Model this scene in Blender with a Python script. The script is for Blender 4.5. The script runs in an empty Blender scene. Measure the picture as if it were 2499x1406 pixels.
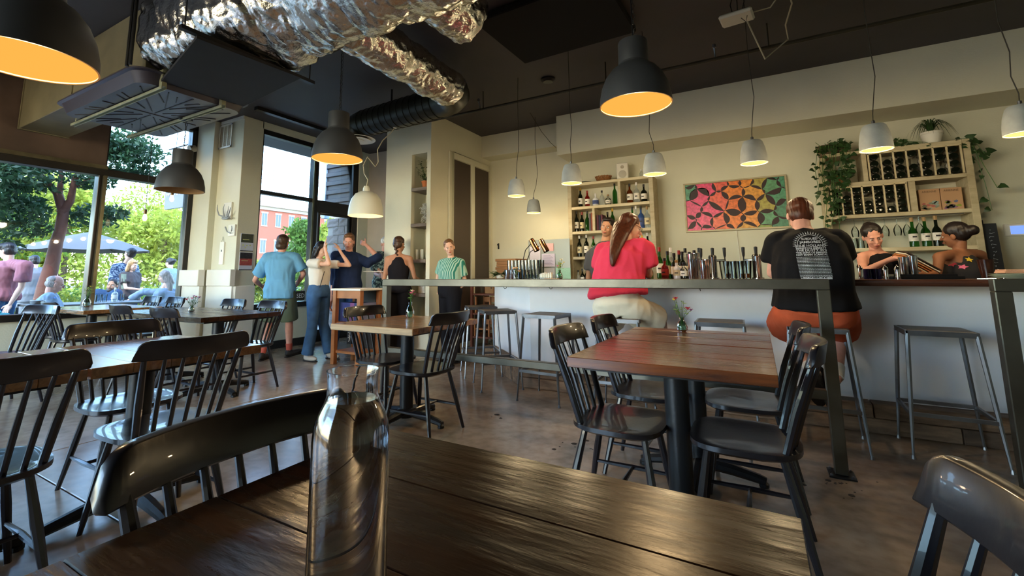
import bpy, bmesh, math, random
import numpy as np
from mathutils import Vector as V, Matrix
from mathutils.bvhtree import BVHTree
PI = math.pi
S = bpy.context.scene
C = S.collection
random.seed(7)
# ---------------------------------------------------------------- camera
cam = bpy.data.cameras.new('camera'); co = bpy.data.objects.new('camera', cam); C.objects.link(co)
cam.sensor_width = 36.0; cam.lens = 1110.486 / 2499 * 36
cam.shift_x = (1249.5 - 1199.37) / 2499; cam.shift_y = (520.574 - 703) / 2499
cam.clip_start = 0.05; cam.clip_end = 500
def cam_matrix(yaw, pitch, roll, loc):
    cy, sy, cp, sp, cr, sr = math.cos(yaw), math.sin(yaw), math.cos(pitch), math.sin(pitch), math.cos(roll), math.sin(roll)
    f = V((-sy * cp, cy * cp, sp)); rt = V((cy, sy, 0)); up = rt.cross(f)
    r2 = rt * cr + up * sr; u2 = up * cr - rt * sr
    return Matrix(((r2.x, u2.x, -f.x, loc[0]), (r2.y, u2.y, -f.y, loc[1]), (r2.z, u2.z, -f.z, loc[2]), (0, 0, 0, 1)))
co.matrix_world = cam_matrix(math.radians(30.1018), math.radians(7.71305), math.radians(-0.3219), (0, 0, 1.12))
S.camera = co
# ---------------------------------------------------------------- sky, sun, exposure
w = bpy.data.worlds.new('sky'); S.world = w; w.use_nodes = True
nt = w.node_tree; nt.nodes.clear()
sky = nt.nodes.new('ShaderNodeTexSky'); sky.sky_type = 'NISHITA'; sky.sun_disc = False
sky.sun_elevation = math.radians(46); sky.sun_rotation = math.radians(150); sky.air_density = 1.3; sky.dust_density = .6; sky.ozone_density = 3.5
bg = nt.nodes.new('ShaderNodeBackground'); bg.inputs['Strength'].default_value = 1.2
wo = nt.nodes.new('ShaderNodeOutputWorld')
nt.links.new(sky.outputs[0], bg.inputs[0]); nt.links.new(bg.outputs[0], wo.inputs[0])
sl = bpy.data.lights.new('sun', 'SUN'); sl.energy = 1.7; sl.angle = math.radians(0.6); sl.color = (1, .93, .82)
so = bpy.data.objects.new('sun', sl); C.objects.link(so)
so.rotation_euler = V((.42, -.62, .78)).to_track_quat('Z', 'Y').to_euler(); so.location = (4, -6, 12)
S.view_settings.view_transform = 'Standard'; S.view_settings.look = 'None'; S.view_settings.gamma = 1
S.view_settings.exposure = 1.32
S.cycles.use_denoising = True
S.cycles.max_bounces = 10; S.cycles.transparent_max_bounces = 16; S.cycles.sample_clamp_indirect = 6
# ---------------------------------------------------------------- helpers
def lin(h):
    h = h.lstrip('#'); c = [int(h[i:i + 2], 16) / 255 for i in (0, 2, 4)]
    return tuple(x / 12.92 if x <= .04045 else ((x + .055) / 1.055) ** 2.4 for x in c) + (1,)
MATS = {}
def mat(name, col='#808080', rough=.5, metal=0, var=.0, vs=4, bump=0, bs=30, trans=0, ior=1.45, emis=None, es=0, spec=.5, stretch=(1, 1, 1), col2=None, coat=0, alpha=1, rvar=0):
    if name in MATS: return MATS[name]
    m = bpy.data.materials.new(name); m.use_nodes = True; t = m.node_tree; N = t.nodes; L = t.links
    b = N['Principled BSDF']; I = b.inputs
    I['Base Color'].default_value = lin(col); I['Roughness'].default_value = rough; I['Metallic'].default_value = metal
    I['Transmission Weight'].default_value = trans; I['IOR'].default_value = ior; I['Specular IOR Level'].default_value = spec
    I['Coat Weight'].default_value = coat; I['Alpha'].default_value = alpha
    if emis: I['Emission Color'].default_value = lin(emis); I['Emission Strength'].default_value = es
    if var or bump or col2 or rvar:
        tc = N.new('ShaderNodeTexCoord'); mp = N.new('ShaderNodeMapping'); mp.inputs['Scale'].default_value = stretch
        L.new(tc.outputs['Object'], mp.inputs[0])
    if var or col2:
        n = N.new('ShaderNodeTexNoise'); n.inputs['Scale'].default_value = vs; n.inputs['Detail'].default_value = 6
        L.new(mp.outputs[0], n.inputs['Vector']); r = N.new('ShaderNodeValToRGB'); L.new(n.outputs['Fac'], r.inputs[0])
        c = lin(col); d = lin(col2) if col2 else tuple(x * (1 - var) for x in c[:3]) + (1,)
        e = c if col2 else tuple(min(1, x * (1 + var)) for x in c[:3]) + (1,)
        r.color_ramp.elements[0].position = .35; r.color_ramp.elements[1].position = .65
        r.color_ramp.elements[0].color = d; r.color_ramp.elements[1].color = e
        L.new(r.outputs[0], I['Base Color'])
        if rvar:
            mr = N.new('ShaderNodeMapRange'); L.new(n.outputs['Fac'], mr.inputs[0]); mr.inputs['To Min'].default_value = rough - rvar; mr.inputs['To Max'].default_value = rough + rvar
            L.new(mr.outputs[0], I['Roughness'])
    if bump:
        n2 = N.new('ShaderNodeTexNoise'); n2.inputs['Scale'].default_value = bs; n2.inputs['Detail'].default_value = 5
        L.new(mp.outputs[0], n2.inputs['Vector']); bm = N.new('ShaderNodeBump'); bm.inputs['Strength'].default_value = bump
        bm.inputs['Distance'].default_value = .01
        L.new(n2.outputs['Fac'], bm.inputs['Height']); L.new(bm.outputs[0], I['Normal'])
    MATS[name] = m; return m
class B:
    """collects shapes; build() links them as ONE mesh object"""
    def __init__(s): s.v = []; s.f = []
    def add(s, vs, fs, M=None):
        o = len(s.v)
        s.v += [tuple(M @ V(p)) for p in vs] if M else [tuple(p) for p in vs]
        s.f += [tuple(i + o for i in f) for f in fs]; return s
    def box(s, x0, x1, y0, y1, z0, z1, M=None):
        return s.add([(x0, y0, z0), (x1, y0, z0), (x1, y1, z0), (x0, y1, z0), (x0, y0, z1), (x1, y0, z1), (x1, y1, z1), (x0, y1, z1)],
                     [(0, 3, 2, 1), (4, 5, 6, 7), (0, 1, 5, 4), (1, 2, 6, 5), (2, 3, 7, 6), (3, 0, 4, 7)], M)
    def cbox(s, c, d, rz=0, M=None):
        R = Matrix.Translation(V(c)) @ Matrix.Rotation(rz, 4, 'Z')
        if M: R = M @ R
        return s.box(-d[0] / 2, d[0] / 2, -d[1] / 2, d[1] / 2, -d[2] / 2, d[2] / 2, R)
    def tube(s, pts, r, n=8, cap=True, M=None, flat=None):
        pts = [V(p) for p in pts]; k = len(pts); rr = r if isinstance(r, (list, tuple)) else [r] * k
        vs = []; fs = []; up = None
        for i, p in enumerate(pts):
            d = (pts[min(i + 1, k - 1)] - pts[max(i - 1, 0)]).normalized()
            if up is None: up = V((0, 0, 1)) if abs(d.z) < .9 else V((0, 1, 0))
            a = d.cross(up); a = a.normalized() if a.length > 1e-6 else V((1, 0, 0)); b = a.cross(d).normalized(); up = b
            for j in range(n):
                t = 2 * PI * (j + .5) / n; vs.append(p + (a * math.cos(t) * (flat or 1) + b * math.sin(t)) * rr[i])
        for i in range(k - 1):
            for j in range(n):
                fs.append((i * n + j, i * n + (j + 1) % n, (i + 1) * n + (j + 1) % n, (i + 1) * n + j))
        if cap: fs += [tuple(range(n - 1, -1, -1)), tuple(range((k - 1) * n, k * n))]
        return s.add(vs, fs, M)
    def bar(s, p0, p1, w, h=None, M=None):
        p0, p1 = V(p0), V(p1); h = h or w; d = (p1 - p0).normalized(); up = V((0, 0, 1)) if abs(d.z) < .95 else V((0, 1, 0))
        a = d.cross(up).normalized() * w / 2; b = a.cross(d).normalized() * h / 2
        vs = [p + q for p in (p0, p1) for q in (-a - b, a - b, a + b, -a + b)]
        return s.add(vs, [(0, 1, 2, 3), (7, 6, 5, 4), (0, 4, 5, 1), (1, 5, 6, 2), (2, 6, 7, 3), (3, 7, 4, 0)], M)
    def lathe(s, prof, n=16, c=(0, 0, 0), M=None, closed=True):
        vs = []; fs = []; k = len(prof)
        for r, z in prof:
            for j in range(n): t = 2 * PI * j / n; vs.append((c[0] + r * math.cos(t), c[1] + r * math.sin(t), c[2] + z))
        for i in range(k - 1):
            for j in range(n): fs.append((i * n + j, i * n + (j + 1) % n, (i + 1) * n + (j + 1) % n, (i + 1) * n + j))
        if closed:
            if prof[0][0] > 1e-5: fs.append(tuple(range(n - 1, -1, -1)))
            if prof[-1][0] > 1e-5: fs.append(tuple(range((k - 1) * n, k * n)))
        return s.add(vs, fs, M)
    def prism(s, poly, z0, z1, M=None):
        n = len(poly)
        return s.add([(x, y, z0) for x, y in poly] + [(x, y, z1) for x, y in poly],
                     [tuple(range(n - 1, -1, -1)), tuple(range(n, 2 * n))] + [(i, (i + 1) % n, n + (i + 1) % n, n + i) for i in range(n)], M)
    def ball(s, c, r, n=10, m=6, M=None):
        r = r if isinstance(r, (list, tuple)) else (r, r, r); vs = [(c[0], c[1], c[2] - r[2])]; fs = []
        for i in range(1, m):
            a = PI * i / m
            for j in range(n): t = 2 * PI * j / n; vs.append((c[0] + r[0] * math.sin(a) * math.cos(t), c[1] + r[1] * math.sin(a) * math.sin(t), c[2] - r[2] * math.cos(a)))
        vs.append((c[0], c[1], c[2] + r[2])); e = len(vs) - 1
        for j in range(n): fs.append((0, 1 + (j + 1) % n, 1 + j))
        for i in range(m - 2):
            for j in range(n): a = 1 + i * n; fs.append((a + j, a + (j + 1) % n, a + n + (j + 1) % n, a + n + j))
        a = 1 + (m - 2) * n
        for j in range(n): fs.append((a + j, a + (j + 1) % n, e))
        return s.add(vs, fs, M)
    def build(s, name, m, parent=None, smooth=None, bevel=0, kind=None):
        me = bpy.data.meshes.new(name); me.from_pydata([tuple(p) for p in s.v], [], s.f); me.validate()
        b = bmesh.new(); b.from_mesh(me)
        bmesh.ops.remove_doubles(b, verts=b.verts, dist=1e-5)
        if bevel:
            es = [e for e in b.edges if len(e.link_faces) == 2 and e.calc_face_angle(0) > .6]
            bmesh.ops.bevel(b, geom=es, offset=bevel, segments=1, affect='EDGES')
        bmesh.ops.recalc_face_normals(b, faces=b.faces); b.to_mesh(me); b.free()
        if smooth is not False:
            me.shade_smooth(); me.set_sharp_from_angle(angle=math.radians(smooth or 35))
        me.materials.append(m); o = bpy.data.objects.new(name, me); C.objects.link(o)
        if parent: o.parent = parent
        if kind: o['kind'] = kind
        return o
def thing(name, label, cat, loc=(0, 0, 0), rz=0, group=None):
    o = bpy.data.objects.new(name, None); C.objects.link(o); o.empty_display_size = .05
    o.location = loc; o.rotation_euler = (0, 0, rz); o['label'] = label; o['category'] = cat
    if group: o['group'] = group
    return o
def tag(o, label, cat, group=None, loc=None, rz=None):
    o['label'] = label; o['category'] = cat
    if group: o['group'] = group
    if loc: o.location = loc
    if rz is not None: o.rotation_euler = (0, 0, rz)
    return o
TMP = bpy.data.scenes.new('scratch')
def eval_mesh(o):
    TMP.collection.objects.link(o)
    with bpy.context.temp_override(scene=TMP, view_layer=TMP.view_layers[0]):
        dg = bpy.context.evaluated_depsgraph_get(); r = bpy.data.meshes.new_from_object(o.evaluated_get(dg))
    TMP.collection.objects.unlink(o); return r
KIDS = {}
def kids(o):
    return [c for c in bpy.data.objects if c.parent == o]
def dup(root, label, loc, rz=0, group=None):
    if root not in KIDS: KIDS[root] = [(c, kids(c)) for c in kids(root)]
    r = root.copy(); C.objects.link(r); r.location = loc; r.rotation_euler = (0, 0, rz); r['label'] = label
    if group: r['group'] = group
    for c, gs in KIDS[root]:
        d = c.copy(); C.objects.link(d); d.parent = r
        for g in gs: e = g.copy(); C.objects.link(e); e.parent = d
    return r
def Rot(axis, a, c=(0, 0, 0)): return Matrix.Translation(V(c)) @ Matrix.Rotation(a, 4, axis)
def text_mesh(txt, size, bold=0):
    cu = bpy.data.curves.new('lettering', 'FONT'); cu.body = txt; cu.size = size; cu.align_x = 'CENTER'; cu.offset = bold; cu.resolution_u = 2
    o = bpy.data.objects.new('lettering', cu)
    me = eval_mesh(o); bpy.data.objects.remove(o); bpy.data.curves.remove(cu)
    return [tuple(v.co) for v in me.vertices], [tuple(p.vertices) for p in me.polygons]
def text_obj(name, txt, size, m, M, parent=None, width=None, bold=0, th=.0015):
    """raised flat lettering; M maps the text plane (x right, y up, z towards the reader)"""
    vs, fs = text_mesh(txt, size, bold)
    if width and vs:
        w0 = max(v[0] for v in vs) - min(v[0] for v in vs); k = width / w0; vs = [(x * k, y, z) for x, y, z in vs]
    b = B(); b.add([(x, y, th) for x, y, z in vs], fs, M)
    return b.build(name, m, parent, smooth=False)
# ================================================================ the room
CZ = 3.55
WALL = mat('wall_paint', '#cfceba', .75, var=.03, vs=2, bump=.15, bs=60)
WHITE = mat('white_trim_paint', '#dedcd2', .5, var=.03, vs=3)
CEIL = mat('charcoal_ceiling_paint', '#423e40', .6, var=.12, vs=1.2, bump=.1, bs=8)
BROWNP = mat('brown_panel', '#5c4c44', .45, var=.25, vs=2, bump=.1, bs=12)
FRAME = mat('black_window_frame', '#1b1918', .35, var=.2)
ALU = mat('anodised_frame_edge', '#6f6a55', .3, .8, var=.2, vs=6)
def glassmat(name, tint='#ffffff', k=.08):
    m = bpy.data.materials.new(name); m.use_nodes = True; t = m.node_tree; t.nodes.clear()
    o = t.nodes.new('ShaderNodeOutputMaterial'); a = t.nodes.new('ShaderNodeBsdfTransparent'); a.inputs[0].default_value = lin(tint)
    g = t.nodes.new('ShaderNodeBsdfGlossy'); g.inputs['Roughness'].default_value = .02
    f = t.nodes.new('ShaderNodeFresnel'); f.inputs[0].default_value = 1.45; mx = t.nodes.new('ShaderNodeMixShader')
    t.links.new(f.outputs[0], mx.inputs[0]); t.links.new(a.outputs[0], mx.inputs[1]); t.links.new(g.outputs[0], mx.inputs[2]); t.links.new(mx.outputs[0], o.inputs[0])
    MATS[name] = m; return m
PANE = glassmat('window_glass', '#e6eef2')
CLEAR = glassmat('clear_thin_glass', '#f3f8f8')
def concrete_floor():
    m = mat('polished_concrete', '#aea08f', .22, var=.14, vs=1.1, bump=.12, bs=7, col2='#7a6652', rvar=.07)  # browner second tone puts the warm lamplight into the floor colour
    t = m.node_tree; N = t.nodes; L = t.links; b = N['Principled BSDF']
    n = N.new('ShaderNodeTexNoise'); n.inputs['Scale'].default_value = 14; n.inputs['Detail'].default_value = 8
    tc = [x for x in N if x.type == 'TEX_COORD'][0]; L.new(tc.outputs['Object'], n.inputs['Vector'])
    src = b.inputs['Base Color'].links[0].from_socket
    mx = N.new('ShaderNodeMix'); mx.data_type = 'RGBA'; mx.blend_type = 'MULTIPLY'; mx.inputs[0].default_value = .5
    r = N.new('ShaderNodeValToRGB'); r.color_ramp.elements[0].position = .3; r.color_ramp.elements[1].position = .6; r.color_ramp.elements[0].color = (.5, .46, .42, 1)
    L.new(n.outputs['Fac'], r.inputs[0]); L.new(src, mx.inputs[6]); L.new(r.outputs[0], mx.inputs[7]); L.new(mx.outputs[2], b.inputs['Base Color'])
    return m
FLOOR = concrete_floor()
def struct(name, b, m, parent=None, **k):
    o = b.build(name, m, parent, **k)
    if not parent: o['kind'] = 'structure'
    return o
# floor: a bed with four saw-cut slabs on it
fl = struct('floor', B().box(-7.85, 6, -5, 7.2, -.2, -.03), FLOOR)
for x0, x1 in ((-7.85, -4.055), (-4.047, 6)):
    for y0, y1 in ((-5, 1.096), (1.104, 7.2)):
        B().box(x0, x1, y0, y1, -.03, 0).build('slab', FLOOR, fl, bevel=.003)
struct('ceiling', B().box(-7.85, 6.1, -5, 7.2, CZ, CZ + .2), CEIL)
struct('wall_back', B().box(-6.0, 6.1, 7.0, 7.2, 0, CZ), WALL)
struct('wall_right', B().box(6, 6.15, -5, 7.0, 0, CZ), WALL)
struct('wall_entry', B().box(-6.75, -5.95, 6.5, 6.6, 0, CZ).box(-6.05, -5.95, 6.6, 7.2, 0, CZ), mat('entry_wall', '#aea498', .7, var=.04))
struct('wall_front_unseen', B().box(-2.6, 6.15, -5.15, -5, 0, CZ).box(-7.85, -2.6, -5.15, -5, 0, .4).box(-7.85, -2.6, -5.15, -5, 3.3, CZ), WALL)  # unseen wall added to cut light from behind; its left opening steers daylight in
# pilaster between the windows
struct('wall_pilaster', B().box(-7.85, -7.22, 3.8, 4.22, 0, CZ).box(-7.22, -6.6, 3.9, 4.22, 0, CZ), WALL, bevel=.004)
struct('trim_1', B().box(-7.72, -7.2, 3.74, 3.8, 0, .98).box(-7.2, -6.54, 3.84, 3.9, 0, .98).box(-7.72, -7.18, 3.7, 3.8, .98, 1.22).box(-7.18, -6.56, 3.82, 3.9, .98, 1.22).box(-6.6, -6.54, 3.9, 4.2, 0, .98), WHITE, bevel=.006)
struct('baseboard_left', B().box(-7.7, -7.66, -5, 3.74, 0, .12).box(-6.6, -6.57, 4.2, 5.28, 0, .12), FRAME)
# left window wall
struct('wall_left', B().box(-7.85, -7.7, -5, 3.8, 0, .6), WALL)
struct('wall_left_upper', B().box(-7.82, -7.68, -5, 2.64, 2.62, CZ), BROWNP)
w1 = struct('window_1', B().box(-7.84, -7.66, -5, 3.8, .6, .68), FRAME)
fm = B()
for y in (3.72, 2.58, 1.1, -.4, -1.9, -3.4): fm.box(-7.83, -7.69, y, y + .08, .68, 3.5 if y > 2 else 2.6)
fm.box(-7.83, -7.67, -5, 3.8, 2.5, 2.6).box(-7.83, -7.69, 2.6, 3.8, 3.45, 3.55)
fm.build('window_frame', FRAME, w1, bevel=.006)
B().box(-7.7, -7.64, 2.62, 2.66, .68, 2.5).box(-7.68, -7.60, -5, 2.64, 2.58, 2.63).build('frame_edge', ALU, w1)
ys = [3.72, 2.62, 1.14, -.36, -1.86, -3.36, -5]
for i in range(len(ys) - 1): B().box(-7.77, -7.762, ys[i + 1] + .04, ys[i], .68, 2.5).build('pane', PANE, w1)
B().box(-7.77, -7.762, 2.66, 3.72, 2.6, 3.45).build('pane', PANE, w1)
# entry window and door
struct('wall_entry_lower', B().box(-6.72, -6.6, 4.2, 5.28, 0, .62), WALL)
w2 = struct('window_2', B().box(-6.74, -6.56, 4.2, 5.3, .62, .7), FRAME)
B().box(-6.72, -6.62, 4.2, 4.25, .7, 3.42).box(-6.72, -6.62, 5.2, 5.32, .7, 3.42).box(-6.72, -6.62, 4.2, 6.2, 3.36, 3.44).box(-6.72, -6.62, 4.25, 5.2, 2.4, 2.46).build('window_frame', FRAME, w2, bevel=.005)
B().box(-6.62, -6.6, 5.2, 5.23, .7, 3.36).build('frame_edge', ALU, w2)
B().box(-6.68, -6.672, 4.25, 5.2, .7, 2.4).build('pane', PANE, w2); B().box(-6.68, -6.672, 4.25, 5.2, 2.46, 3.36).build('pane', PANE, w2)
B().box(-6.68, -6.672, 5.32, 6.12, 2.45, 3.36).build('pane', PANE, w2)
struct('trim_2', B().box(-6.75, -6.6, 4.2, 6.5, 3.44, CZ).box(-6.75, -6.6, 6.25, 6.5, 0, 3.44), WALL)
d1 = struct('door_1', B().box(-6.72, -6.62, 5.32, 6.25, 2.24, 2.45).box(-6.72, -6.62, 6.12, 6.25, 0, 3.4).box(-6.72, -6.62, 5.3, 5.36, 0, .7), FRAME, bevel=.005)
B().box(-6.70, -6.64, 5.36, 5.40, 0, 2.24).box(-6.70, -6.64, 6.08, 6.12, 0, 2.24).box(-6.70, -6.64, 5.40, 6.08, 0, .2).box(-6.70, -6.64, 5.40, 6.08, 2.2, 2.24).build('door_leaf', FRAME, d1, bevel=.004)
B().box(-6.674, -6.666, 5.40, 6.08, .2, 2.2).build('door_pane', PANE, d1)
B().tube([(-6.58, 5.5, .95), (-6.58, 5.5, 1.25)], .012).bar((-6.58, 5.5, .97), (-6.65, 5.5, .97), .015).bar((-6.58, 5.5, 1.23), (-6.65, 5.5, 1.23), .015).build('door_handle', ALU, d1)
# the stone column with its niche, and the tall screened cupboard on its side
X0, X1, YF = -4.95, -4.07, 5.24
struct('wall_column', B().box(X0, -4.43, YF, 7, 0, CZ).box(-4.14, X1, YF, 7, 0, CZ).box(-4.43, -4.14, 5.58, 7, 0, CZ).box(-4.43, -4.14, YF, 5.58, 2.94, CZ).box(-4.43, -4.14, YF, 5.58, 0, .5), WALL)
cu = struct('trim_3', B().box(X1, X1 + .03, 5.68, 5.80, 0, 3.06).box(X1, X1 + .03, 6.92, 7.0, 0, 3.06).box(X1, X1 + .03, 6.31, 6.42, 0, 2.96).box(X1, X1 + .03, 5.8, 6.92, 2.96, 3.06), WALL, bevel=.004)
def perforated():
    m = bpy.data.materials.new('perforated_screen'); m.use_nodes = True; t = m.node_tree; N = t.nodes; L = t.links; b = N['Principled BSDF']
    b.inputs['Roughness'].default_value = .35; b.inputs['Metallic'].default_value = .4
    tc = N.new('ShaderNodeTexCoord'); v = N.new('ShaderNodeTexVoronoi'); v.inputs['Scale'].default_value = 46; v.inputs['Randomness'].default_value = 0
    L.new(tc.outputs['Object'], v.inputs['Vector']); r = N.new('ShaderNodeValToRGB'); r.color_ramp.elements[0].position = .3; r.color_ramp.elements[1].position = .38
    r.color_ramp.elements[0].color = lin('#0c0908'); r.color_ramp.elements[1].color = lin('#4a3d35'); L.new(v.outputs['Distance'], r.inputs[0]); L.new(r.outputs[0], b.inputs['Base Color']); return m
PERF = perforated()
for y0, y1 in ((5.82, 6.3), (6.43, 6.9)): B().box(X1, X1 + .012, y0, y1, .08, 2.95).build('panel', PERF, cu)
SHELFW = mat('niche_shelf_wood', '#6d6257', .6, var=.25, vs=5, stretch=(1, 6, 6))
for z in (2.42, 1.88, 1.35, .86):
    tag(B().box(-4.43, -4.14, YF - .01, 5.57, z - .05, z).build('niche_shelf', SHELFW, bevel=.004), {2.42: 'highest grey wooden shelf in the column niche, carrying a potted plant', 1.88: 'grey wooden niche shelf under the white woven bundle', 1.35: 'grey wooden niche shelf behind the dark-haired woman, carrying glasses', .86: 'lowest niche shelf, below the rail height'}[z], 'shelf', 'shelves in the column niche')
# soffits over the bar
struct('trim_4', B().box(X1, -2.53, 6.68, 7.0, 3.17, CZ), WALL)
struct('trim_5', B().box(-2.53, 6, 6.38, 7.0, 2.93, CZ), WALL)
struct('trim_6', B().box(-6.13, -6.05, 3.75, 5.1, CZ - .05, CZ), FRAME)
struct('trim_7', B().box(-7.2, -6.6, 3.88, 3.9, 3.5, 3.55), WHITE)
# air grille high on the pilaster
g = thing('air_grille', 'white framed air grille with three upright panels high on the pilaster', 'vent', (-7.04, 3.88, 3.29))
B().box(-.17, .17, -.012, 0, -.19, -.165).box(-.17, .17, -.012, 0, .165, .19).box(-.17, -.145, -.012, 0, -.19, .19).box(.145, .17, -.012, 0, -.19, .19).box(-.06, -.04, -.01, 0, -.17, .17).box(.04, .06, -.01, 0, -.17, .17).build('frame', WHITE, g)
lv = B()
for i in range(22): z = -.155 + i * .0148; lv.box(-.15, .15, -.006, .0, z, z + .007)
lv.build('louvre', mat('grille_louvre', '#b9ae98', .6), g)
# floor stains of spilled paint or wear
st = mat('dark_floor_spatter', '#26201c', .6)
rr = random.Random(3)
for k, (cx, cy, n, lab) in enumerate(((-1.1, 3.05, 12, 'dark spatter mark on the concrete beside the bar chairs'), (.3, 3.2, 24, 'dark worn spatter around the foot of the steel post'), (-1.9, 3.35, 7, 'small dark spatter marks on the concrete near the bar stools'))):
    b = B()
    for i in range(n):
        a = rr.random() * 6.28; d = abs(rr.gauss(0, .11)); r = rr.uniform(.003, .008) * (2.6 if i < 3 else 1); x = cx + d * math.cos(a) * 1.5; y = cy + d * math.sin(a)
        b.prism([(x + r * math.cos(t) * rr.uniform(.7, 1.3), y + r * math.sin(t)) for t in np.linspace(0, 5.4, 7)], 0, .0012)
    o = b.build('floor_stain', st, smooth=False); tag(o, lab, 'stain'); o['kind'] = 'stuff'
# ================================================================ chairs, tables, stools, rails
BLACKP = mat('black_chair_paint', '#17151a', .3, var=.25, vs=8, bump=.05, bs=40, coat=.3)
TBLACK = mat('black_steel_base', '#1c1d20', .38, .3, var=.15, vs=6, bump=.08, bs=80)
def wood(name, c1, c2, rough=.3, coat=0, spec=.5, sc=1.0, bump=.35, st=(1.2, 14, 14)):
    m = bpy.data.materials.new(name); m.use_nodes = True; t = m.node_tree; N = t.nodes; L = t.links; b = N['Principled BSDF']
    b.inputs['Specular IOR Level'].default_value = spec; b.inputs['Coat Weight'].default_value = coat; b.inputs['Coat Roughness'].default_value = .15
    tc = N.new('ShaderNodeTexCoord'); oi = N.new('ShaderNodeObjectInfo'); ad = N.new('ShaderNodeVectorMath'); ad.operation = 'MULTIPLY_ADD'
    cb = N.new('ShaderNodeCombineXYZ'); L.new(oi.outputs['Random'], cb.inputs[0]); L.new(oi.outputs['Random'], cb.inputs[1])
    ad.inputs[1].default_value = (1, 1, 1); L.new(tc.outputs['Object'], ad.inputs[0])
    s2 = N.new('ShaderNodeVectorMath'); s2.operation = 'SCALE'; s2.inputs['Scale'].default_value = 13; L.new(cb.outputs[0], s2.inputs[0]); L.new(s2.outputs[0], ad.inputs[2])
    mp = N.new('ShaderNodeMapping'); mp.inputs['Scale'].default_value = tuple(x * sc for x in st); L.new(ad.outputs[0], mp.inputs[0])
    n = N.new('ShaderNodeTexNoise'); n.inputs['Scale'].default_value = 1.6; n.inputs['Detail'].default_value = 10; n.inputs['Roughness'].default_value = .65; n.inputs['Distortion'].default_value = .6
    L.new(mp.outputs[0], n.inputs['Vector']); r = N.new('ShaderNodeValToRGB'); L.new(n.outputs['Fac'], r.inputs[0])
    r.color_ramp.elements[0].position = .32; r.color_ramp.elements[1].position = .68; r.color_ramp.elements[0].color = lin(c1); r.color_ramp.elements[1].color = lin(c2)
    hs = N.new('ShaderNodeHueSaturation'); mr = N.new('ShaderNodeMapRange'); mr.inputs['To Min'].default_value = .72; mr.inputs['To Max'].default_value = 1.25
    L.new(oi.outputs['Random'], mr.inputs[0]); L.new(mr.outputs[0], hs.inputs['Value']); L.new(r.outputs[0], hs.inputs['Color']); L.new(hs.outputs[0], b.inputs['Base Color'])
    rr_ = N.new('ShaderNodeMapRange'); rr_.inputs['To Min'].default_value = rough + .15; rr_.inputs['To Max'].default_value = max(.05, rough - .12); L.new(n.outputs['Fac'], rr_.inputs[0]); L.new(rr_.outputs[0], b.inputs['Roughness'])
    n2 = N.new('ShaderNodeTexNoise'); n2.inputs['Scale'].default_value = 3; n2.inputs['Detail'].default_value = 9; L.new(mp.outputs[0], n2.inputs['Vector'])
    bm = N.new('ShaderNodeBump'); bm.inputs['Strength'].default_value = bump; bm.inputs['Distance'].default_value = .006; L.new(n2.outputs['Fac'], bm.inputs['Height']); L.new(bm.outputs[0], b.inputs['Normal'])
    MATS[name] = m; return m
W_DARK = wood('walnut_stained_plank', '#0c0704', '#40230e', .25, spec=.22, coat=.0, bump=.42, st=(1.6, 8, 8))
W_RED = wood('red_brown_plank', '#361608', '#8a481e', .24, coat=.3, bump=.25)
W_LIGHT = wood('worn_honey_plank', '#5f3f24', '#9c7248', .22, coat=.4, bump=.2)
W_EDGE = wood('pale_plank_edge', '#9c7c58', '#c9a77c', .5)
def table(label, loc, sx, sy, top, n=5, edge=None, group=None, z=.76, base=True, feet_rot=0, fr=1):
    """sx, sy: size of the top; boards run along x"""
    t = thing('dining_table', label, 'table', (loc[0], loc[1], 0), 0, group)
    w_ = sy / n; r = random.Random(int(loc[0] * 100 + loc[1] * 7))
    for i in range(n):
        y0 = -sy / 2 + i * w_; dz = r.uniform(-.0006, .0006)
        B().box(-sx / 2, sx / 2, y0 + .0004, y0 + w_ - .0004, z - .042, z + dz).build('plank', top, t, bevel=.0018)
    B().box(-sx / 2 + .06, sx / 2 - .06, -sy / 2 + .06, sy / 2 - .06, z - .06, z - .042).build('underframe', TBLACK, t)
    if edge:
        B().box(-sx / 2, sx / 2, -sy / 2 - .012, -sy / 2, z - .045, z - .001).build('edge_strip', edge, t, bevel=.003)
    if base:
        B().lathe([(.11, z - .075), (.11, z - .06), (.052, z - .06), (.052, .1), (.07, .09), (.07, .04)], 20).build('column', TBLACK, t)
        for k in range(4):
            a = feet_rot + k * PI / 2; c, s_ = math.cos(a), math.sin(a)
            B().tube([(c * .05, s_ * .05, .075), (c * .18 * fr, s_ * .18 * fr, .062), (c * .31 * fr, s_ * .31 * fr, .04), (c * .345 * fr, s_ * .345 * fr, .03)], [.034, .03, .024, .022], 8).build('base_foot', TBLACK, t)
            B().lathe([(.018, 0), (.024, .004), (.024, .02), (.012, .03)], 10, (c * .335 * fr, s_ * .335 * fr, 0)).build('glide', TBLACK, t)
    return t
TB = 'square wooden dining tables on black pedestals'
table('dark plank table in the foreground carrying the glass water carafe', (-.385, .275), .83, 1.17, W_DARK, 6, group=TB)
table('red-brown table beside the two pairs of chairs, the nearer half', (-.36, 2.285), .79, .655, W_RED, 5, group=TB, fr=.92)
table('red-brown table under the small flower vase, nearest the bar', (-.36, 2.945), .79, .645, W_RED, 5, group=TB, fr=.92)
table('honey-topped square table with pink flowers in front of the rail', (-2.44, 2.87), .80, .82, W_LIGHT, 5, W_EDGE, group=TB, feet_rot=.0)
table('brown plank table in the left foreground row, the farther of two', (-2.735, 1.18), .85, .72, W_LIGHT, 5, group=TB)
table('brown plank table cut by the left edge of the picture', (-2.735, .45), .85, .72, W_LIGHT, 5, group=TB)
table('dark-edged table in the middle of the left side, nearer the bar', (-4.66, 2.63), .84, .78, W_DARK, 5, group=TB)
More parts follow.
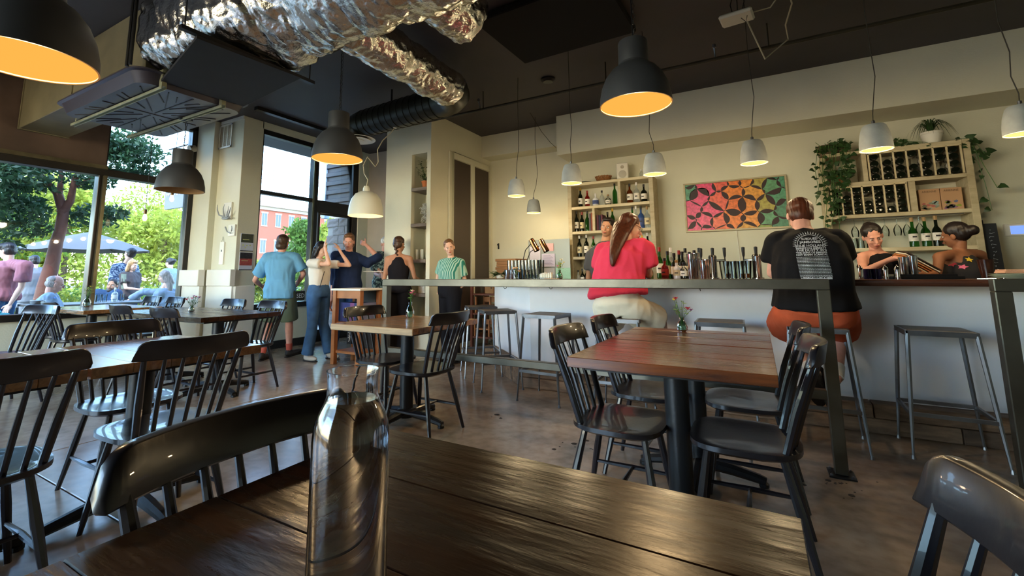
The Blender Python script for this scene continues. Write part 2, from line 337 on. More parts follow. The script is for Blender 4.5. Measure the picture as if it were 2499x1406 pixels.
table('dark-edged table in the middle of the left side, nearer the window', (-5.51, 2.63), .84, .78, W_DARK, 5, group=TB)
table('pale-topped table pushed up to the window glass', (-7.2, 2.5), .57, .76, W_LIGHT, 4, group=TB, fr=.78)
table('pale-topped table beside the one at the window glass', (-6.62, 2.5), .57, .76, W_LIGHT, 4, group=TB, fr=.78)

def make_chair():
    t = thing('spindle_chair', '', 'chair')
    # seat: rounded, wider at the front, dished
    def outline(a):
        c, s_ = math.cos(a), math.sin(a); e = 2 / 3.2
        x = math.copysign(abs(c) ** e, c) * (.222 + .012 * s_); y = math.copysign(abs(s_) ** e, s_) * .205
        return x, y
    n = 36; rings = [0, .3, .55, .75, .9, 1.0]; vs = []; fs = []
    def zt(f, y): return .452 - .014 * (1 - f ** 2) ** 1 * (1 if f < .92 else 0) - .002 * f
    for f in rings[1:]:
        for j in range(n): x, y = outline(2 * PI * j / n); vs.append((x * f, y * f, zt(f, y) if f < 1 else .447))
    vs.append((0, 0, zt(0, 0))); ctr = len(vs) - 1; k = len(rings) - 1
    for j in range(n): fs.append((ctr, j, (j + 1) % n))
    for i in range(k - 1):
        for j in range(n): fs.append((i * n + j, (i + 1) * n + j, (i + 1) * n + (j + 1) % n, i * n + (j + 1) % n))
    o = len(vs)
    for f, z in ((1.0, .428), (.9, .415)):
        for j in range(n): x, y = outline(2 * PI * j / n); vs.append((x * f, y * f, z))
    base = (k - 1) * n
    for i, a in ((0, base), (1, o)):
        for j in range(n): fs.append((a + j, o + i * n + j, o + i * n + (j + 1) % n, a + (j + 1) % n))
    fs.append(tuple(o + n + j for j in range(n)))
    B().add(vs, fs).build('seat', BLACKP, t, smooth=50)
    # crest rail: a bent board with rounded shoulders
    m = 40; vs = []; fs = []
    def crest(u):  # u -1..1
        x = u * .242; y = -.292 + .062 * u * u; return x, y
    for i in range(m + 1):
        u = -1 + 2 * i / m; x, y = crest(u); e = max(0, (abs(u) - .80) / .20); zt_ = .858 - .062 * (1 - math.sqrt(max(0, 1 - e * e))); zb = .772 + .004 * abs(u)
        th = .012; d = V((.242, .124 * u, 0)).normalized(); nx, ny = d.y, -d.x
        lean = .016
        vs += [(x + nx * th, y + ny * th, zb), (x - nx * th, y - ny * th, zb), (x - nx * th, y - ny * th - lean, zt_), (x + nx * th, y + ny * th - lean, zt_)]
    for i in range(m):
        for j in range(4): fs.append((i * 4 + j, i * 4 + (j + 1) % 4, i * 4 + 4 + (j + 1) % 4, i * 4 + 4 + j))
    fs += [(0, 3, 2, 1), tuple(m * 4 + j for j in range(4))]
    B().add(vs, fs).build('crest_rail', BLACKP, t, smooth=50, bevel=.004)
    for i in range(7):
        u = (-1 + 2 * i / 6); x, y = crest(u * .84); x2 = u * .165; y2 = -.178 + .035 * u * u; r = .0125 if i in (0, 6) else .0085
        B().tube([(x2, y2, .44), (x2 + (x - x2) * .45, y2 + (y - y2) * .42, .6), (x, y, .785)], [r * 1.15, r * 1.25, r * .85], 8).build('spindle', BLACKP, t)
    for sx in (-1, 1):
        for yt, yb in ((.13, .195), (-.13, -.225)):
            B().tube([(sx * .135, yt, .425), (sx * .163, yt + (yb - yt) * .45, .24), (sx * .2, yb, 0)], [.0135, .0175, .0115], 8).build('leg', BLACKP, t)
        B().tube([(sx * .172, .172, .165), (sx * .175, 0, .165), (sx * .172, -.188, .165)], [.008, .012, .008], 6).build('stretcher', BLACKP, t)
    B().tube([(-.172, 0, .165), (0, 0, .165), (.172, 0, .165)], [.008, .012, .008], 6).build('stretcher', BLACKP, t)
    return t
chair0 = make_chair(); placed = []
def chair(label, x, y, face, group='black spindle-back dining chairs'):
    """face: direction the sitter looks, degrees from +x"""
    rz = math.radians(face - 90)
    if not placed:
        chair0.location = (x, y, 0); chair0.rotation_euler = (0, 0, rz); chair0['label'] = label; chair0['group'] = group; placed.append(chair0); return chair0
    o = dup(chair0, label, (x, y, 0), rz, group); placed.append(o); return o
chair('black spindle chair directly behind the water carafe, its back to the window', -.62, .57, 0)
chair('black chair back whose rounded end fills the bottom right corner', -.045, .735, 180)
chair('black chair with its back to the camera, in front of the left brown table', -2.46, 1.16, 180)
chair('black chair whose back runs off the left edge of the picture', -2.46, .54, 180)
chair('black chair on the window side of the left brown table, its seat shining', -3.08, 1.28, 0)
chair('black chair left of the red-brown table, nearest the camera', -.61, 2.27, 0)
chair('black chair left of the red-brown table, behind its pair and below the red shirt', -.61, 2.9, 0)
chair('black chair right of the red-brown table, nearest the camera', -.10, 2.29, 180)
chair('black chair right of the red-brown table, half hidden behind its pair', -.10, 2.93, 180)
chair('black chair at the right of the honey-topped table', -2.2, 2.77, 180)
chair('black chair behind the honey-topped table, by the host stand', -2.72, 2.93, 0)
chair('black chair in front of the middle left tables, the right one of two', -4.47, 2.3, 90)
chair('black chair in front of the middle left tables, the left one of two', -5.28, 2.3, 88)
chair('black chair at the far side of the middle tables, against the blue-shirted man\'s legs', -4.52, 2.86, -90)
chair('black chair at the far side of the middle tables, in front of the pilaster', -5.3, 2.9, -90)
chair('black chair by the window sill, the left one of two with backs to us', -7.28, 2.27, 88)
chair('black chair by the window sill, the right one of two with backs to us', -6.68, 2.2, 88)
chair('black chair on the far side of the window tables, below the grey-haired woman', -6.55, 2.87, -92)
chair('black chair on the far side of the window tables, under the blonde woman', -7.15, 2.87, -90)
chair('black chair at the left picture edge beside the window wall', -5.85, 1.42, -75)
# ---- bar stools
STEEL = mat('brushed_grey_steel', '#75767a', .35, .85, var=.18, vs=7, bump=.05, bs=60)
STOOLW = wood('stool_seat_wood', '#4a4038', '#776a5d', .45)
def make_stool():
    t = thing('bar_stool', '', 'stool')
    B().box(-.155, .155, -.155, .155, .744, .762).build('seat', STOOLW, t, bevel=.003)
    f = B()
    for a in range(4): f.box(-.168, .168, -.168, -.154, .728, .76, Matrix.Rotation(a * PI / 2, 4, 'Z'))
    f.build('seat_rim', STEEL, t, bevel=.002)
    P = lambda sx, sy, z: (sx * (.158 + .05 * (.74 - z) / .74), sy * (.158 + .05 * (.74 - z) / .74), z)
    for sx in (-1, 1):
        for sy in (-1, 1):
            B().tube([P(sx, sy, .74), P(sx, sy, .34), P(sx, sy, .02)], [.0135, .0125, .007], 6).build('leg', STEEL, t)
            p = P(sx, sy, 0); B().lathe([(.012, 0), (.012, .006), (.007, .022)], 8, p).build('foot_pad', STEEL, t)
    for a, b in (((-1, -1), (1, -1)), ((1, -1), (1, 1)), ((1, 1), (-1, 1)), ((-1, 1), (-1, -1))):
        B().bar(P(*a, .26), P(*b, .26), .016, .022).build('footrest', STEEL, t)
    return t
st0 = make_stool(); SP = [(-1.73, 4.0, -4, 'steel-framed bar stool in front of the corner of the white bar'), (-2.37, 4.19, 43, 'steel bar stool at the bar end, the nearer of two overlapping stools'),
    (-2.83, 4.62, 40, 'steel bar stool at the bar end, the farther of two overlapping stools'), (-1.02, 3.93, 3, 'steel bar stool under the man in the pink-red shirt'),
    (-.28, 3.98, 2, 'empty steel bar stool behind the red-brown table'), (.32, 3.9, -3, 'steel bar stool under the man in the black shirt'),
    (.95, 4.02, -2, 'empty steel bar stool in the open right of the black-shirted man'), (1.62, 4.02, 3, 'steel bar stool at the right picture edge')]
for i, (x, y, r, lab) in enumerate(SP):
    if i == 0: st0.location = (x, y, 0); st0.rotation_euler = (0, 0, math.radians(r)); st0['label'] = lab; st0['group'] = 'bar stools along the counter'
    else: dup(st0, lab, (x, y, 0), math.radians(r), 'bar stools along the counter')
# ---- steel rails
RAIL = mat('raw_steel_tube', '#5e5a50', .34, .75, var=.25, vs=3, bump=.06, bs=50)
def rail(label, x0, x1, left=True, right=True):
    t = thing('steel_rail', label, 'railing', (x0, 3.33, 0)); L_ = x1 - x0
    B().box(0, L_, -.032, .032, 1.022, 1.086).build('top_rail', RAIL, t, bevel=.004)
    B().box(.06, L_ - .06, -.028, .028, .40, .455).build('bottom_rail', RAIL, t, bevel=.004)
    for f, x in ((left, 0), (right, L_ - .064)):
        if f:
            B().box(x, x + .064, -.032, .032, .008, 1.022).build('post', RAIL, t, bevel=.004)
            p = B().box(x - .03, x + .094, -.07, .07, 0, .008).build('base_plate', TBLACK, t, bevel=.001)
            for dx in (-.015, .079):
                for dy in (-.05, .05): B().lathe([(.009, .008), (.009, .016), (.004, .02)], 6, (x + dx, dy, 0)).build('bolt', STEEL, p)
    return t
rail('long square-tube steel rail running between the tables and the bar', -3.13, .355)
rail('steel rail with one tall post at the right edge of the picture', 1.03, 3.6, True, False)
# ================================================================ the bar
_rt, _up, _fw = (co.matrix_world.to_3x3().col[i] for i in range(3))
def atY(px, py, Y):
    """point of the depth plane Y measured at a pixel of the survey photo"""
    d = _rt * ((px - 1199.37) / 1110.486) - _up * ((py - 520.574) / 1110.486) - _fw
    return V((0, 0, 1.12)) + d * (Y / d.y)
def atX(px, py, X):
    d = _rt * ((px - 1199.37) / 1110.486) - _up * ((py - 520.574) / 1110.486) - _fw
    return V((0, 0, 1.12)) + d * (X / d.x)
def atZ(px, py, Z):
    d = _rt * ((px - 1199.37) / 1110.486) - _up * ((py - 520.574) / 1110.486) - _fw
    return V((0, 0, 1.12)) + d * ((Z - 1.12) / d.z)
BARW = mat('white_bar_plaster', '#ebebee', .6, var=.03, vs=2, bump=.12, bs=9)
KICK = wood('rough_timber', '#4c3a2c', '#8b7058', .7, bump=.9, st=(2, 10, 10))
CTOP = wood('dark_counter_wood', '#2b1710', '#5a3220', .3, coat=.3)
LAMB = wood('pale_shelf_pine', '#b3a582', '#d2c6a4', .5, bump=.1, st=(2, 8, 8))
bar = thing('bar_counter', 'long white-fronted bar with dark wooden top and rough timber kick boards', 'bar counter')
B().prism([(5.98, 4.42), (5.98, 4.54), (-2.06, 4.54), (-2.98, 5.46), (-2.98, 6.0), (-3.1, 6.0), (-3.1, 5.42), (-2.1, 4.42)], 0, 1.03).build('front_panel', BARW, bar)
B().prism([(5.98, 4.03), (5.98, 4.88), (-1.95, 4.88), (-2.75, 5.68), (-2.75, 6.3), (-3.32, 6.3), (-3.32, 5.2), (-2.2, 4.03)], 1.03, 1.072).build('countertop', CTOP, bar, bevel=.006)
x = -2.16; k = 0
for row, (z0, z1) in enumerate(((0, .098), (.102, .198))):
    x = -2.16 + (.0 if row == 0 else .0); i = 0
    while x < 5.9:
        L_ = (1.35, 1.9, 1.1, 1.7)[(i + row * 2) % 4]; x1 = min(5.95, x + L_)
        B().box(x, x1 - .006, 4.27 + .006 * ((i + row) % 2), 4.42, z0, z1).build('kick_board', KICK, bar, bevel=.004); x = x1; i += 1
for i in range(6):
    a = V((-2.17 - i * .17, 4.29 + i * .17, 0)); M = Matrix.Translation(a) @ Matrix.Rotation(math.radians(135), 4, 'Z')
    B().box(.0, .235, -.13, .0 + .004 * (i % 2), 0, .198, M).build('kick_board', KICK, bar, bevel=.004)
hk = mat('thin_dark_wire', '#2a2522', .4, .7)
for i, xx in enumerate((-2.4, -2.25, -1.75, -.42, .12)):
    o = B().tube([(0, 0, 0), (0, 0, -.035), (.008, -.012, -.05), (.02, -.02, -.045), (.026, -.02, -.03)], .003, 5).build('bag_hook', hk)
    tag(o, ('leftmost', 'second from left', 'middle', 'fourth from left', 'rightmost')[i] + ' small wire bag hook under the counter edge', 'hook', 'bag hooks under the counter', (xx, 4.12, 1.03), i * .8)
# back counter
bb = thing('back_counter', 'dark low cabinet along the wall behind the bar, under the bottle shelves', 'cabinet', (0, 0, 0))
B().box(-2.9, 5.9, 6.3, 6.98, 0, .93).build('body', mat('dark_cabinet', '#2b2522', .5, var=.2), bb)
B().box(-2.95, 5.95, 6.26, 6.99, .93, .965).build('top', CTOP, bb, bevel=.004)
# shelf unit left
sh = thing('bottle_shelf', 'pale pine shelving full of liquor bottles behind the red-shirted man', 'shelf', (0, 0, 0)); Yf, Yb = 6.65, 6.985
def post(x, z0, z1, wd=.06, p=sh, nm='upright'): B().box(x, x + wd, Yf, Yb, z0, z1).build(nm, LAMB, p, bevel=.003)
def board(x0, x1, z, p=sh, th=.042): B().box(x0, x1, Yf, Yb, z - th, z).build('shelf_board', LAMB, p, bevel=.003)
XL, XR = -2.42, -1.20
post(XL - .06, .965, 2.52); post(XR - .06, .965, 2.52)
for z in (2.52, 2.15, 1.77, 1.385): board(XL, XR - .06, z)
post(-1.70, 2.15, 2.478, .04, nm='divider'); post(-2.10, 1.77, 2.108, .04, nm='divider')
# bottles
def gmat(n, c, r=.05, tr=.75): return mat(n, c, r, trans=tr, ior=1.35)
BG = {'green': gmat('green_bottle_glass', '#2f6a28'), 'dark': gmat('dark_bottle_glass', '#141a12', .08, .2), 'clear': CLEAR, 'amber': gmat('amber_spirit', '#8a3f10'), 'red': gmat('red_spirit', '#9a1c14'), 'blue': gmat('blue_bottle_glass', '#3f62a8', .1, .4), 'white': mat('white_ceramic_bottle', '#d9dde2', .2), 'water': gmat('pale_spirit', '#dfe6e2')}
LBL = {c: mat('paper_label_' + n, c, .6, var=.12, vs=30) for n, c in (('white', '#e6e2d8'), ('cream', '#d3c6a0'), ('red', '#a02a22'), ('blue', '#41538a'), ('black', '#1e1c20'), ('green', '#5c7a40'))}
LBW, LBC, LBR, LBB, LBK, LBG = LBL.values()
CAPS = {'black': mat('black_cap', '#17161a', .4), 'gold': mat('gold_foil', '#a8842f', .3, .8), 'red': mat('red_cap', '#8d211d', .4), 'cork': mat('cork', '#a98a62', .8), 'white': mat('white_cap', '#d8d8d8', .4)}
bcount = {}
def bottle(label, loc, glass='green', h=.30, r=.037, lab=LBW, cap='black', neck=.3, nr=.013, group='bottles on the bar shelves', labh=(.18, .48), cat='bottle', name='bottle', ln=12):
    t = thing(name, label, cat, loc, random.uniform(-.3, .3), group)
    sh_ = 1 - neck
    B().lathe([(r * .85, 0), (r, .006), (r, h * (sh_ - .16)), (r * .86, h * (sh_ - .08)), (nr * 1.3, h * sh_), (nr, h * (sh_ + .04)), (nr, h * .93)], ln).build('glass', BG[glass], t)
    B().lathe([(nr * 1.15, h * .86), (nr * 1.2, h), (nr * .6, h + .002)], 8).build('cap', CAPS[cap], t)
    if lab:
        o = B(); n = ln; vs = []; fs = []
        for i in range(n + 1):
            a = 2 * PI * i / n
            for z in labh: vs.append(((r + .0008) * math.cos(a), (r + .0008) * math.sin(a), h * z))
        for i in range(n): fs.append((2 * i, 2 * i + 2, 2 * i + 3, 2 * i + 1))
        o.add(vs, fs).build('label', lab, t)
        B().box(-r * .45, r * .45, -r - .0022, -r - .0012, h * (labh[0] + .12), h * (labh[0] + .17)).build('label_stripe', LBK if lab is not LBK else LBW, t)
    return t
def row(z, items, where, Y=6.78):
    for px, glass, h, r, lab, cap, desc in items:
        p = atY(px, 560, Y); bottle(desc + ' ' + where, (p.x, Y, z), glass, h, r, lab, cap)
row(2.15, [(1419, 'dark', .31, .034, LBW, 'gold', 'dark bottle with a round white label, leftmost'), (1436, 'red', .26, .037, LBW, 'red', 'red-brown bottle with a squared white label, second from left'),
    (1456, 'white', .20, .048, LBB, 'white', 'squat white and blue ceramic bottle'), (1472, 'water', .24, .032, None, 'black', 'clear unlabelled bottle right of the ceramic one'),
    (1487, 'clear', .17, .04, LBW, 'cork', 'short clear bottle with a small white label'), (1504, 'green', .34, .034, None, 'black', 'bright green slim bottle left of the divider'),
    (1541, 'amber', .30, .044, LBW, 'black', 'amber whisky bottle with a large white label right of the divider'), (1558, 'water', .31, .040, LBW, 'white', 'pale bottle with white label, middle of the right three'), (1576, 'dark', .27, .044, LBW, 'black', 'brown bottle with white label, rightmost')], 'on the top shelf')
row(1.77, [(1408, 'dark', .33, .034, LBW, 'black', 'dark bottle with white label, leftmost'), (1421, 'dark', .31, .034, LBC, 'red', 'dark bottle with cream label and red cap, second'), (1434, 'green', .32, .034, None, 'black', 'green slim bottle beside the upright books'),
    (1484, 'dark', .28, .036, LBW, 'black', 'dark bottle right of the purple books'), (1496, 'green', .33, .034, None, 'gold', 'green bottle partly behind the long-haired head'), (1545, 'green', .33, .033, LBW, 'black', 'green-tinged bottle right of the long-haired head'),
    (1554, 'water', .34, .036, LBW, 'white', 'clear bottle with white label beside the blue bottle'), (1566, 'blue', .33, .044, LBB, 'black', 'blue square-shouldered bottle'), (1581, 'water', .32, .042, LBC, 'cork', 'pale bottle with cream label, rightmost')], 'on the second shelf')
row(1.385, [(1413, 'dark', .33, .035, LBC, 'white', 'dark bottle with yellow-cream label, leftmost'), (1430, 'dark', .34, .037, LBW, 'white', 'black bottle with white neck and oval label, second'), (1447, 'green', .31, .034, LBC, 'red', 'bottle just left of the pink-red shoulder'),
    (1566, 'amber', .29, .036, LBC, 'gold', 'amber bottle just right of the pink-red sleeve'), (1579, 'dark', .32, .038, LBW, 'white', 'dark bottle with white label, rightmost')], 'on the third shelf')
row(.965, [(1408, 'water', .22, .03, None, 'black', 'small clear bottle, leftmost'), (1418, 'dark', .24, .032, LBW, 'black', 'small dark bottle, second'), (1428, 'dark', .25, .034, LBK, 'white', 'small black bottle beside the man\'s elbow'), (1583, 'amber', .32, .034, LBG, 'gold', 'bottle with a yellow-green neck label, rightmost'), (1572, 'green', .3, .034, LBG, 'gold', 'green-labelled bottle, second from right')], 'at the foot of the shelf unit')
BK = [mat('book_' + n, c, .7) for n, c in (('grey', '#5d5560'), ('plum', '#5a2c3c'), ('navy', '#2c3048'), ('rust', '#7a3f30'))]
for i, (px, hh, c, lab) in enumerate(((1443, .27, 0, 'grey upright book left of the second-shelf divider'), (1448, .28, 3, 'rust-brown upright book touching the second-shelf divider'), (1462, .24, 1, 'plum upright book just right of the divider'), (1467, .23, 2, 'navy upright book, second right of the divider'), (1472, .24, 1, 'plum upright book, third right of the divider'))):
    x = atY(px, 560, 6.75).x; t = thing('book', lab, 'book', (x, 6.78, 1.77), 0, 'books on the second shelf')
    B().box(-.014, .014, -.09, .09, 0, hh).build('cover', BK[c], t, bevel=.002); B().box(-.011, .011, -.08, .092, .004, hh - .004).build('pages', LBW, t)
# top of the shelf unit
t = thing('basket', 'brown woven basket on top of the bottle shelves', 'basket', (-1.95, 6.8, 2.52)); WK = mat('wicker', '#8a5a2c', .6, var=.3, vs=40)
b = B()
for i in range(7):
    z = .006 + i * .013; r = .085 + i * .006; b.tube([(r * math.cos(a), .8 * r * math.sin(a), z + .003 * math.sin(a * 12 + i * 3)) for a in np.linspace(0, 2 * PI, 37)], .0075, 5, cap=False)
b.build('woven_side', WK, t); B().lathe([(.085, 0), (.086, .008), (0, .008)], 20).build('bottom', WK, t)
b = B()
for i in range(16):
    a = i * PI / 8; b.tube([(.088 * math.cos(a), .07 * math.sin(a), .0), (.13 * math.cos(a), .104 * math.sin(a), .095)], .004, 5)
b.build('stake', WK, t)
t = thing('loudspeaker', 'small off-white loudspeaker on top of the bottle shelves', 'loudspeaker', (-1.66, 6.84, 2.52), .15)
B().box(-.085, .085, -.08, .08, 0, .26).build('housing', WHITE, t, bevel=.012)
for z, r in ((.085, .058), (.195, .026)):
    c_ = B().lathe([(r, 0), (r, .004), (r * .9, .006), (r * .2, -.0), (0, .004)], 20, M=Matrix.Translation((0, -.08, z)) @ Matrix.Rotation(PI / 2, 4, 'X')).build('driver', mat('speaker_cone', '#b7b3a6', .6), t)
bottle('tiny clear bottle on top of the shelves beside the loudspeaker', (-1.38, 6.8, 2.52), 'water', .13, .03, None, 'white', group=None)
tag(B().lathe([(.10, 0), (.13, .012), (.135, .02), (.09, .012), (0, .01)], 20).build('tray', mat('dark_tray', '#22201e', .4)), 'small dark tray lying at the left end of the shelf top', 'tray', loc=(-2.24, 6.8, 2.52))
# shelf unit right (wine)
wn = thing('wine_shelf', 'pale pine wine shelving hung with plants at the right, behind the bartenders', 'shelf', (0, 0, 0)); WL, WR = .80, 2.0
post(WL - .05, .965, 2.50, .05, wn); post(WR - .0, .965, 2.54, .06, wn)
board(WL, WR, 2.54, wn); board(WL, WR, 2.17, wn); board(WL, WR, 1.79, wn); board(WL, WR, 1.40, wn)
post(1.14, 2.17, 2.498, .045, wn, 'divider'); post(1.52, 1.79, 2.128, .06, wn, 'divider')
wb = B(); wbottle = thing('wine_bottle', '', 'wine bottle', (0, 0, 0), 0, 'wine bottles lying in the racks')
Mx = Matrix.Rotation(PI / 2, 4, 'X')
B().lathe([(.0, .006), (.02, .0), (.036, .004), (.0375, .19), (.03, .215), (.014, .235), (.014, .29)], 10, M=Matrix.Rotation(-PI / 2, 4, 'X')).build('glass', BG['dark'], wbottle)
B().lathe([(.0145, .27), (.015, .30), (0, .30)], 8, M=Matrix.Rotation(-PI / 2, 4, 'X')).build('cap', mat('grey_foil', '#7b7478', .4, .4), wbottle)
B().lathe([(.0378, .05), (.0378, .15)], 10, closed=False, M=Matrix.Rotation(-PI / 2, 4, 'X')).build('label', LBW, wbottle)
ORD = ('first', 'second', 'third', 'fourth', 'fifth', 'sixth', 'seventh', 'eighth', 'ninth')
first = True; RK = mat('rack_slat', '#cbbd98', .5, var=.08)
for rname, x0, x1, z0, z1, lab in (('upper', 1.19, 1.99, 2.17, 2.498, 'slatted upper wine rack with seven columns'), ('lower', .81, 1.51, 1.79, 2.128, 'slatted lower wine rack with seven columns')):
    rk = thing('wine_rack', lab + ' of bottles', 'wine rack', (0, 0, 0), 0, 'wine racks'); n = 7; wd = (x1 - x0 - .02) / n
    for i in range(n + 1):
        xx = x0 + .003 + i * wd
        B().box(xx, xx + .014, Yf - .012, Yf + .006, z0 + .002, z1 - .012).build('slat', RK, rk)
    B().box(x0, x1, Yf - .012, Yf + .01, z1 - .022, z1 - .002).build('head_strip', RK, rk)
    for i in range(n):
        for j in range(4):
            pr = B().box(0, .01, -.004, .2, 0, .006)
            p = (x0 + .01 + (i + .5) * wd, Yf + .004, z0 + .042 + j * .078)
            l_ = 'dark wine bottle in the %s rack, %s column from the left, %s' % (rname, ORD[i], ('lowest', 'second from below', 'third from below', 'topmost')[j])
            if (i * 7 + j * 3) % 11 == 5: continue
            if first: wbottle.location = p; wbottle['label'] = l_; wbottle['group'] = 'bottles in the %s rack' % rname; first = False
            else: dup(wbottle, l_, p, 0, 'bottles in the %s rack' % rname)
# two printed boxes in the right cell
for i, (c, lab, txt) in enumerate((('#c09a78', 'tan printed carton with a grey-green landscape, the left of two', 'ARIENNE'), ('#c4976e', 'tan printed carton with a purple landscape, the right of two', 'ARIENNE'))):
    t = thing('printed_carton', lab, 'box', (1.70 + i * .178, 6.72, 1.79), 0, 'printed cartons on the wine shelf'); m = mat('tan_carton', '#b8926e', .6)
    B().box(-.086, .086, -.0, .12, 0, .245).build('carton', m, t, bevel=.002)
    text_obj('lettering', txt, .03, mat('carton_ink', '#5a4434', .7), Matrix.Translation((0, -.001, .205)) @ Mx, t, width=.12)
    r5 = random.Random(i); 
    for k, col in enumerate((('#7c8a7a', '#8fa09a', '#a8605a', '#6d6a52'), ('#8a5f86', '#5f6a8c', '#8a9a3c', '#4f4a48'))[i]):
        b = B()
        for q in range(4):
            cx, cz = r5.uniform(-.06, .06), r5.uniform(.02, .11); a0 = r5.uniform(0, 1)
            b.prism([(cx + r5.uniform(.012, .03) * math.cos(a), cz + r5.uniform(.008, .018) * math.sin(a)) for a in np.linspace(a0, a0 + 5.4, 8)], .0005 + k * .0004, .0009 + k * .0004, Matrix.Rotation(PI / 2, 4, 'X'))
        b.build('printed_shape', mat('ink_' + col[1:], col, .7), t, smooth=False)
for px, yy, h, g_, l_ in ((2232, 6.76, .33, 'green', 'white wine bottle with a white label under the wine rack'), (2263, 6.76, .33, 'green', 'green wine bottle with a patterned label, second under the rack'), (2291, 6.76, .34, 'dark', 'dark wine bottle beside the bun-haired bartender')):
    bottle(l_, (atY(px, 600, 6.76).x, 6.76, 1.40), g_, h, .042, LBW, 'cork', .36, .015, 'bottles under the wine rack', (.2, .45))
# glasses
def glass(label, loc, h=.14, r0=.03, r1=.036, group=None, name='drinking_glass', cat='glass', m=None, liquid=None, n=12):
    o = B().lathe([(0, .004), (r0, .0), (r0, .004), (r1, h), (r1 - .002, h), (r0 - .002, .008), (0, .008)], n, closed=False).build(name, m or CLEAR)
    tag(o, label, cat, group, loc)
    if liquid: B().lathe([(0, .009), (r0 - .003, .009), (r0 + (r1 - r0) * .3 - .003, h * .3), (0, h * .3)], n).build('drink', liquid, o)
    return o
def wineglass(label, loc, group, flip=True):
    pr = [(.032, 0), (.032, .002), (.004, .006), (.0035, .08), (.02, .1), (.036, .135), (.038, .165), (.03, .21)]
    M = Matrix.Rotation(PI, 4, 'X') if flip else None
    o = B().lathe(pr, 12, closed=False, M=M).build('wine_glass', CLEAR); return tag(o, label, 'wine glass', group, loc)
for i in range(7): wineglass('stemmed wine glass hanging under the wine rack, %s from the left' % ORD[i], (1.02 + i * .095, 6.74 + .06 * (i % 2), 1.745), 'hanging wine glasses')
B().box(.85, 1.95, 6.7, 6.86, 1.742, 1.748).build('glass_rail', STEEL, wn)
for i in range(6): glass('clear tumbler on the shelf behind the left bartender, %s from the left' % ORD[i], (.85 + i * .075, 6.75 + .08 * (i % 2), 1.402), .12, .035, .03, 'tumblers behind the bartender')
for i in range(5): glass('plain tumbler on the back counter under the wine shelving, %s from the left' % ORD[i], (1.2 + i * .12, 6.72, .967), .2, .04, .045, 'tumblers on the back counter')
# things on the bar top, z 1.072
ZB = 1.073
r6 = random.Random(11)
for i in range(18):
    p = atY(1250 + (i % 9) * 8.3, 680, 4.55); yy = 4.5 + (i // 9) * .09
    glass('tall clear glass at the left end of the bar, %s in the %s row' % (ORD[i % 9], ('front', 'back')[i // 9]), (p.x + .005, yy, ZB), .205, .03, .035, 'tall glasses at the left end of the bar')
for i, px in enumerate((1243, 1254, 1262)):
    o = B().lathe([(.026, 0), (.028, .004), (.034, .09), (.036, .1), (.03, .1), (.025, .01)], 12).build('metal_cup', mat('mirror_steel', '#cfd2d4', .12, 1)); tag(o, 'small bright steel cup at the left end of the bar, %s of three' % ('left', 'middle', 'right')[i], 'cup', 'steel cups at the bar end', (atY(px, 680, 4.42).x, 4.38, ZB))
fl_cols = {n: mat('petal_' + n, c, .6) for n, c in (('peach', '#e8b08a'), ('cream', '#efe4c0'), ('pink', '#d8658a'), ('red', '#b2303a'), ('yellow', '#e0c23a'), ('mauve', '#a06a9a'))}
LEAF = mat('leaf_green', '#41662c', .5, var=.25, vs=20); LEAFD = mat('dark_leaf_green', '#28431f', .5, var=.3, vs=12); LEAFY = mat('yellow_green_leaf', '#93a84a', .5, var=.2, vs=20)
def leaf_vs(p, d, L_, w_, up=V((0, 0, 1)), droop=.2):
    d = d.normalized(); s_ = d.cross(up); s_ = s_.normalized() if s_.length > 1e-3 else V((1, 0, 0)); u = s_.cross(d).normalized()
    a = p; b1 = p + d * L_ * .35 + s_ * w_ - u * L_ * droop * .2; b2 = p + d * L_ * .35 - s_ * w_ - u * L_ * droop * .2; c = p + d * L_ - u * L_ * droop; m_ = p + d * L_ * .5 + u * w_ * .25
    return [a, b1, c, b2, m_], [(0, 1, 4), (1, 2, 4), (2, 3, 4), (3, 0, 4)]
def flower_vase(label, loc, cols, vm, H=.12, R=.035, seed=0, spread=.06, top=.13, kind='round', nst=9):
    t = thing('flower_vase', label, 'vase'); t.location = loc; r = random.Random(seed)
    prof = [(R * .6, 0), (R * .95, H * .12), (R, H * .35), (R * .75, H * .62), (R * .38, H * .8), (R * .5, H)] if kind == 'round' else [(R, 0), (R, H)]
    B().lathe(prof, 14, closed=False).lathe([(0, .002), (prof[0][0], .0)], 14, closed=False).build('glass_vase', vm, t)
    B().lathe([(0, .004), (R * .55, .004), (R * .9, H * .14), (R * .93, H * .4), (0, H * .4)], 12).build('water', BG['water'], t)
    stb, lf = B(), B()
    for i in range(nst):
        a = r.uniform(0, 6.28); s_ = r.uniform(.2, 1) * spread; e = V((s_ * math.cos(a), s_ * math.sin(a), H + r.uniform(.35, 1) * top)); m_ = V((e.x * .25, e.y * .25, H))
        stb.tube([(e.x * -.15, e.y * -.15, .01), m_, e], .0014, 4)
        for q in range(3):
            pp = m_.lerp(e, r.uniform(.2, .9)); v_, f_ = leaf_vs(pp, V((r.uniform(-1, 1), r.uniform(-1, 1), r.uniform(-.1, .8))), r.uniform(.02, .04), .006); lf.add(v_, f_)
        if i < len(cols):
            fb = B(); fr = r.uniform(.011, .018)
            for q in range(9):
                d = V((math.cos(q * .7), math.sin(q * .7), .35 + .5 * (q % 2))); v_, f_ = leaf_vs(e, d, fr * 1.3, fr * .45); fb.add(v_, f_)
            fb.ball(e, fr * .45, 7, 5); fb.build('blossom', fl_cols[cols[i]], t)
    stb.build('stems', LEAF, t); lf.build('leaves', LEAFY if seed % 2 else LEAF, t)
    return t
VG = glassmat('green_vase_glass', '#b8d8c4'); VC = glassmat('clear_vase_glass', '#d6e4e0')
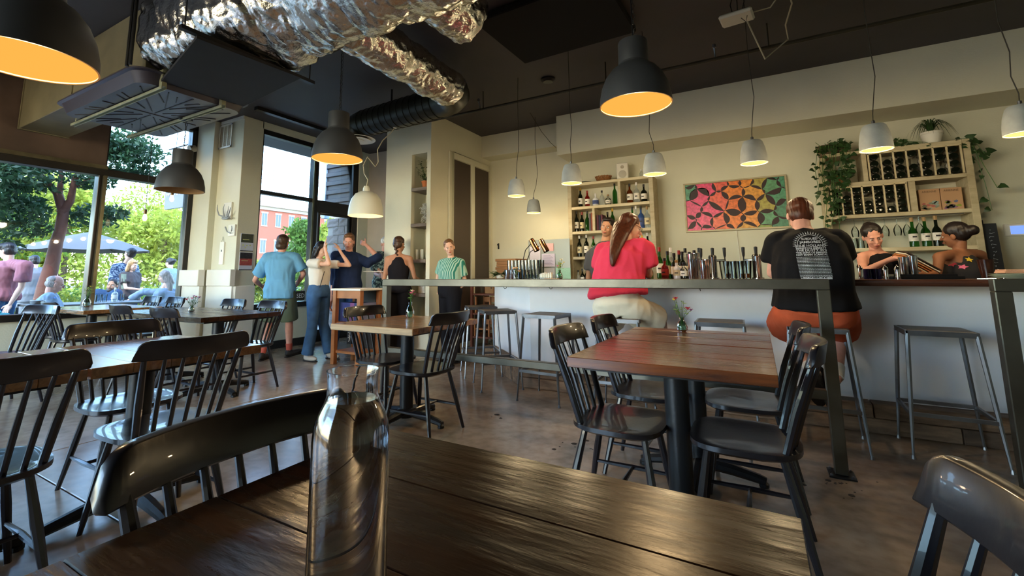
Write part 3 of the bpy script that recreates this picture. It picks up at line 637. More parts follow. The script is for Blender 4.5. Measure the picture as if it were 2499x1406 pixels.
flower_vase('small glass vase with peach and cream blossoms at the left end of the bar', (atY(1262, 680, 4.3).x, 4.28, ZB), ['peach', 'cream', 'peach', 'cream', 'peach', 'cream', 'peach'], VC, .06, .025, 2, .045, .06)
flower_vase('round glass vase with yellow and pink flowers on the bar, left of the pink-red shirt', (atY(1366, 680, 4.4).x, 4.4, ZB), ['yellow', 'pink', 'cream', 'yellow'], VG, .09, .032, 3, .06, .11)
flower_vase('glass vase with pink flowers on the honey-topped table', (-2.62, 3.11, .76), ['pink', 'pink', 'pink', 'pink', 'cream'], VG, .13, .036, 4, .055, .12)
flower_vase('small glass vase with one yellow and one dark red flower on the red-brown table', (-.44, 3.16, .76), ['yellow', 'red', 'red', 'mauve'], VG, .085, .033, 5, .06, .13)
flower_vase('little vase with red and mauve flowers on the middle left table', (-5.15, 2.62, .76), ['red', 'mauve', 'pink', 'red', 'mauve'], VC, .06, .03, 6, .08, .10)
flower_vase('clear round vase with yellow-green sprigs on the window table', (-7.15, 2.42, .76), ['yellow'], VC, .13, .045, 7, .08, .15, nst=14)
# copper twin-head lamp
t = thing('copper_lamp', 'twin-headed copper lamp on a thin curved arm at the left end of the bar', 'lamp'); CU = mat('polished_copper', '#c98a5a', .14, 1); t.location = (-2.28, 4.62, ZB)
B().lathe([(.06, 0), (.06, .012), (.01, .016)], 16).build('base', TBLACK, t)
B().tube([(0, 0, .01), (.005, 0, .2), (.04, 0, .32), (.11, 0, .39)], .0045, 6).tube([(.03, .02, .01), (.045, .02, .2), (.09, .02, .3), (.2, .02, .36)], .0045, 6).build('arm', TBLACK, t)
for x, z in ((.15, .37), (.265, .36)):
    M = Matrix.Translation((x, 0, z)) @ Matrix.Rotation(math.radians(-28), 4, 'Y')
    B().lathe([(.0, .085), (.026, .08), (.030, .06), (.034, -.07), (.031, -.07), (.028, .06)], 16, M=M).build('shade', CU, t)
# acrylic sheet with notices behind the glasses
t = thing('notice_panel', 'glossy panel with paper notices behind the tall glasses', 'panel', (0, 0, 0)); p0, p1 = atY(1290, 680, 6.55), atY(1392, 680, 6.55)
B().box(p0.x, p1.x, 6.56, 6.568, 1.0, 1.66).build('acrylic_sheet', mat('mirror_sheet', '#73766f', .3, .15), t)
for a, b_, z0, z1, c in ((1292, 1318, 1.34, 1.56, '#c4c0d0'), (1321, 1353, 1.24, 1.44, '#bdb6cc'), (1324, 1350, 1.48, 1.6, '#c9a0a4'), (1354, 1390, 1.03, 1.22, '#9cc9b4'), (1322, 1352, 1.03, 1.22, '#a9aab0')):
    B().box(atY(a, 600, 6.54).x, atY(b_, 600, 6.54).x, 6.55, 6.553, z0, z1).build('paper_notice', mat('paper_' + c[1:], c, .7, var=.06, vs=60), t)
b = B()
for k in range(9): b.box(atY(1325, 600, 6.54).x, atY(1349 - (k % 3) * 3, 600, 6.54).x, 6.5485, 6.5495, 1.27 + k * .017, 1.274 + k * .017)
b.build('printed_line', mat('notice_ink', '#6a6280', .7), t)
# lower-left: napkin caddy
tag(B().box(-.07, .07, -.03, .03, 0, .05).build('clear_caddy', CLEAR), 'clear low caddy of packets in front of the tall glasses', 'caddy', loc=(atY(1335, 680, 4.3).x, 4.3, ZB))
pk = bpy.data.objects['clear_caddy']
for i in range(6): B().box(-.06 + i * .02, -.046 + i * .02, -.024, .024, .003, .06 + .004 * (i % 3)).build('packet', LBW, pk)
# liquor bottles standing on the bar
L6 = [(1612, 'green', .31, LBW, 'red', 4.75, 'dark green bottle with red neck'), (1624, 'red', .19, LBR, 'black', 4.42, 'short red bitter bottle'), (1632, 'green', .26, LBC, 'black', 4.6, 'small green bottle with cream label'), (1640, 'water', .30, LBW, 'white', 4.75, 'frosted pale bottle with white cap'),
      (1648, 'dark', .24, LBW, 'black', 4.58, 'black bottle with white shoulder label'), (1653, 'white', .17, LBC, 'cork', 4.42, 'squat white-labelled round bottle'), (1660, 'dark', .27, LBW, 'red', 4.72, 'dark bottle with red cap'), (1668, 'dark', .25, LBW, 'black', 4.55, 'black bottle with white label, middle'),
      (1676, 'water', .29, LBW, 'black', 4.75, 'clear tall bottle with black cap'), (1670, 'clear', .15, LBW, 'black', 4.4, 'small silver-labelled bottle'), (1686, 'dark', .25, LBC, 'black', 4.68, 'dark bottle left of the steel shaker'), (1698, 'blue', .27, LBB, 'black', 4.78, 'blue-labelled bottle behind the steel shaker'), (1710, 'water', .29, LBW, 'black', 4.78, 'clear bottle left of the first tap tower')]
for px, g_, h, lb, cp, yy, d in L6: bottle(d + ' in the row on the bar', (atY(px, 680, yy).x, yy, ZB), g_, h, .032, lb, cp, .32, .012, 'bottles standing on the bar')
MS = mat('mirror_steel', '#cfd2d4', .12, 1)
for px, h, r, yy, d in ((1571, .23, .03, 4.4, 'steel shaker just right of the pink-red shirt'), (1583, .22, .03, 4.46, 'second steel shaker right of the pink-red shirt'), (1689, .22, .034, 4.35, 'tall steel shaker right of the bottle row'), (1700, .23, .034, 4.42, 'steel shaker beside the first shaker of its pair'), (1719, .16, .034, 4.3, 'short steel shaker beside the tap tower'), (1726, .17, .03, 4.36, 'short steel shaker touching the tap tower'),
                        (2210, .16, .03, 4.5, 'steel shaker behind the tray, left'), (2232, .17, .03, 4.5, 'steel shaker behind the tray, right')):
    t = thing('cocktail_shaker', d, 'shaker', (atY(px, 680, yy).x, yy, ZB), 0, 'steel shakers on the bar')
    B().lathe([(r * .75, 0), (r * .8, .004), (r, h * .95), (r * 1.03, h)], 16).build('tin', MS, t); B().lathe([(r * 1.04, h), (r * 1.04, h * .985), (r * .9, h * 1.0)], 16, closed=False).build('rim', STEEL, t)
for px, d in ((1742, 'chrome beer tap tower with three handles, left of the pint glasses'), (1850, 'chrome beer tap tower with three handles, right of the pint glasses')):
    t = thing('tap_tower', d, 'beer tap', (atY(px, 680, 4.7).x, 4.7, ZB), 0, 'beer tap towers')
    B().lathe([(.05, 0), (.05, .01), (.036, .014), (.036, .19), (.038, .2), (.03, .215), (0, .22)], 20).build('column', MS, t)
    for dx in (-.1, 0, .1):
        B().tube([(0, 0, .165), (dx * .9, .06, .168)], .011, 8).tube([(dx, .06, .168), (dx, .1, .165), (dx, .11, .12)], .009, 8).build('faucet', MS, t)
        B().tube([(dx, .06, .17), (dx, .055, .2)], .006, 6).lathe([(.008, 0), (.012, .02), (.015, .085), (.006, .09)], 10, (dx, .055, .198)).build('handle', mat('black_tap_handle', '#1c1b1d', .3), t)
BEER = gmat('amber_beer', '#b4671c')
for i in range(8):
    px = 1770 + (i % 4) * 9 + (i // 4) * 36; yy = 4.55 + .1 * (i % 2)
    glass(('pint glass with a little amber beer, %s from the left between the tap towers' if i in (1, 5, 6) else 'empty clear pint glass, %s from the left between the tap towers') % ORD[i], (atY(px, 680, yy).x, yy, ZB), .155, .03, .042, 'pint glasses between the taps', liquid=BEER if i in (1, 5, 6) else None)
for px, d in ((2102, 'small steel salt shaker at the left of the cruets'), (2163, 'small steel pepper shaker left of the dark tray'), (2192, 'small steel shaker touching the dark tray')):
    t = thing('salt_shaker', d, 'shaker', (atY(px, 680, 4.3).x, 4.3, ZB), 0, 'small steel shakers on the bar')
    B().lathe([(.017, 0), (.018, .004), (.014, .03), (.017, .07), (.012, .085)], 12).build('body', MS, t); B().lathe([(.018, .07), (.014, .085), (.004, .095), (.006, .1), (0, .105)], 12).build('finial', MS, t)
for px, d in ((2120, 'left of two small dark violet glass jars on the bar'), (2140, 'right of two small dark violet glass jars on the bar')): glass(d, (atY(px, 680, 4.36).x, 4.36, ZB), .075, .028, .03, 'violet jars on the bar', 'glass_jar', 'jar', gmat('violet_glass', '#2c2a6a'))
tag(B().box(-.20, .20, -.1, .1, 0, .02).box(-.17, .17, -.08, .08, .02, .035).build('serving_tray', mat('black_tray_plastic', '#141315', .3)), 'flat black tray lying on the bar in front of the two bartenders', 'tray', loc=(atY(2250, 680, 4.45).x, 4.45, ZB))
# right end: plates, napkin, brown glass, spoon
PX = atY(2475, 672, 4.3).x
for i in range(3): tag(B().lathe([(.05, 0), (.08, .003), (.118, .012), (.12, .014), (.078, .008), (0, .006)], 28).build('plate', mat('pale_plate_glaze', '#c6cdb8', .25)), ['lowest', 'middle', 'topmost'][i] + ' pale green plate of the stack at the right end of the bar', 'plate', 'stacked plates', (PX, 4.3, ZB + i * .011))
b = B(); nn = 14
for i in range(3): b.box(-.085 + .004 * i, .09 - .006 * i, -.05, .05, .022 + ZB * 0 + i * .008, .029 + i * .008)
tag(b.build('folded_napkin', mat('peach_cloth', '#dba98c', .9, bump=.2), bevel=.003), 'folded peach cloth napkin on the plate stack', 'napkin', loc=(PX + .01, 4.3, ZB + .018), rz=.2)
glass('dark brown fluted tumbler left of the plate stack', (atY(2440, 672, 4.42).x - .02, 4.55, ZB), .135, .03, .045, None, m=mat('brown_tumbler', '#3c2019', .15, trans=.3))
tag(B().tube([(-.06, 0, .004), (.03, 0, .006)], .003, 6).ball((.05, 0, .006), (.022, .012, .004)).build('spoon', MS), 'steel spoon lying on the bar beside the plates', 'spoon', loc=(atY(2432, 680, 4.2).x - .03, 4.2, ZB), rz=-.6)
for px, d in ((1402, 'wooden chopstick pair lying on the bar beside the vase'),): tag(B().tube([(-.09, 0, .004), (.09, .01, .004)], .004, 5).tube([(-.08, .02, .004), (.1, .0, .004)], .004, 5).build('stirrers', mat('pale_stick', '#b98a62', .6)), d, 'sticks', loc=(atY(1345, 684, 4.2).x, 4.2, ZB), rz=-.3)
# wall switch, thermostat, cord, blackboard
tag(B().box(-.012, .012, -.012, 0, -.05, .05).box(-.02, .006, -.02, -.01, .015, .035).build('wall_hook', TBLACK), 'small black hook on the wall right of the screened cupboard', 'hook', loc=(atY(1217, 601, 7.0).x, 7.0, atY(1217, 601, 7.0).z))
p = atY(2484, 561, 7.0); t = thing('thermostat', 'white wall thermostat with a blue-lit screen at the right', 'thermostat', (p.x, 7.0, p.z))
B().box(-.11, .09, -.03, 0, -.065, .065).build('housing', WHITE, t, bevel=.006); B().box(-.065, .08, -.034, -.03, -.045, .042).build('screen', mat('blue_screen', '#6f8fd0', .2, emis='#6f90e8', es=.5), t)
t = thing('menu_blackboard', 'tall narrow blackboard with chalk writing leaning right of the wine shelving', 'blackboard', (2.115, 6.7, .967), 0); t.rotation_euler = (math.radians(-4), 0, 0)
B().box(-.04, .075, -.01, .01, 0, .66).build('board', mat('slate', '#20242a', .7, var=.1), t, bevel=.002); CH = mat('chalk', '#b8c0cc', .9)
b = B(); r7 = random.Random(5)
for i in range(15):
    z = .06 + i * .038; x = .005 + r7.uniform(0, .01)
    b.tube([(x + r7.uniform(0, .012) * q, -.0112, z + r7.uniform(-.01, .01)) for q in range(4)], .0018, 4)
b.build('chalk_mark', CH, t)
o = thing('menu_blackboard', 'second narrow blackboard half behind the first, right of the wine shelving', 'blackboard', (2.075, 6.78, .967)); B().box(-.03, .03, -.01, .01, 0, .7).build('board', MATS['slate'], o)
# painting
ART = bpy.data.materials.new('leaf_cell_painting'); ART.use_nodes = True; t_ = ART.node_tree; N = t_.nodes; L = t_.links; bs_ = N['Principled BSDF']; bs_.inputs['Roughness'].default_value = .35
tc = N.new('ShaderNodeTexCoord'); n = N.new('ShaderNodeTexNoise'); n.inputs['Scale'].default_value = 26; n.inputs['Detail'].default_value = 8; L.new(tc.outputs['Object'], n.inputs['Vector'])
r = N.new('ShaderNodeValToRGB'); r.color_ramp.elements[0].position = .35; r.color_ramp.elements[0].color = (.55, .5, .5, 1); r.color_ramp.elements[1].position = .6; r.color_ramp.elements[1].color = (1, 1, 1, 1); L.new(n.outputs['Fac'], r.inputs[0])
at_ = N.new('ShaderNodeAttribute'); at_.attribute_name = 'cell'; mx = N.new('ShaderNodeMix'); mx.data_type = 'RGBA'; mx.blend_type = 'MULTIPLY'; mx.inputs[0].default_value = .8
L.new(at_.outputs['Color'], mx.inputs[6]); L.new(r.outputs[0], mx.inputs[7]); L.new(mx.outputs[2], bs_.inputs['Base Color'])
p0, p1 = atY(1672, 452, 6.97), atY(1925, 553, 6.97); AX0, AX1, AZ0, AZ1 = -.84, .41, 1.70, 2.40
t = thing('painting', 'wide painting of pink, orange and green leaf-like cells outlined in black, above the bar', 'painting', ((AX0 + AX1) / 2, 6.995, (AZ0 + AZ1) / 2))
W2, H2 = (AX1 - AX0) / 2, (AZ1 - AZ0) / 2
B().box(-W2 + .02, W2 - .02, -.03, 0, -H2 + .02, H2 - .02).build('canvas', mat('painted_black', '#2a1218', .5), t)
for a in ((-W2, W2, H2 - .022, H2), (-W2, W2, -H2, -H2 + .022)): B().box(a[0], a[1], -.045, 0, a[2], a[3]).build('frame_strip', LAMB, t, bevel=.002)
for x in (-W2, W2 - .022): B().box(x, x + .022, -.045, 0, -H2 + .022, H2 - .022).build('frame_strip', LAMB, t, bevel=.002)
# cells: irregular patches with inward-curved sides between scattered seeds, joined as one painted layer
ra = random.Random(21); vs = []; fs = []; cols = []
PAL = [(0, '#e23a78'), (.22, '#f0467c'), (.38, '#ee5f50'), (.48, '#f27f30'), (.62, '#ee9a38'), (.70, '#d9a545'), (.78, '#8aa050'), (.88, '#4f9c7a'), (1, '#3f8068')]
def pal(u):
    for (a, ca), (b_, cb) in zip(PAL, PAL[1:]):
        if u <= b_: k = (u - a) / (b_ - a); A_, B_ = lin(ca), lin(cb); return [A_[i] + (B_[i] - A_[i]) * k for i in range(3)] + [1]
    return lin(PAL[-1][1])
seeds = []
while len(seeds) < 34:
    p = (ra.uniform(-W2 - .03, W2 + .03), ra.uniform(-H2 - .03, H2 + .03))
    if all((p[0] - q[0]) ** 2 + (p[1] - q[1]) ** 2 > .0205 for q in seeds): seeds.append(p)
    elif ra.random() < .0006: break
def clip(poly, nx_, nz_, d):
    out = []
    for i in range(len(poly)):
        a, b_ = poly[i], poly[(i + 1) % len(poly)]; da, db = a[0] * nx_ + a[1] * nz_ - d, b_[0] * nx_ + b_[1] * nz_ - d
        if da <= 0: out.append(a)
        if da * db < 0: k = da / (da - db); out.append((a[0] + (b_[0] - a[0]) * k, a[1] + (b_[1] - a[1]) * k))
    return out
for si, (cx, cz) in enumerate(seeds):
    poly = [(-W2 + .024, -H2 + .024), (W2 - .024, -H2 + .024), (W2 - .024, H2 - .024), (-W2 + .024, H2 - .024)]; cx0, cz0 = cx, cz
    for q in seeds:
        if q != (cx, cz):
            dx, dz = q[0] - cx, q[1] - cz; L_ = math.hypot(dx, dz)
            if L_ < .6: poly = clip(poly, dx / L_, dz / L_, ((q[0] + cx) / 2 * dx + (q[1] + cz) / 2 * dz) / L_ - .0015)
            if len(poly) < 3: break
    if len(poly) < 3: continue
    mx_, mz_ = sum(p[0] for p in poly) / len(poly), sum(p[1] for p in poly) / len(poly); ring = []
    for i in range(len(poly)):
        A_, B_ = V(poly[i]), V(poly[(i + 1) % len(poly)]); e_ = (B_ - A_).length; edge = abs(A_.x - B_.x) < 1e-6 and abs(abs(A_.x) - W2 + .024) < 1e-4 or abs(A_.y - B_.y) < 1e-6 and abs(abs(A_.y) - H2 + .024) < 1e-4
        sag = 0 if edge else e_ * ra.choice((.12, .28, .36, .06, .2)); inn = (V((mx_, mz_)) - (A_ + B_) / 2).normalized()
        for s_ in range(6): u = s_ / 6; P_ = A_.lerp(B_, u) + inn * sag * 4 * u * (1 - u) * .9; ring.append((P_.x, P_.y))
    base = len(vs); vs.append((mx_, -.0312, mz_)); u = (mx_ + W2) / (2 * W2) + ra.uniform(-.07, .07)
    if mx_ < -W2 + .22 and mz_ > H2 - .16: u = .9
    vs += [(x, -.0312, z) for x, z in ring]; fs += [(base, base + 1 + q, base + 1 + (q + 1) % len(ring)) for q in range(len(ring))]; cols += [pal(max(0, min(1, u)))] * (len(ring) + 1)
me = bpy.data.meshes.new('leaf_cells'); me.from_pydata(vs, [], fs); ca = me.color_attributes.new('cell', 'FLOAT_COLOR', 'POINT'); ca.data.foreach_set('color', np.array(cols, dtype=np.float32).ravel())
me.materials.append(ART); o = bpy.data.objects.new('leaf_cells', me); C.objects.link(o); o.parent = t
tag(B().tube([(0, -.01, 0), (.01, -.012, -.25), (.025, -.012, -.6), (.02, -.01, -.72)], .004, 6).build('white_cord', WHITE), 'thin white cord hanging down the wall below the painting', 'cord', loc=(atY(1797, 560, 6.98).x, 6.99, 1.70))
# ================================================================ things on the ceiling
from mathutils import noise as mnoise
def foilmat():
    m = mat('crumpled_foil', '#d6d4cd', .16, 1, bump=.7, bs=30); return m
FOIL = foilmat()
def crumple(o, amp, sc, seed=0, fold=0, fine=1):
    me = o.data; n = len(me.vertices); me.calc_loop_triangles()
    nr = [v.normal.copy() for v in me.vertices]
    for v, k in zip(me.vertices, nr):
        p = v.co * sc + V((seed, seed * 1.7, 0)); d = mnoise.noise(p) * amp + abs(mnoise.noise(p * 2.7)) * amp * .6 + mnoise.noise(V((p.x * 6, p.y * 2, p.z * 6))) * amp * .25
        if fold: d += abs(math.sin((v.co.x * 1.0 + v.co.y * .6 + v.co.z * .7) * fold + 2 * mnoise.noise(v.co * 2))) ** .5 * amp * .9
        q = V((v.co.x * 9 + v.co.z * 5, v.co.y * 9 - v.co.x * 4, v.co.z * 9 + v.co.y * 3)); d += (1 - 2 * abs(mnoise.noise(q))) * amp * .22 * fine + (1 - 2 * abs(mnoise.noise(q * 2.3))) * amp * .13 * fine
        v.co += k * d
def grid_tube(path, rad, nu, nv, sup=None):
    """dense tube; rad(t, a) gives the radius; path(t) the centre and direction"""
    vs = []; fs = []
    for i in range(nu + 1):
        t = i / nu; c, d = path(t); d = d.normalized(); u = V((0, 0, 1)); a = d.cross(u).normalized(); b = a.cross(d)
        for j in range(nv): th = 2 * PI * j / nv; r = rad(t, th); vs.append(c + a * math.cos(th) * r[0] + b * math.sin(th) * r[1])
    for i in range(nu):
        for j in range(nv): fs.append((i * nv + j, i * nv + (j + 1) % nv, (i + 1) * nv + (j + 1) % nv, (i + 1) * nv + j))
    fs += [tuple(range(nv - 1, -1, -1)), tuple(range(nu * nv, nu * nv + nv))]
    return vs, fs
dt = thing('foil_duct', 'fat foil-wrapped air duct with crumpled silver skin crossing the ceiling', 'duct')
def box_round(t, th, wy, wz, r):
    # superellipse blending from a box to a circle
    e = .35 + .65 * t; c, s_ = math.cos(th), math.sin(th)
    return (((1 - t) * wy + t * r) * (abs(c) ** e / max(abs(c), 1e-4)) if abs(c) > 1e-3 else 0, 0)
vs = []; fs = []; nv = 128; nu = 230
for i in range(nu + 1):
    t = i / nu; x = -4.42 + t * 3.5; k = min(1, max(0, (x + 3.45) / .6)); k = k * k * (3 - 2 * k); e = .4 + .6 * k
    cy = 2.1 + .03 * k; cz = 3.24 - .01 * k; ry = .42 + (.33 - .42) * k; rz_ = .30 + (.33 - .30) * k
    for j in range(nv):
        th = 2 * PI * j / nv; c, s_ = math.cos(th), math.sin(th)
        vs.append((x, cy + math.copysign(abs(c) ** e, c) * ry, cz + math.copysign(abs(s_) ** e, s_) * rz_))
for i in range(nu):
    for j in range(nv): fs.append((i * nv + j, i * nv + (j + 1) % nv, (i + 1) * nv + (j + 1) % nv, (i + 1) * nv + j))
fs += [tuple(range(nv)), tuple(range(nu * nv, nu * nv + nv))]
o = B().add(vs, fs).build('foil_wrap', FOIL, dt, smooth=80); crumple(o, .045, 3.2, 1, 7)
o = bpy.data.objects.new('x', None); bpy.data.objects.remove(o)
v_, f_ = grid_tube(lambda t: (V((-2.84, 2.35 + 1.62 * t, 3.22 - .03 * t)), V((0, 1, 0))), lambda t, a: (.195, .195), 130, 80)
o = B().add(v_, f_).build('foil_branch', FOIL, dt, smooth=80); crumple(o, .028, 5, 5, 0)
v_, f_ = grid_tube(lambda t: (V((-1.93, 2.35 + .58 * t, 3.22)), V((0, 1, 0))), lambda t, a: (.21, .21), 60, 80)
o = B().add(v_, f_).build('foil_branch', FOIL, dt, smooth=80); crumple(o, .028, 5, 9, 0)
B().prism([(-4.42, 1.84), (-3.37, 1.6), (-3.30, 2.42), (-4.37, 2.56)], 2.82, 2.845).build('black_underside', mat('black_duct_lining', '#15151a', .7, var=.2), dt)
sb = B().bar((-3.4, 1.5, 2.87), (-3.4, 2.62, 2.87), .045, .03); sb.tube([(-3.4, 1.53, 2.87), (-3.4, 1.53, CZ)], .006, 6).tube([(-3.4, 2.58, 2.87), (-3.4, 2.58, CZ)], .006, 6)
sb.build('hanger', TBLACK, dt)
# black spiral duct
sd = thing('spiral_duct', 'black spiral-seamed round duct running from the foil duct to the round ceiling diffuser', 'duct')
SPM = mat('black_spiral_duct', '#2a2b24', .35, .5, var=.15, vs=5)
pts = [V((-2.84, 3.9, 3.19)), V((-2.84, 4.02, 3.19)), V((-2.89, 4.13, 3.19)), V((-3.0, 4.21, 3.19)), V((-3.15, 4.25, 3.19)), V((-4.55, 4.35, 3.19))]
B().tube(pts[:5], .19, 28).build('elbow', SPM, sd); 
b = B(); d = (pts[5] - pts[4])
b.tube([pts[4], pts[5]], .18, 28)
b.build('pipe', SPM, sd); k = 13
for i in range(k):
    c = pts[4] + d * (i + .5) / k; B().tube([c, c + d.normalized() * .012], .187, 28).build('seam', SPM, sd)
B().tube([pts[5], pts[5] + V((-.1, 0, -.01)), pts[5] + V((-.15, 0, -.08)), pts[5] + V((-.16, 0, -.17))], [.18, .17, .16, .15], 24).build('end_boot', SPM, sd)
B().tube([(-4.0, 4.3, 3.36), (-4.0, 4.3, CZ)], .012, 6).build('hanger', TBLACK, sd)
t = thing('ceiling_diffuser', 'round white air diffuser with concentric rings hanging from the black duct', 'vent', (-4.70, 4.40, 3.0))
B().lathe([(.13, .03), (.235, .0), (.24, .006), (.14, .04)], 36).build('outer_ring', WHITE, t); B().lathe([(.09, -.002), (.17, -.012), (.172, -.006), (.1, .02)], 36).build('middle_ring', WHITE, t)
B().lathe([(0, -.02), (.08, -.014), (.082, -.008), (.02, .01)], 30).build('centre_cone', WHITE, t); B().lathe([(0, .025), (.14, .025)], 30).build('throat', FRAME, t)
# boxed duct and drain pan with its struts at the left
OLIVE = mat('olive_duct_paint', '#6c6650', .5, var=.22, vs=2, bump=.08, bs=10)
t = thing('box_duct', 'large olive-brown painted rectangular duct between the window wall and the foil duct', 'duct')
B().box(-7.66, -4.5, 1.74, 2.2, 2.92, CZ - .006).build('duct_body', OLIVE, t, bevel=.006)
for x in (-7.66, -6.1): B().box(x, x + .03, 1.73, 2.21, 2.91, CZ - .006).build('flange', OLIVE, t)
t = thing('drain_pan', 'wide shallow grey plastic drain pan with ribbed underside slung below the duct', 'pan', (-5.3, 2.16, 0))
def rrect(a, b_, r, n=6):
    out = []
    for cx, cy, a0 in ((a - r, b_ - r, 0), (-a + r, b_ - r, 90), (-a + r, -b_ + r, 180), (a - r, -b_ + r, 270)):
        for i in range(n + 1): q = math.radians(a0 + 90 * i / n); out.append((cx + r * math.cos(q), cy + r * math.sin(q)))
    return out
PANM = mat('grey_pan_plastic', '#3c3a46', .35, var=.06)
rings = [(rrect(.83, .46, .12), 2.79), (rrect(.87, .50, .14), 2.885), (rrect(.9, .53, .15), 2.89), (rrect(.9, .53, .15), 2.905), (rrect(.86, .49, .14), 2.905)]
vs = [(x, y, z) for r_, z in rings for x, y in r_]; n_ = len(rings[0][0]); fs = [tuple(range(n_ - 1, -1, -1))]
for i in range(len(rings) - 1): fs += [(i * n_ + j, i * n_ + (j + 1) % n_, (i + 1) * n_ + (j + 1) % n_, (i + 1) * n_ + j) for j in range(n_)]
B().add(vs, fs).build('pan_shell', PANM, t, smooth=40)
b = B(); rib = mat('dark_rib', '#201f24', .5)
for a in (-1, 1):
    for x0, y0, x1, y1 in ((.05, 0, .78, 0), (.1, .05, .7, .4), (.12, .12, .4, .42), (.3, .02, .76, .2), (.45, .1, .75, .3), (.2, .3, .3, .42), (.55, .04, .7, .1)):
        for c in (-1, 1): b.bar((a * x0, c * y0, 2.788), (a * x1, c * y1, 2.788), .010, .006)
b.bar((0, -.42, 2.788), (0, .42, 2.788), .014, .006); b.build('rib', rib, t)
STR = mat('zinc_strut', '#a3a68c', .4, .5, var=.15, vs=10)
for y, lab in ((-.26, 'near'), (.26, 'far')):
    o = thing('strut_rail', 'slotted zinc strut under the drain pan, the %s one of two' % ('camera-side' if y < 0 else 'window-side'), 'strut', (-5.35, 2.12 + y, 2.755), 0, 'zinc struts under the drain pan')
    B().box(-1.03, .95, -.02, -.014, 0, .03).box(-1.03, .95, .014, .02, 0, .03).box(-1.03, .95, -.02, .02, .026, .03).build('channel', STR, o)
    B().box(.9, .95, -.02, .02, .03, .2).box(.9, 1.0, -.02, .02, .19, .2).build('end_bracket', STR, o); B().tube([(.85, 0, .03), (.85, 0, CZ - 2.755)], .005, 6).tube([(-.95, 0, .03), (-.95, 0, CZ - 2.755)], .005, 6).build('threaded_rod', STR, o)
for x in (-4.52, -4.46): tag(B().tube([(x, 1.62, 2.9), (x, 1.62, CZ)], .014, 8).build('conduit', TBLACK), 'black vertical conduit beside the foil duct, the %s of two' % ('left' if x < -4.5 else 'right'), 'pipe', 'black conduits')
tag(B().tube([(-7.3, 1.3, CZ), (-7.3, 1.3, 3.3)], .008, 6).box(-7.36, -7.24, 1.26, 1.34, 3.27, 3.3).build('ceiling_bracket', STR), 'small zinc bracket on a rod hanging near the boxed duct at the upper left', 'bracket')
# spotlights by the jamb
t = thing('spotlight', 'small grey adjustable spotlight on a black arm above the window jamb', 'lamp', (-7.3, 3.55, 3.05)); B().tube([(0, 0, .5), (0, 0, .05), (.06, -.06, 0)], .01, 6).build('arm', TBLACK, t)
B().lathe([(.02, -.05), (.05, -.03), (.055, .06), (.045, .06)], 14, M=Matrix.Rotation(1.9, 4, 'X')).build('head', mat('grey_lamp_head', '#8a877c', .5), t)
# sprinkler pipe
t = thing('sprinkler_pipe', 'thin dark steel pipe with small sprinkler heads crossing the ceiling above the bar', 'pipe', (0, 4.97, 3.3)); PM = mat('dark_pipe', '#4a463a', .4, .6, var=.2)
B().tube([(-5.0, 0, 0), (5.9, 0, 0)], .019, 10).build('pipe', PM, t)
for x in (-3.0, -1.35, .25, 2.0): B().tube([(x, 0, .01), (x, 0, .25)], .007, 6).lathe([(.026, -.01), (.026, .01)], 10, (x, 0, 0), closed=False).build('hanger', PM, t)
for x in (-3.05, -.22, 1.9): B().tube([(x, 0, 0), (x, 0, .06), (x, -.03, .11)], .01, 6).lathe([(.02, .11), (.02, .14), (.008, .15)], 8, (x, -.03, 0)).build('sprinkler_head', STEEL, t)
tag(B().box(-.62, .62, -.5, .5, -.07, 0).build('dark_recess_panel', mat('dark_recess_black', '#0d0c0c', .95), bevel=.01), 'matt black rectangular panel standing in for a darker opening in the ceiling', 'panel', loc=(-1.5, 3.86, CZ - .012), rz=-.04)  # black slab added under the ceiling in place of a darker recess
t = thing('wireless_router', 'white rounded router box slung from the ceiling', 'router', (-.0, 4.16, 3.25), -.12)
B().box(-.125, .125, -.1, .1, 0, .035).build('housing', mat('white_router_plastic', '#c9c8ba', .4), t, bevel=.014); B().box(-.12, .12, .05, .12, .03, .08).build('mount', PM, t)
b = B()
for dx in (-.03, 0, .03): b.tube([(dx, .06, .06), (dx * 1.8, .1, .2), (dx * .6, .08, .3)], .004, 5)
b.tube([(.08, -.02, .0), (.07, -.03, -.06), (.02, .0, .02)], .003, 5); b.build('black_cable', TBLACK, t)
wc = mat('white_cable', '#b5ae94', .5)
b = B(); b.tube([(.1, 4.2, 3.3), (.25, 4.25, 3.33), (.36, 4.2, 3.45), (.37, 4.3, 3.54)], .006, 6)
tag(b.build('cable', wc), 'short white cable looping from the router to the ceiling', 'cable')
b = B(); b.tube([(.38, 4.3, 3.54), (.42, 4.45, 3.42), (.38, 4.7, 3.36), (.41, 4.96, 3.335), (.2, 4.75, 3.1), (.12, 4.6, 3.3), (.05, 4.5, 3.5)], .007, 6)
tag(b.build('cable', wc), 'long white cable draped over the sprinkler pipe above the third concrete pendant', 'cable')
for (x, y), lab in (((-3.46, 3.47), 'round white smoke detector beside the foil branch duct'), ((-2.1, 5.05), 'small dark ceiling junction plate above the two left concrete pendants')):
    tag(B().lathe([(.09, 0), (.09, -.02), (.06, -.045), (0, -.05)], 20).build('smoke_detector' if 'smoke' in lab else 'ceiling_plate', WHITE if 'white' in lab else TBLACK), lab, 'smoke detector' if 'smoke' in lab else 'ceiling plate', loc=(x, y, CZ))
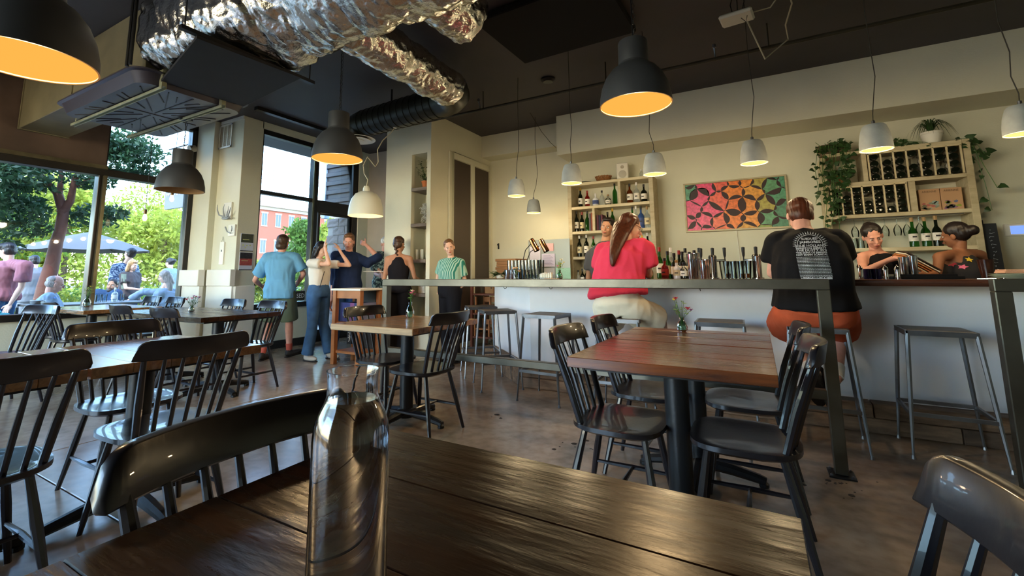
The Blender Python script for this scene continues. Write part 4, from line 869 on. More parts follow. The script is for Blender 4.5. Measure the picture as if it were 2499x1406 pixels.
# ---------------------------------------------------------------- pendant lamps
SHADE = mat('charcoal_lamp_enamel', '#35373a', .5, var=.06); CONC = mat('pale_concrete_shade', '#9aa0a0', .8, var=.08, vs=12, bump=.2, bs=60)
GLOW = mat('warm_lamp_glow', '#000000', .9, emis='#ffb44c', es=.43, spec=0); GLOW2 = mat('small_lamp_glow', '#000000', .9, emis='#ffcf7a', es=.62, spec=0); DIM = mat('unlit_lamp_inside', '#b9905c', .6)
def big_lamp(label, x, y, zr, lit=True, en=12, top=3.55):
    t = thing('pendant_lamp', label, 'pendant lamp', (x, y, zr), 0, 'large charcoal pendant lamps')
    prof = [(.222, 0), (.219, .05), (.205, .12), (.178, .185), (.140, .235), (.108, .258), (.098, .27), (.098, .275), (.093, .28), (.092, .42), (.088, .43), (.0, .432)]
    B().lathe(prof, 48, closed=False).build('shade', SHADE, t, smooth=40)
    B().lathe([(.218, .001), (.212, .06), (.195, .12), (.17, .175), (.13, .22), (0, .235)], 48, closed=False).build('shade_inside', mat('cream_inside', '#e9c283', .6) if lit else DIM, t)
    B().lathe([(.222, 0), (.2225, -.002), (.216, -.002), (.218, .001)], 48, closed=False).build('rim', mat('brown_rim', '#5c4326', .5), t)
    if lit: B().lathe([(0, .004), (.2155, .005), (.2155, .008), (0, .008)], 40).build('diffuser', GLOW, t)
    L = top - zr; cb = B(); cb.tube([(0, 0, .43), (.004, 0, .5), (0, .003, L - .3), (0, 0, L)], .004, 6).build('cord', TBLACK, t)
    ch = B(); n = int((L - .45) / .035)
    for i in range(n):
        z = .45 + i * .035; q = (i % 2) * PI / 2
        ch.tube([(.012 * math.cos(a) * math.cos(q) + .012, .012 * math.cos(a) * math.sin(q), z + .02 * math.sin(a) + .015) for a in np.linspace(0, 2 * PI, 9)], .0022, 4, cap=False)
    if n > 0: ch.build('chain', TBLACK, t)
    B().lathe([(.06, L), (.06, L - .02), (.01, L - .03)], 16).build('ceiling_rose', TBLACK, t)
    if lit:
        l = bpy.data.lights.new('lamp_light', 'POINT'); l.energy = en; l.color = (1, .68, .34); l.shadow_soft_size = .06
        q = bpy.data.objects.new('lamp_light', l); C.objects.link(q); q.parent = t; q.location = (0, 0, -.04)
big_lamp('large charcoal pendant lamp at the top left corner, its orange inside showing', -2.42, .545, 1.96)
big_lamp('large charcoal pendant lamp over the honey-topped table', -3.2, 2.76, 2.16)
big_lamp('unlit charcoal pendant lamp in front of the left window', -5.15, 2.41, 2.01, False, top=2.785)
big_lamp('large charcoal pendant lamp over the red-brown table', -.6, 2.88, 2.19)
def small_lamp(label, x, y, zr, seed, en=7):
    t = thing('concrete_pendant', label, 'pendant lamp', (x, y, zr), 0, 'pale concrete pendants over the bar'); r = random.Random(seed)
    B().lathe([(.105, 0), (.106, .004), (.104, .06), (.094, .13), (.078, .185), (.066, .20), (.02, .206), (0, .206)], 36, closed=False).build('shade', CONC, t, smooth=40)
    B().lathe([(.1055, 0), (.098, -.001), (.094, .03), (.09, .1), (0, .15)], 36, closed=False).build('shade_inside', mat('cream_inside', '#e9c283', .6), t)
    B().lathe([(0, .003), (.1005, .004), (.1005, .006), (0, .006)], 32).build('diffuser', GLOW2, t); B().lathe([(.012, .2), (.012, .235), (.006, .24)], 10).build('cap', STEEL, t)
    L = CZ - zr; a = r.uniform(-.03, .03); dx = r.uniform(-.06, .06)
    P = [(0, 0, .23), (.003, 0, .29), (dx * .6, a, .42), (dx * .75 + .02, a, .6), (dx, a * .4, .85), (dx * .8, 0, 1.15), (dx, 0, L)]
    B().tube(P, .0035, 6).build('cord', mat('grey_cord', '#2e2b24', .6), t)
    l = bpy.data.lights.new('lamp_light', 'POINT'); l.energy = en; l.color = (1, .75, .42); l.shadow_soft_size = .04
    q = bpy.data.objects.new('lamp_light', l); C.objects.link(q); q.parent = t; q.location = (0, 0, -.04)
small_lamp('concrete pendant at the far left of the bar, beside the screened cupboard', -2.45, 4.83, 2.06, 1)
small_lamp('lowest and farthest concrete pendant, hanging just right of the leftmost one', -2.88, 6.25, 2.05, 2)
for x, s_, lab in ((-1.63, 3, 'concrete pendant above the left end of the bottle shelves'), (-.79, 4, 'concrete pendant between the bottle shelves and the painting'), (.04, 5, 'concrete pendant above the painting'), (.87, 6, 'concrete pendant in front of the hanging plants'), (1.67, 7, 'concrete pendant cut by the right picture edge')): small_lamp(lab, x, 4.5, 2.07, s_)
b = B(); b.tube([(-2.75, 5.9, 3.5), (-2.66, 6.1, 3.25), (-2.6, 6.3, 3.12), (-2.54, 6.37, 3.05)], .0035, 5); tag(b.build('slack_cord', mat('grey_cord')), 'thin slack cord swagged from the ceiling to the soffit corner', 'cord')
t = thing('bell_pendant', 'white bell-shaped pendant lamp beside the column', 'pendant lamp', (-4.2, 4.1, 1.86)); WS = mat('white_bell_enamel', '#c9ccc0', .45)
B().lathe([(.215, 0), (.214, .04), (.205, .12), (.18, .21), (.135, .275), (.08, .305), (.045, .312), (.042, .35), (.03, .38), (0, .385)], 44, closed=False).build('shade', WS, t, smooth=50)
B().lathe([(.211, .002), (.2, .12), (.17, .2), (.12, .265), (0, .295)], 44, closed=False).build('shade_inside', mat('cream_inside', '#e9c283', .6), t)
B().lathe([(0, .05), (.195, .055), (.195, .058), (0, .06)], 32).build('diffuser', mat('soft_pink_glow', '#ffd0a8', .5, emis='#ffc9a4', es=.45), t)
B().tube([(0, 0, .38), (.02, 0, .46), (-.05, 0, .55), (-.07, .0, .66), (0, 0, .76), (.12, .02, .62), (.15, .04, .68), (.12, .05, .85), (.16, .1, .98), (.22, .17, 1.08), (.27, .2, 1.16)], .006, 7).build('cord', wc, t)
B().lathe([(.05, 0), (.05, -.015), (.02, -.03)], 16, (.27, .2, 1.18)).build('ceiling_rose', WHITE, t)
l = bpy.data.lights.new('lamp_light', 'POINT'); l.energy = 3; l.color = (1, .75, .5); l.shadow_soft_size = .06; q = bpy.data.objects.new('lamp_light', l); C.objects.link(q); q.parent = t; q.location = (0, 0, .0)
def bulb(label, x, y, z):
    t = thing('bare_bulb', label, 'light bulb', (x, y, z), 0, 'bare bulbs hanging at the window')
    B().tube([(0, 0, .13), (0, 0, CZ - z)], .004, 5).build('cord', TBLACK, t); B().lathe([(.018, .07), (.02, .13), (.008, .14)], 12).build('socket', mat('bronze_socket', '#4a3a2a', .3, .8), t)
    B().lathe([(0, -.03), (.02, -.02), (.03, .01), (.022, .05), (.014, .07)], 14, closed=False).build('bulb', mat('bulb_glow', '#ffe2b0', .2, emis='#ffe0a0', es=1.2), t)
p = atX(353, 535, -7.2); bulb('bare glowing bulb on a long cord in front of the left window', p.x, p.y, p.z)
p = atX(419, 488, -7.2); bulb('bare bulb on a cord in front of the outdoor sign', p.x, p.y, p.z)
# ================================================================ people
def remesh(b, voxel, smooth=4, fac=.5):
    me = bpy.data.meshes.new('tmp'); me.from_pydata(b.v, [], b.f); bm_ = bmesh.new(); bm_.from_mesh(me); bmesh.ops.recalc_face_normals(bm_, faces=bm_.faces); bm_.to_mesh(me); bm_.free()
    o = bpy.data.objects.new('tmp', me)
    m = o.modifiers.new('r', 'REMESH'); m.mode = 'VOXEL'; m.voxel_size = voxel; m.use_smooth_shade = True
    if smooth: s = o.modifiers.new('s', 'SMOOTH'); s.factor = fac; s.iterations = smooth
    r = eval_mesh(o); bpy.data.objects.remove(o); bpy.data.meshes.remove(me)
    v = [tuple(x.co) for x in r.vertices]; f = [tuple(p.vertices) for p in r.polygons]; bpy.data.meshes.remove(r); return v, f
def mesh_obj(name, parts, m, parent, folds=0, fs=9, seed=0, fstr=(1, 1, .35)):
    b = B()
    for v, f in parts: b.add(v, f)
    me = bpy.data.meshes.new(name); me.from_pydata(b.v, [], b.f); me.shade_smooth()
    if folds:
        nr = [v.normal.copy() for v in me.vertices]
        for v, vn in zip(me.vertices, nr):
            p = v.co.copy(); q = V((p.x * fs * fstr[0] + seed, p.y * fs * fstr[1] + seed, p.z * fs * fstr[2])); k = mnoise.noise(q) + .6 * (1 - 2 * abs(mnoise.noise(q * 2.1)))
            v.co = p + vn * k * folds
    me.materials.append(m); o = bpy.data.objects.new(name, me); C.objects.link(o); o.parent = parent; return o
def cap(b, p0, p1, r0, r1, n=12, flat0=False, flat1=False):
    p0, p1 = V(p0), V(p1); d = (p1 - p0); L = d.length; d.normalize(); P = []; R_ = []
    if not flat0:
        for a in (80, 55, 30): P.append(p0 - d * r0 * math.sin(math.radians(a))); R_.append(r0 * math.cos(math.radians(a)))
    P.append(p0); R_.append(r0); P.append(p1); R_.append(r1)
    if not flat1:
        for a in (30, 55, 80): P.append(p1 + d * r1 * math.sin(math.radians(a))); R_.append(r1 * math.cos(math.radians(a)))
    b.tube(P, R_, n)
def ell(b, c, r, M=None, n=14, m=9):
    b.ball((0, 0, 0), r, n, m, (M or Matrix.Identity(4)) @ Matrix.Translation(V(c)))
def loft(b, secs, n=20):
    vs = []; fs = []
    for c, X, Y, a, d in secs:
        for j in range(n): t = 2 * PI * j / n; c_, s_ = math.cos(t), math.sin(t); vs.append(V(c) + X * a * math.copysign(abs(c_) ** .85, c_) + Y * d * math.copysign(abs(s_) ** .85, s_))
    for i in range(len(secs) - 1):
        for j in range(n): fs.append((i * n + j, i * n + (j + 1) % n, (i + 1) * n + (j + 1) % n, (i + 1) * n + j))
    fs += [tuple(range(n - 1, -1, -1)), tuple(range((len(secs) - 1) * n, len(secs) * n))]; b.add(vs, fs)
SK = {n: mat('skin_' + n, c, .55, var=.05, vs=25, spec=.3) for n, c in (('fair', '#d6ab95'), ('pink', '#cf9885'), ('tan', '#a87c62'), ('brown', '#8a5c42'))}
HR = {n: mat('hair_' + n, c, .45, var=.35, vs=60, stretch=(1, 1, .15)) for n, c in (('brown', '#3c281a'), ('dark', '#1a1312'), ('auburn', '#4e2614'), ('blonde', '#b38a5c'), ('grey', '#8c8078'), ('white', '#cfcac2'), ('light_brown', '#66482e'))}
EYEW = mat('eye_white', '#e6e0da', .2); IRIS = mat('eye_iris', '#2c2018', .2); LIP = mat('lips', '#a85a50', .5)
def hand(b, w, d, n, curl=.35, thumb=1, sc=1.0):
    """w wrist, d direction of the fingers, n palm normal; thumb: side of the palm"""
    d = V(d).normalized(); n = V(n); n = (n - d * n.dot(d)).normalized(); s_ = d.cross(n) * thumb
    c = w + d * .048 * sc; M = Matrix((( s_.x, d.x, n.x, c.x), (s_.y, d.y, n.y, c.y), (s_.z, d.z, n.z, c.z), (0, 0, 0, 1)))
    ell(b, (0, 0, 0), (.040 * sc, .052 * sc, .016 * sc), M)
    for i, (o, L) in enumerate(((.029, .068), (.010, .076), (-.010, .071), (-.028, .055))):
        p = w + d * .088 * sc + s_ * o * sc; a = curl * (.7 + .12 * i); spread = s_ * o * 1.6
        d1 = (d * math.cos(a) + n * math.sin(a) + spread).normalized(); d2 = (d * math.cos(a * 2.4) + n * math.sin(a * 2.4) + spread).normalized()
        q = p + d1 * L * .52 * sc; e = q + d2 * L * .5 * sc
        cap(b, p - d1 * .02, q, .0092 * sc, .0082 * sc, 8); cap(b, q, e, .0082 * sc, .0066 * sc, 8)
    p = w + d * .028 * sc + s_ * .03 * sc; d1 = (d * .62 + s_ * .75 + n * .2).normalized(); q = p + d1 * .038 * sc; d2 = (d * .85 + s_ * .4 + n * .35).normalized()
    cap(b, p - d1 * .015, q, .0115 * sc, .0098 * sc, 8); cap(b, q, q + d2 * .03 * sc, .0098 * sc, .008 * sc, 8)
FH = V((-math.sin(math.radians(30.1)), math.cos(math.radians(30.1)), 0))
def ray_pt(px, py, dep):
    d = _rt * ((px - 1199.37) / 1110.486) - _up * ((py - 520.574) / 1110.486) - _fw
    return V((0, 0, 1.12)) + d * (dep / d.dot(FH))
def person(label, x, y, face, h=1.7, z0=0, sex='m', J=None, skin='fair', hair=('short', 'brown'), top=None, bottom=None, shoes='#2a2624', look=None, fat=1.0, hands=None, feat=True, sock=None, hip_w=1, tilt=None, group=None):
    """J: joints as ('p', px, py, depth offset), ('l', x, y, z) local (x right, y ahead) or nothing for the standing pose"""
    s = h / 1.72; t = thing('person', label, 'person', (x, y, z0), 0, group); L0 = V((x, y, z0)); a = math.radians(face); F = V((math.cos(a), math.sin(a), 0)); Rr = V((F.y, -F.x, 0)); U = V((0, 0, 1)); dep0 = V((x, y, 0)).dot(FH)
    W = .92 if sex == 'f' else 1.0
    D = dict(pelvis=(0, 0, .95), chest=(0, 0, 1.24), neck=(0, -.015, 1.445), head=(0, .02, 1.595),
             shR=(.178 * W, -.01, 1.385), elR=(.225 * W, -.03, 1.11), wrR=(.23 * W, .07, .87), hipR=(.088, 0, .92), knR=(.10, .015, .50), anR=(.105, -.03, .085))
    for k in list(D):
        if k.endswith('R'): v = D[k]; D[k[:-1] + 'L'] = (-v[0], v[1], v[2])
    P = {k: (Rr * v[0] + F * v[1] + U * v[2]) * s for k, v in D.items()}
    for k, v in (J or {}).items():
        if k in P or k in ():
            P[k] = (ray_pt(v[1], v[2], dep0 + v[3]) - L0) if v[0] == 'p' else (Rr * v[1] + F * v[2] + U * v[3])
    g = fat
    # torso sections
    SX = (P['shR'] - P['shL']).normalized(); HX = (P['hipR'] - P['hipL']).normalized(); sp = [P['pelvis'] + (P['hipR'] + P['hipL'] - 2 * P['pelvis']) * .9, P['pelvis'], P['pelvis'].lerp(P['chest'], .45), P['chest'], P['chest'].lerp(P['neck'], .62), P['neck']]
    if sex == 'm': dims = [(.150, .105), (.162, .118), (.150 * g, .108 * g), (.172 * g ** .5, .122 * g), (.172, .105), (.062, .058)]
    else: dims = [(.150, .105), (.165, .118), (.128 * g, .094 * g), (.148, .112 * g), (.148, .09), (.052, .05)]
    if hip_w != 1: dims[0] = (dims[0][0] * hip_w, dims[0][1] * 1.1); dims[1] = (dims[1][0] * hip_w, dims[1][1] * 1.1)
    def secs(inf, lo=0, drop=0):
        out = []
        for i in range(6):
            if i < lo: continue
            c = sp[i]; zz = (sp[min(i + 1, 5)] - sp[max(i - 1, 0)]).normalized(); X = HX.lerp(SX, i / 5).normalized(); Y_ = zz.cross(X).normalized(); X = Y_.cross(zz).normalized()
            k = 1 if i < 5 else .6; out.append((c, X, Y_, dims[i][0] * s + inf * k, dims[i][1] * s + inf * k))
        if drop: c, X, Y_, p_, q_ = out[0]; out.insert(0, (c + (sp[0] - sp[1]).normalized() * drop, X, Y_, p_ * 1.02, q_ * 1.02))
        return out
    b = B(); loft(b, secs(0)); nk = P['neck']; ud = V(look[1]).normalized() if look and len(look) > 1 and look[1] else None
    hc = P['head']; hf = V(look[0]).normalized() if look else F; hu = ud or (hc - nk).normalized(); hr = hf.cross(hu).normalized(); hf2 = hu.cross(hr).normalized()
    HM = Matrix(((hr.x, hf2.x, hu.x, hc.x), (hr.y, hf2.y, hu.y, hc.y), (hr.z, hf2.z, hu.z, hc.z), (0, 0, 0, 1))) @ Matrix.Scale(s * (.96 if sex == 'f' else 1), 4)
    nb = HM @ V((0, -.025, -.06)); nr_ = (.052 if sex == 'm' else .043) * s
    cap(b, nk - (nb - nk).normalized() * .02, nb, nr_ * 1.12, nr_)
    for q in 'RL':
        sh_, el, wr = P['sh' + q], P['el' + q], P['wr' + q]; hp, kn, an = P['hip' + q], P['kn' + q], P['an' + q]; u = s * (1 if sex == 'm' else .84)
        cap(b, nk.lerp(sh_, .3) - U * .01, sh_, .05 * u, .056 * u); cap(b, sh_, el, .051 * u, .037 * u); m_ = el.lerp(wr, .3); cap(b, el, m_, .037 * u, .039 * u); cap(b, m_, wr, .039 * u, .024 * u)
        u = s * (1 if sex == 'm' else .97); cap(b, hp, kn, .086 * u * hip_w ** .5, .052 * u); m_ = kn.lerp(an, .3); cap(b, kn, m_, .05 * u, .056 * u); cap(b, m_, an, .056 * u, .034 * u)
    parts = [remesh(b, .013, 3)]
    b = B(); cap(b, nk, nb, nr_ * 1.1, nr_)
    ell(b, (0, -.012, .032), (.073, .092, .088), HM); ell(b, (0, .018, -.03), (.060, .068, .082), HM); ell(b, (0, .036, -.078), (.038, .04, .032), HM)
    ell(b, (0, .074, .022), (.045, .014, .016), HM)
    cap(b, HM @ V((0, .086, .008)), HM @ V((0, .105, -.026)), .008 * s, .0125 * s, 8); ell(b, (0, .083, -.058), (.024, .012, .014), HM)
    for q in (-1, 1): ell(b, (q * .073, -.008, -.008), (.011, .019, .030), HM, 8, 6); ell(b, (q * .034, .062, -.028), (.022, .02, .02), HM, 8, 6)
    parts.append(remesh(b, .0065, 2))
    hd = hands or {}; b = B()
    for q, sg in (('R', 1), ('L', -1)):
        el, wr = P['el' + q], P['wr' + q]; hh = hd.get(q, {}); d = V(hh['d']) if 'd' in hh else (wr - el).normalized(); n_ = V(hh['n']) if 'n' in hh else (-Rr * sg + F * .15)
        cap(b, el.lerp(wr, .85), wr + d * .02, .026 * s * (1 if sex == 'm' else .85), .022 * s, 10); s_ = d.cross(n_)
        th = 1 if s_.dot(hh.get('t', F)) > 0 else -1
        hand(b, wr, d, n_, hh.get('curl', .35), th, s * (1 if sex == 'm' else .9))
    parts.append(remesh(b, .005, 2))
    body = mesh_obj('body', parts, SK[skin], t)
    if feat:
        for q in (-1, 1):
            e = B(); ell(e, (q * .029, .0745, .002), (.0125, .008, .0065), HM, 10, 6); e.build('eye', EYEW, t)
            e = B(); ell(e, (q * .029, .0805, .002), (.0052, .004, .0055), HM, 8, 6); e.build('iris', IRIS, t)
            e = B(); cap(e, HM @ V((q * .014, .086, .021)), HM @ V((q * .042, .077, .022)), .0032, .0022, 6); e.build('eyebrow', HR[hair[1]] if hair[1] != 'white' else HR['grey'], t)
        e = B(); ell(e, (0, .0945, -.0545), (.021, .006, .0038), HM, 10, 6); ell(e, (0, .0935, -.062), (.017, .006, .0045), HM, 10, 6); e.build('mouth', LIP, t)
    # hair
    st, hcol = hair[0], hair[1]; b = B(); ell(b, (0, -.022, .046), (.083, .094, .086), HM)
    if st in ('short', 'medium', 'beard'): ell(b, (0, -.045, -.005), (.076, .065, .075), HM)
    if st == 'medium': ell(b, (0, -.05, -.045), (.08, .062, .07), HM); ell(b, (0, .026, .095), (.068, .055, .03), HM)
    if st == 'short': ell(b, (0, .032, .098), (.060, .050, .025), HM)
    if st == 'pulled': b = B(); ell(b, (0, -.026, .048), (.083, .095, .088), HM); ell(b, (0, -.045, -.01), (.07, .06, .06), HM); ell(b, (0, -.115, .0), (.035, .035, .04), HM)
    if st == 'mop': ell(b, (0, .03, .07), (.088, .085, .062), HM); ell(b, (0, -.04, .0), (.085, .07, .08), HM)
    if st == 'bald': b = B(); ell(b, (0, -.035, .0), (.079, .075, .062), HM); ell(b, (0, -.04, .05), (.07, .07, .06), HM)
    if st == 'cap': ell(b, (0, .02, .07), (.085, .085, .055), HM)
    if st == 'bob':
        for q in (-1, 1): cap(b, HM @ V((q * .06, -.02, .04)), HM @ V((q * .078, -.02, -.11)), .04, .034)
        cap(b, HM @ V((0, -.05, .04)), HM @ V((0, -.065, -.12)), .06, .055); ell(b, (0, .045, .085), (.06, .045, .03), HM)
    if st in ('long', 'longtail'):
        cap(b, HM @ V((0, -.05, 0)), HM @ V((0, -.08, -.13)), .07, .055)
        Dn = V(hair[2]) if len(hair) > 2 else nk - F * .1 - U * .22
        top_ = HM @ V((0, -.062, -.01)); FM = lambda c: Matrix(((Rr.x, F.x, 0, c.x), (Rr.y, F.y, 0, c.y), (0, 0, 1, c.z), (0, 0, 0, 1))); kk = 1.0 if st == 'longtail' else .9
        for i_ in range(22):
            u_ = i_ / 21; c_ = top_.lerp(Dn, u_) - F * .02 * math.sin(PI * u_); ell(b, (0, 0, 0), (kk * (.092 - .066 * u_ ** 1.3), .042 - .022 * u_, .06), FM(c_), 12, 8)
        for q in (-1, 1): cap(b, HM @ V((q * .065, -.0, .04)), HM @ V((q * .075, -.03, -.1)), .028, .024)
    if st == 'bun': ell(b, (0, -.09, .075), (.045, .042, .042), HM); ell(b, (0, -.045, .0), (.076, .06, .07), HM)
    if st == 'backbun': ell(b, (0, -.05, .02), (.08, .07, .08), HM); ell(b, (.0, -.125, .03), (.055, .05, .048), HM)
    if st == 'braid':
        ell(b, (0, -.05, .0), (.078, .065, .085), HM)
        for i in range(9): ell(b, (.012 * (-1) ** i, -.10 + .012 * abs(i - 3), .06 - .03 * i), (.028 - .0012 * i, .022, .021), HM, 10, 7)
    hv, hfc = remesh(b, .0075, 1, .4); 
    # strand relief
    inv = HM.inverted(); hv2 = []
    for p in hv:
        q = inv @ V(p); az = math.atan2(q.x, -q.y); k = (.5 * math.sin(az * 34 + q.z * 18 + 3 * mnoise.noise(q * 14)) + mnoise.noise(q * 30)) * .0028; hv2.append(tuple(V(p) + (V(p) - hc).normalized() * k))
    mesh_obj('hair', [(hv2, hfc)], HR[hcol], t)
    if st == 'beard':
        b = B(); ell(b, (0, .045, -.082), (.052, .05, .045), HM); ell(b, (0, .085, -.045), (.03, .014, .008), HM)
        for q in (-1, 1): cap(b, HM @ V((q * .06, .0, -.03)), HM @ V((q * .045, .03, -.09)), .02, .026)
        mesh_obj('beard', [remesh(b, .008, 1)], HR[hcol], t)
    # clothes
    if top:
        b = B(); inf = top.get('inf', .014); S_ = secs(inf, top.get('lo', 0), top.get('drop', .0))
        if not top.get('lo', 0) and not top.get('tuck'):
            nd = 3 if top.get('drop') else 2
            S_ = [(c, X, Y_, p_ + (.026 if i < nd else 0), q_ + (.022 if i < nd else 0)) for i, (c, X, Y_, p_, q_) in enumerate(S_)]
        if top.get('tank'): c, X, Y_, p_, q_ = S_[-2]; S_[-2] = (c + U * .0, X, Y_, p_ * .74, q_ * 1.02); c, X, Y_, p_, q_ = S_[-1]; S_[-1] = (c - U * .03, X, Y_, p_ * 1.1, q_ * 1.15)
        if top.get('lo'): c, X, Y_, p_, q_ = S_[0]; S_[0] = (c, X, Y_, p_ - .03, q_ - .028)
        if 'hem' in top: c0 = P['pelvis'].lerp(P['chest'], top['hem']); S_ = [(c0,) + S_[1][1:]] + [q for q in S_[1:] if q[0].z > c0.z + .06]
        loft(b, S_); 
        for q in 'RL':
            sh_, el, wr = P['sh' + q], P['el' + q], P['wr' + q]; u = s * (1 if sex == 'm' else .86)
            if not top.get('tank'):
                cap(b, nk.lerp(sh_, .25) - U * .02, sh_, .052 * u + inf * .7, .056 * u + inf)
                f = top.get('sleeve', .62)
                if f <= 1: cap(b, sh_, sh_.lerp(el, f), .056 * u + inf * .9, .05 * u + inf * 1.35, 14, False, True)
                else: cap(b, sh_, el, .055 * u + inf * .8, .044 * u + inf * .8); cap(b, el, el.lerp(wr, f - 1), .042 * u + inf * .8, .034 * u + inf * .8, 14, False, True)
        tp = mesh_obj('shirt', [remesh(b, .0125, 2)], top['m'], t, top.get('fold', .005) * 1.9, top.get('fs', 8), x * 3)
        if top.get('collar'):
            b = B(); b.tube([nk + U * .0 + (Rr * math.cos(q_) + F * math.sin(q_) * 1.0) * .072 * s + U * (.012 * -math.sin(q_)) for q_ in np.linspace(0, 2 * PI, 17)], .012, 6, cap=False); b.build('collar', top['m'], t)
    if bottom:
        b = B(); inf = bottom.get('inf', .016); loft(b, secs(inf)[:3] if not top or top.get('lo') or top.get('tuck') else secs(inf * .5)[:bottom.get('n', 2)]); f = bottom.get('len', 1.92)
        for q in 'RL':
            hp, kn, an = P['hip' + q], P['kn' + q], P['an' + q]; u = s * hip_w ** .5
            if f <= 1: cap(b, hp, hp.lerp(kn, f), .088 * u + inf, .07 * u + inf * 1.8, 16, False, True)
            else: cap(b, hp, kn, .087 * u + inf, .056 * u + inf); cap(b, kn, kn.lerp(an, f - 1), .056 * u + inf, (.05 if bottom.get('flare') else .036) * u + inf * (1.9 if bottom.get('flare') else 1.0), 14, False, True)
        if bottom.get('skirt'): k0 = (P['hipR'] + P['hipL']) / 2; cap(b, k0, k0 - U * bottom['skirt'], .17, .17, 18, True, True)
        mesh_obj(bottom.get('name', 'trousers'), [remesh(b, .0125, 2)], bottom['m'], t, bottom.get('fold', .005), 7, x * 5)
    # shoes
    sm = mat('shoe_' + shoes[1:], shoes, .6); so_ = mat('shoe_sole', '#d6d2ca' if shoes != '#2a2624' else '#171514', .6)
    for q in 'RL':
        kn, an = P['kn' + q], P['an' + q]; fd = V(J['foot' + q][1:]) if J and ('foot' + q) in J else F; fd.normalize(); dn = V((0, 0, -1)); dn = (dn - fd * dn.dot(fd)).normalized(); sd = fd.cross(dn)
        def M_(c): c = V(c); return Matrix(((sd.x, fd.x, -dn.x, c.x), (sd.y, fd.y, -dn.y, c.y), (sd.z, fd.z, -dn.z, c.z), (0, 0, 0, 1)))
        c = an + fd * .06 * s + dn * .045 * s; b = B(); ell(b, (0, 0, 0), (.045 * s, .13 * s, .038 * s), M_(c)); ell(b, (0, -.065 * s, .022 * s), (.04 * s, .055 * s, .05 * s), M_(c)); v_, f_ = remesh(b, .009, 2)
        fl_ = []
        for p in v_:
            e = (V(p) - c).dot(dn); fl_.append(tuple(V(p) - dn * max(0, e - .028 * s)))
        sh_o = mesh_obj('shoe', [(fl_, f_)], sm, t)
        b = B(); b.prism([((.047 if abs(j) < 9 else .03) * s * math.cos(j * PI / 10), .0 + .135 * s * math.sin(j * PI / 10)) for j in range(-10, 10)], -.042 * s, -.026 * s, M_(c)); so2 = b.build('sole', so_, sh_o)
        if sock: b = B(); cap(b, an.lerp(kn, .02), an.lerp(kn, .24), .040 * s, .046 * s, 12, True, True); b.build('sock', mat('sock_' + sock[1:], sock, .8), t)
    t['_'] = 0; del t['_']
    return t, P, HM
def cloth(name, c='#808080', rough=.85, **k): return mat('cloth_' + name, c, rough, bump=.15, bs=220, spec=.2, **k)
def striped(name, c1, c2, f):
    m = bpy.data.materials.new(name); m.use_nodes = True; t = m.node_tree; N = t.nodes; L = t.links; b = N['Principled BSDF']; b.inputs['Roughness'].default_value = .85
    tc = N.new('ShaderNodeTexCoord'); w_ = N.new('ShaderNodeTexWave'); w_.inputs['Scale'].default_value = f; w_.inputs['Distortion'].default_value = .15; w_.inputs['Detail'].default_value = 1
    mp = N.new('ShaderNodeMapping'); mp.inputs['Rotation'].default_value = (0, 0, .26); L.new(tc.outputs['Object'], mp.inputs[0]); L.new(mp.outputs[0], w_.inputs['Vector'])
    r = N.new('ShaderNodeValToRGB'); r.color_ramp.elements[0].position = .45; r.color_ramp.elements[1].position = .55; r.color_ramp.elements[0].color = lin(c1); r.color_ramp.elements[1].color = lin(c2)
    L.new(w_.outputs['Fac'], r.inputs[0]); L.new(r.outputs[0], b.inputs['Base Color']); return m
def patterned(name, c1, c2, sc=22):
    m = bpy.data.materials.new(name); m.use_nodes = True; t = m.node_tree; N = t.nodes; L = t.links; b = N['Principled BSDF']; b.inputs['Roughness'].default_value = .85
    tc = N.new('ShaderNodeTexCoord'); n = N.new('ShaderNodeTexNoise'); n.inputs['Scale'].default_value = sc; n.inputs['Distortion'].default_value = 1.5; L.new(tc.outputs['Object'], n.inputs['Vector'])
    r = N.new('ShaderNodeValToRGB'); r.color_ramp.elements[0].position = .5; r.color_ramp.elements[1].position = .54; r.color_ramp.elements[0].color = lin(c1); r.color_ramp.elements[1].color = lin(c2)
    L.new(n.outputs['Fac'], r.inputs[0]); L.new(r.outputs[0], b.inputs['Base Color']); return m
JEANS = cloth('blue_denim', '#3e5f86', var=.18, vs=9)
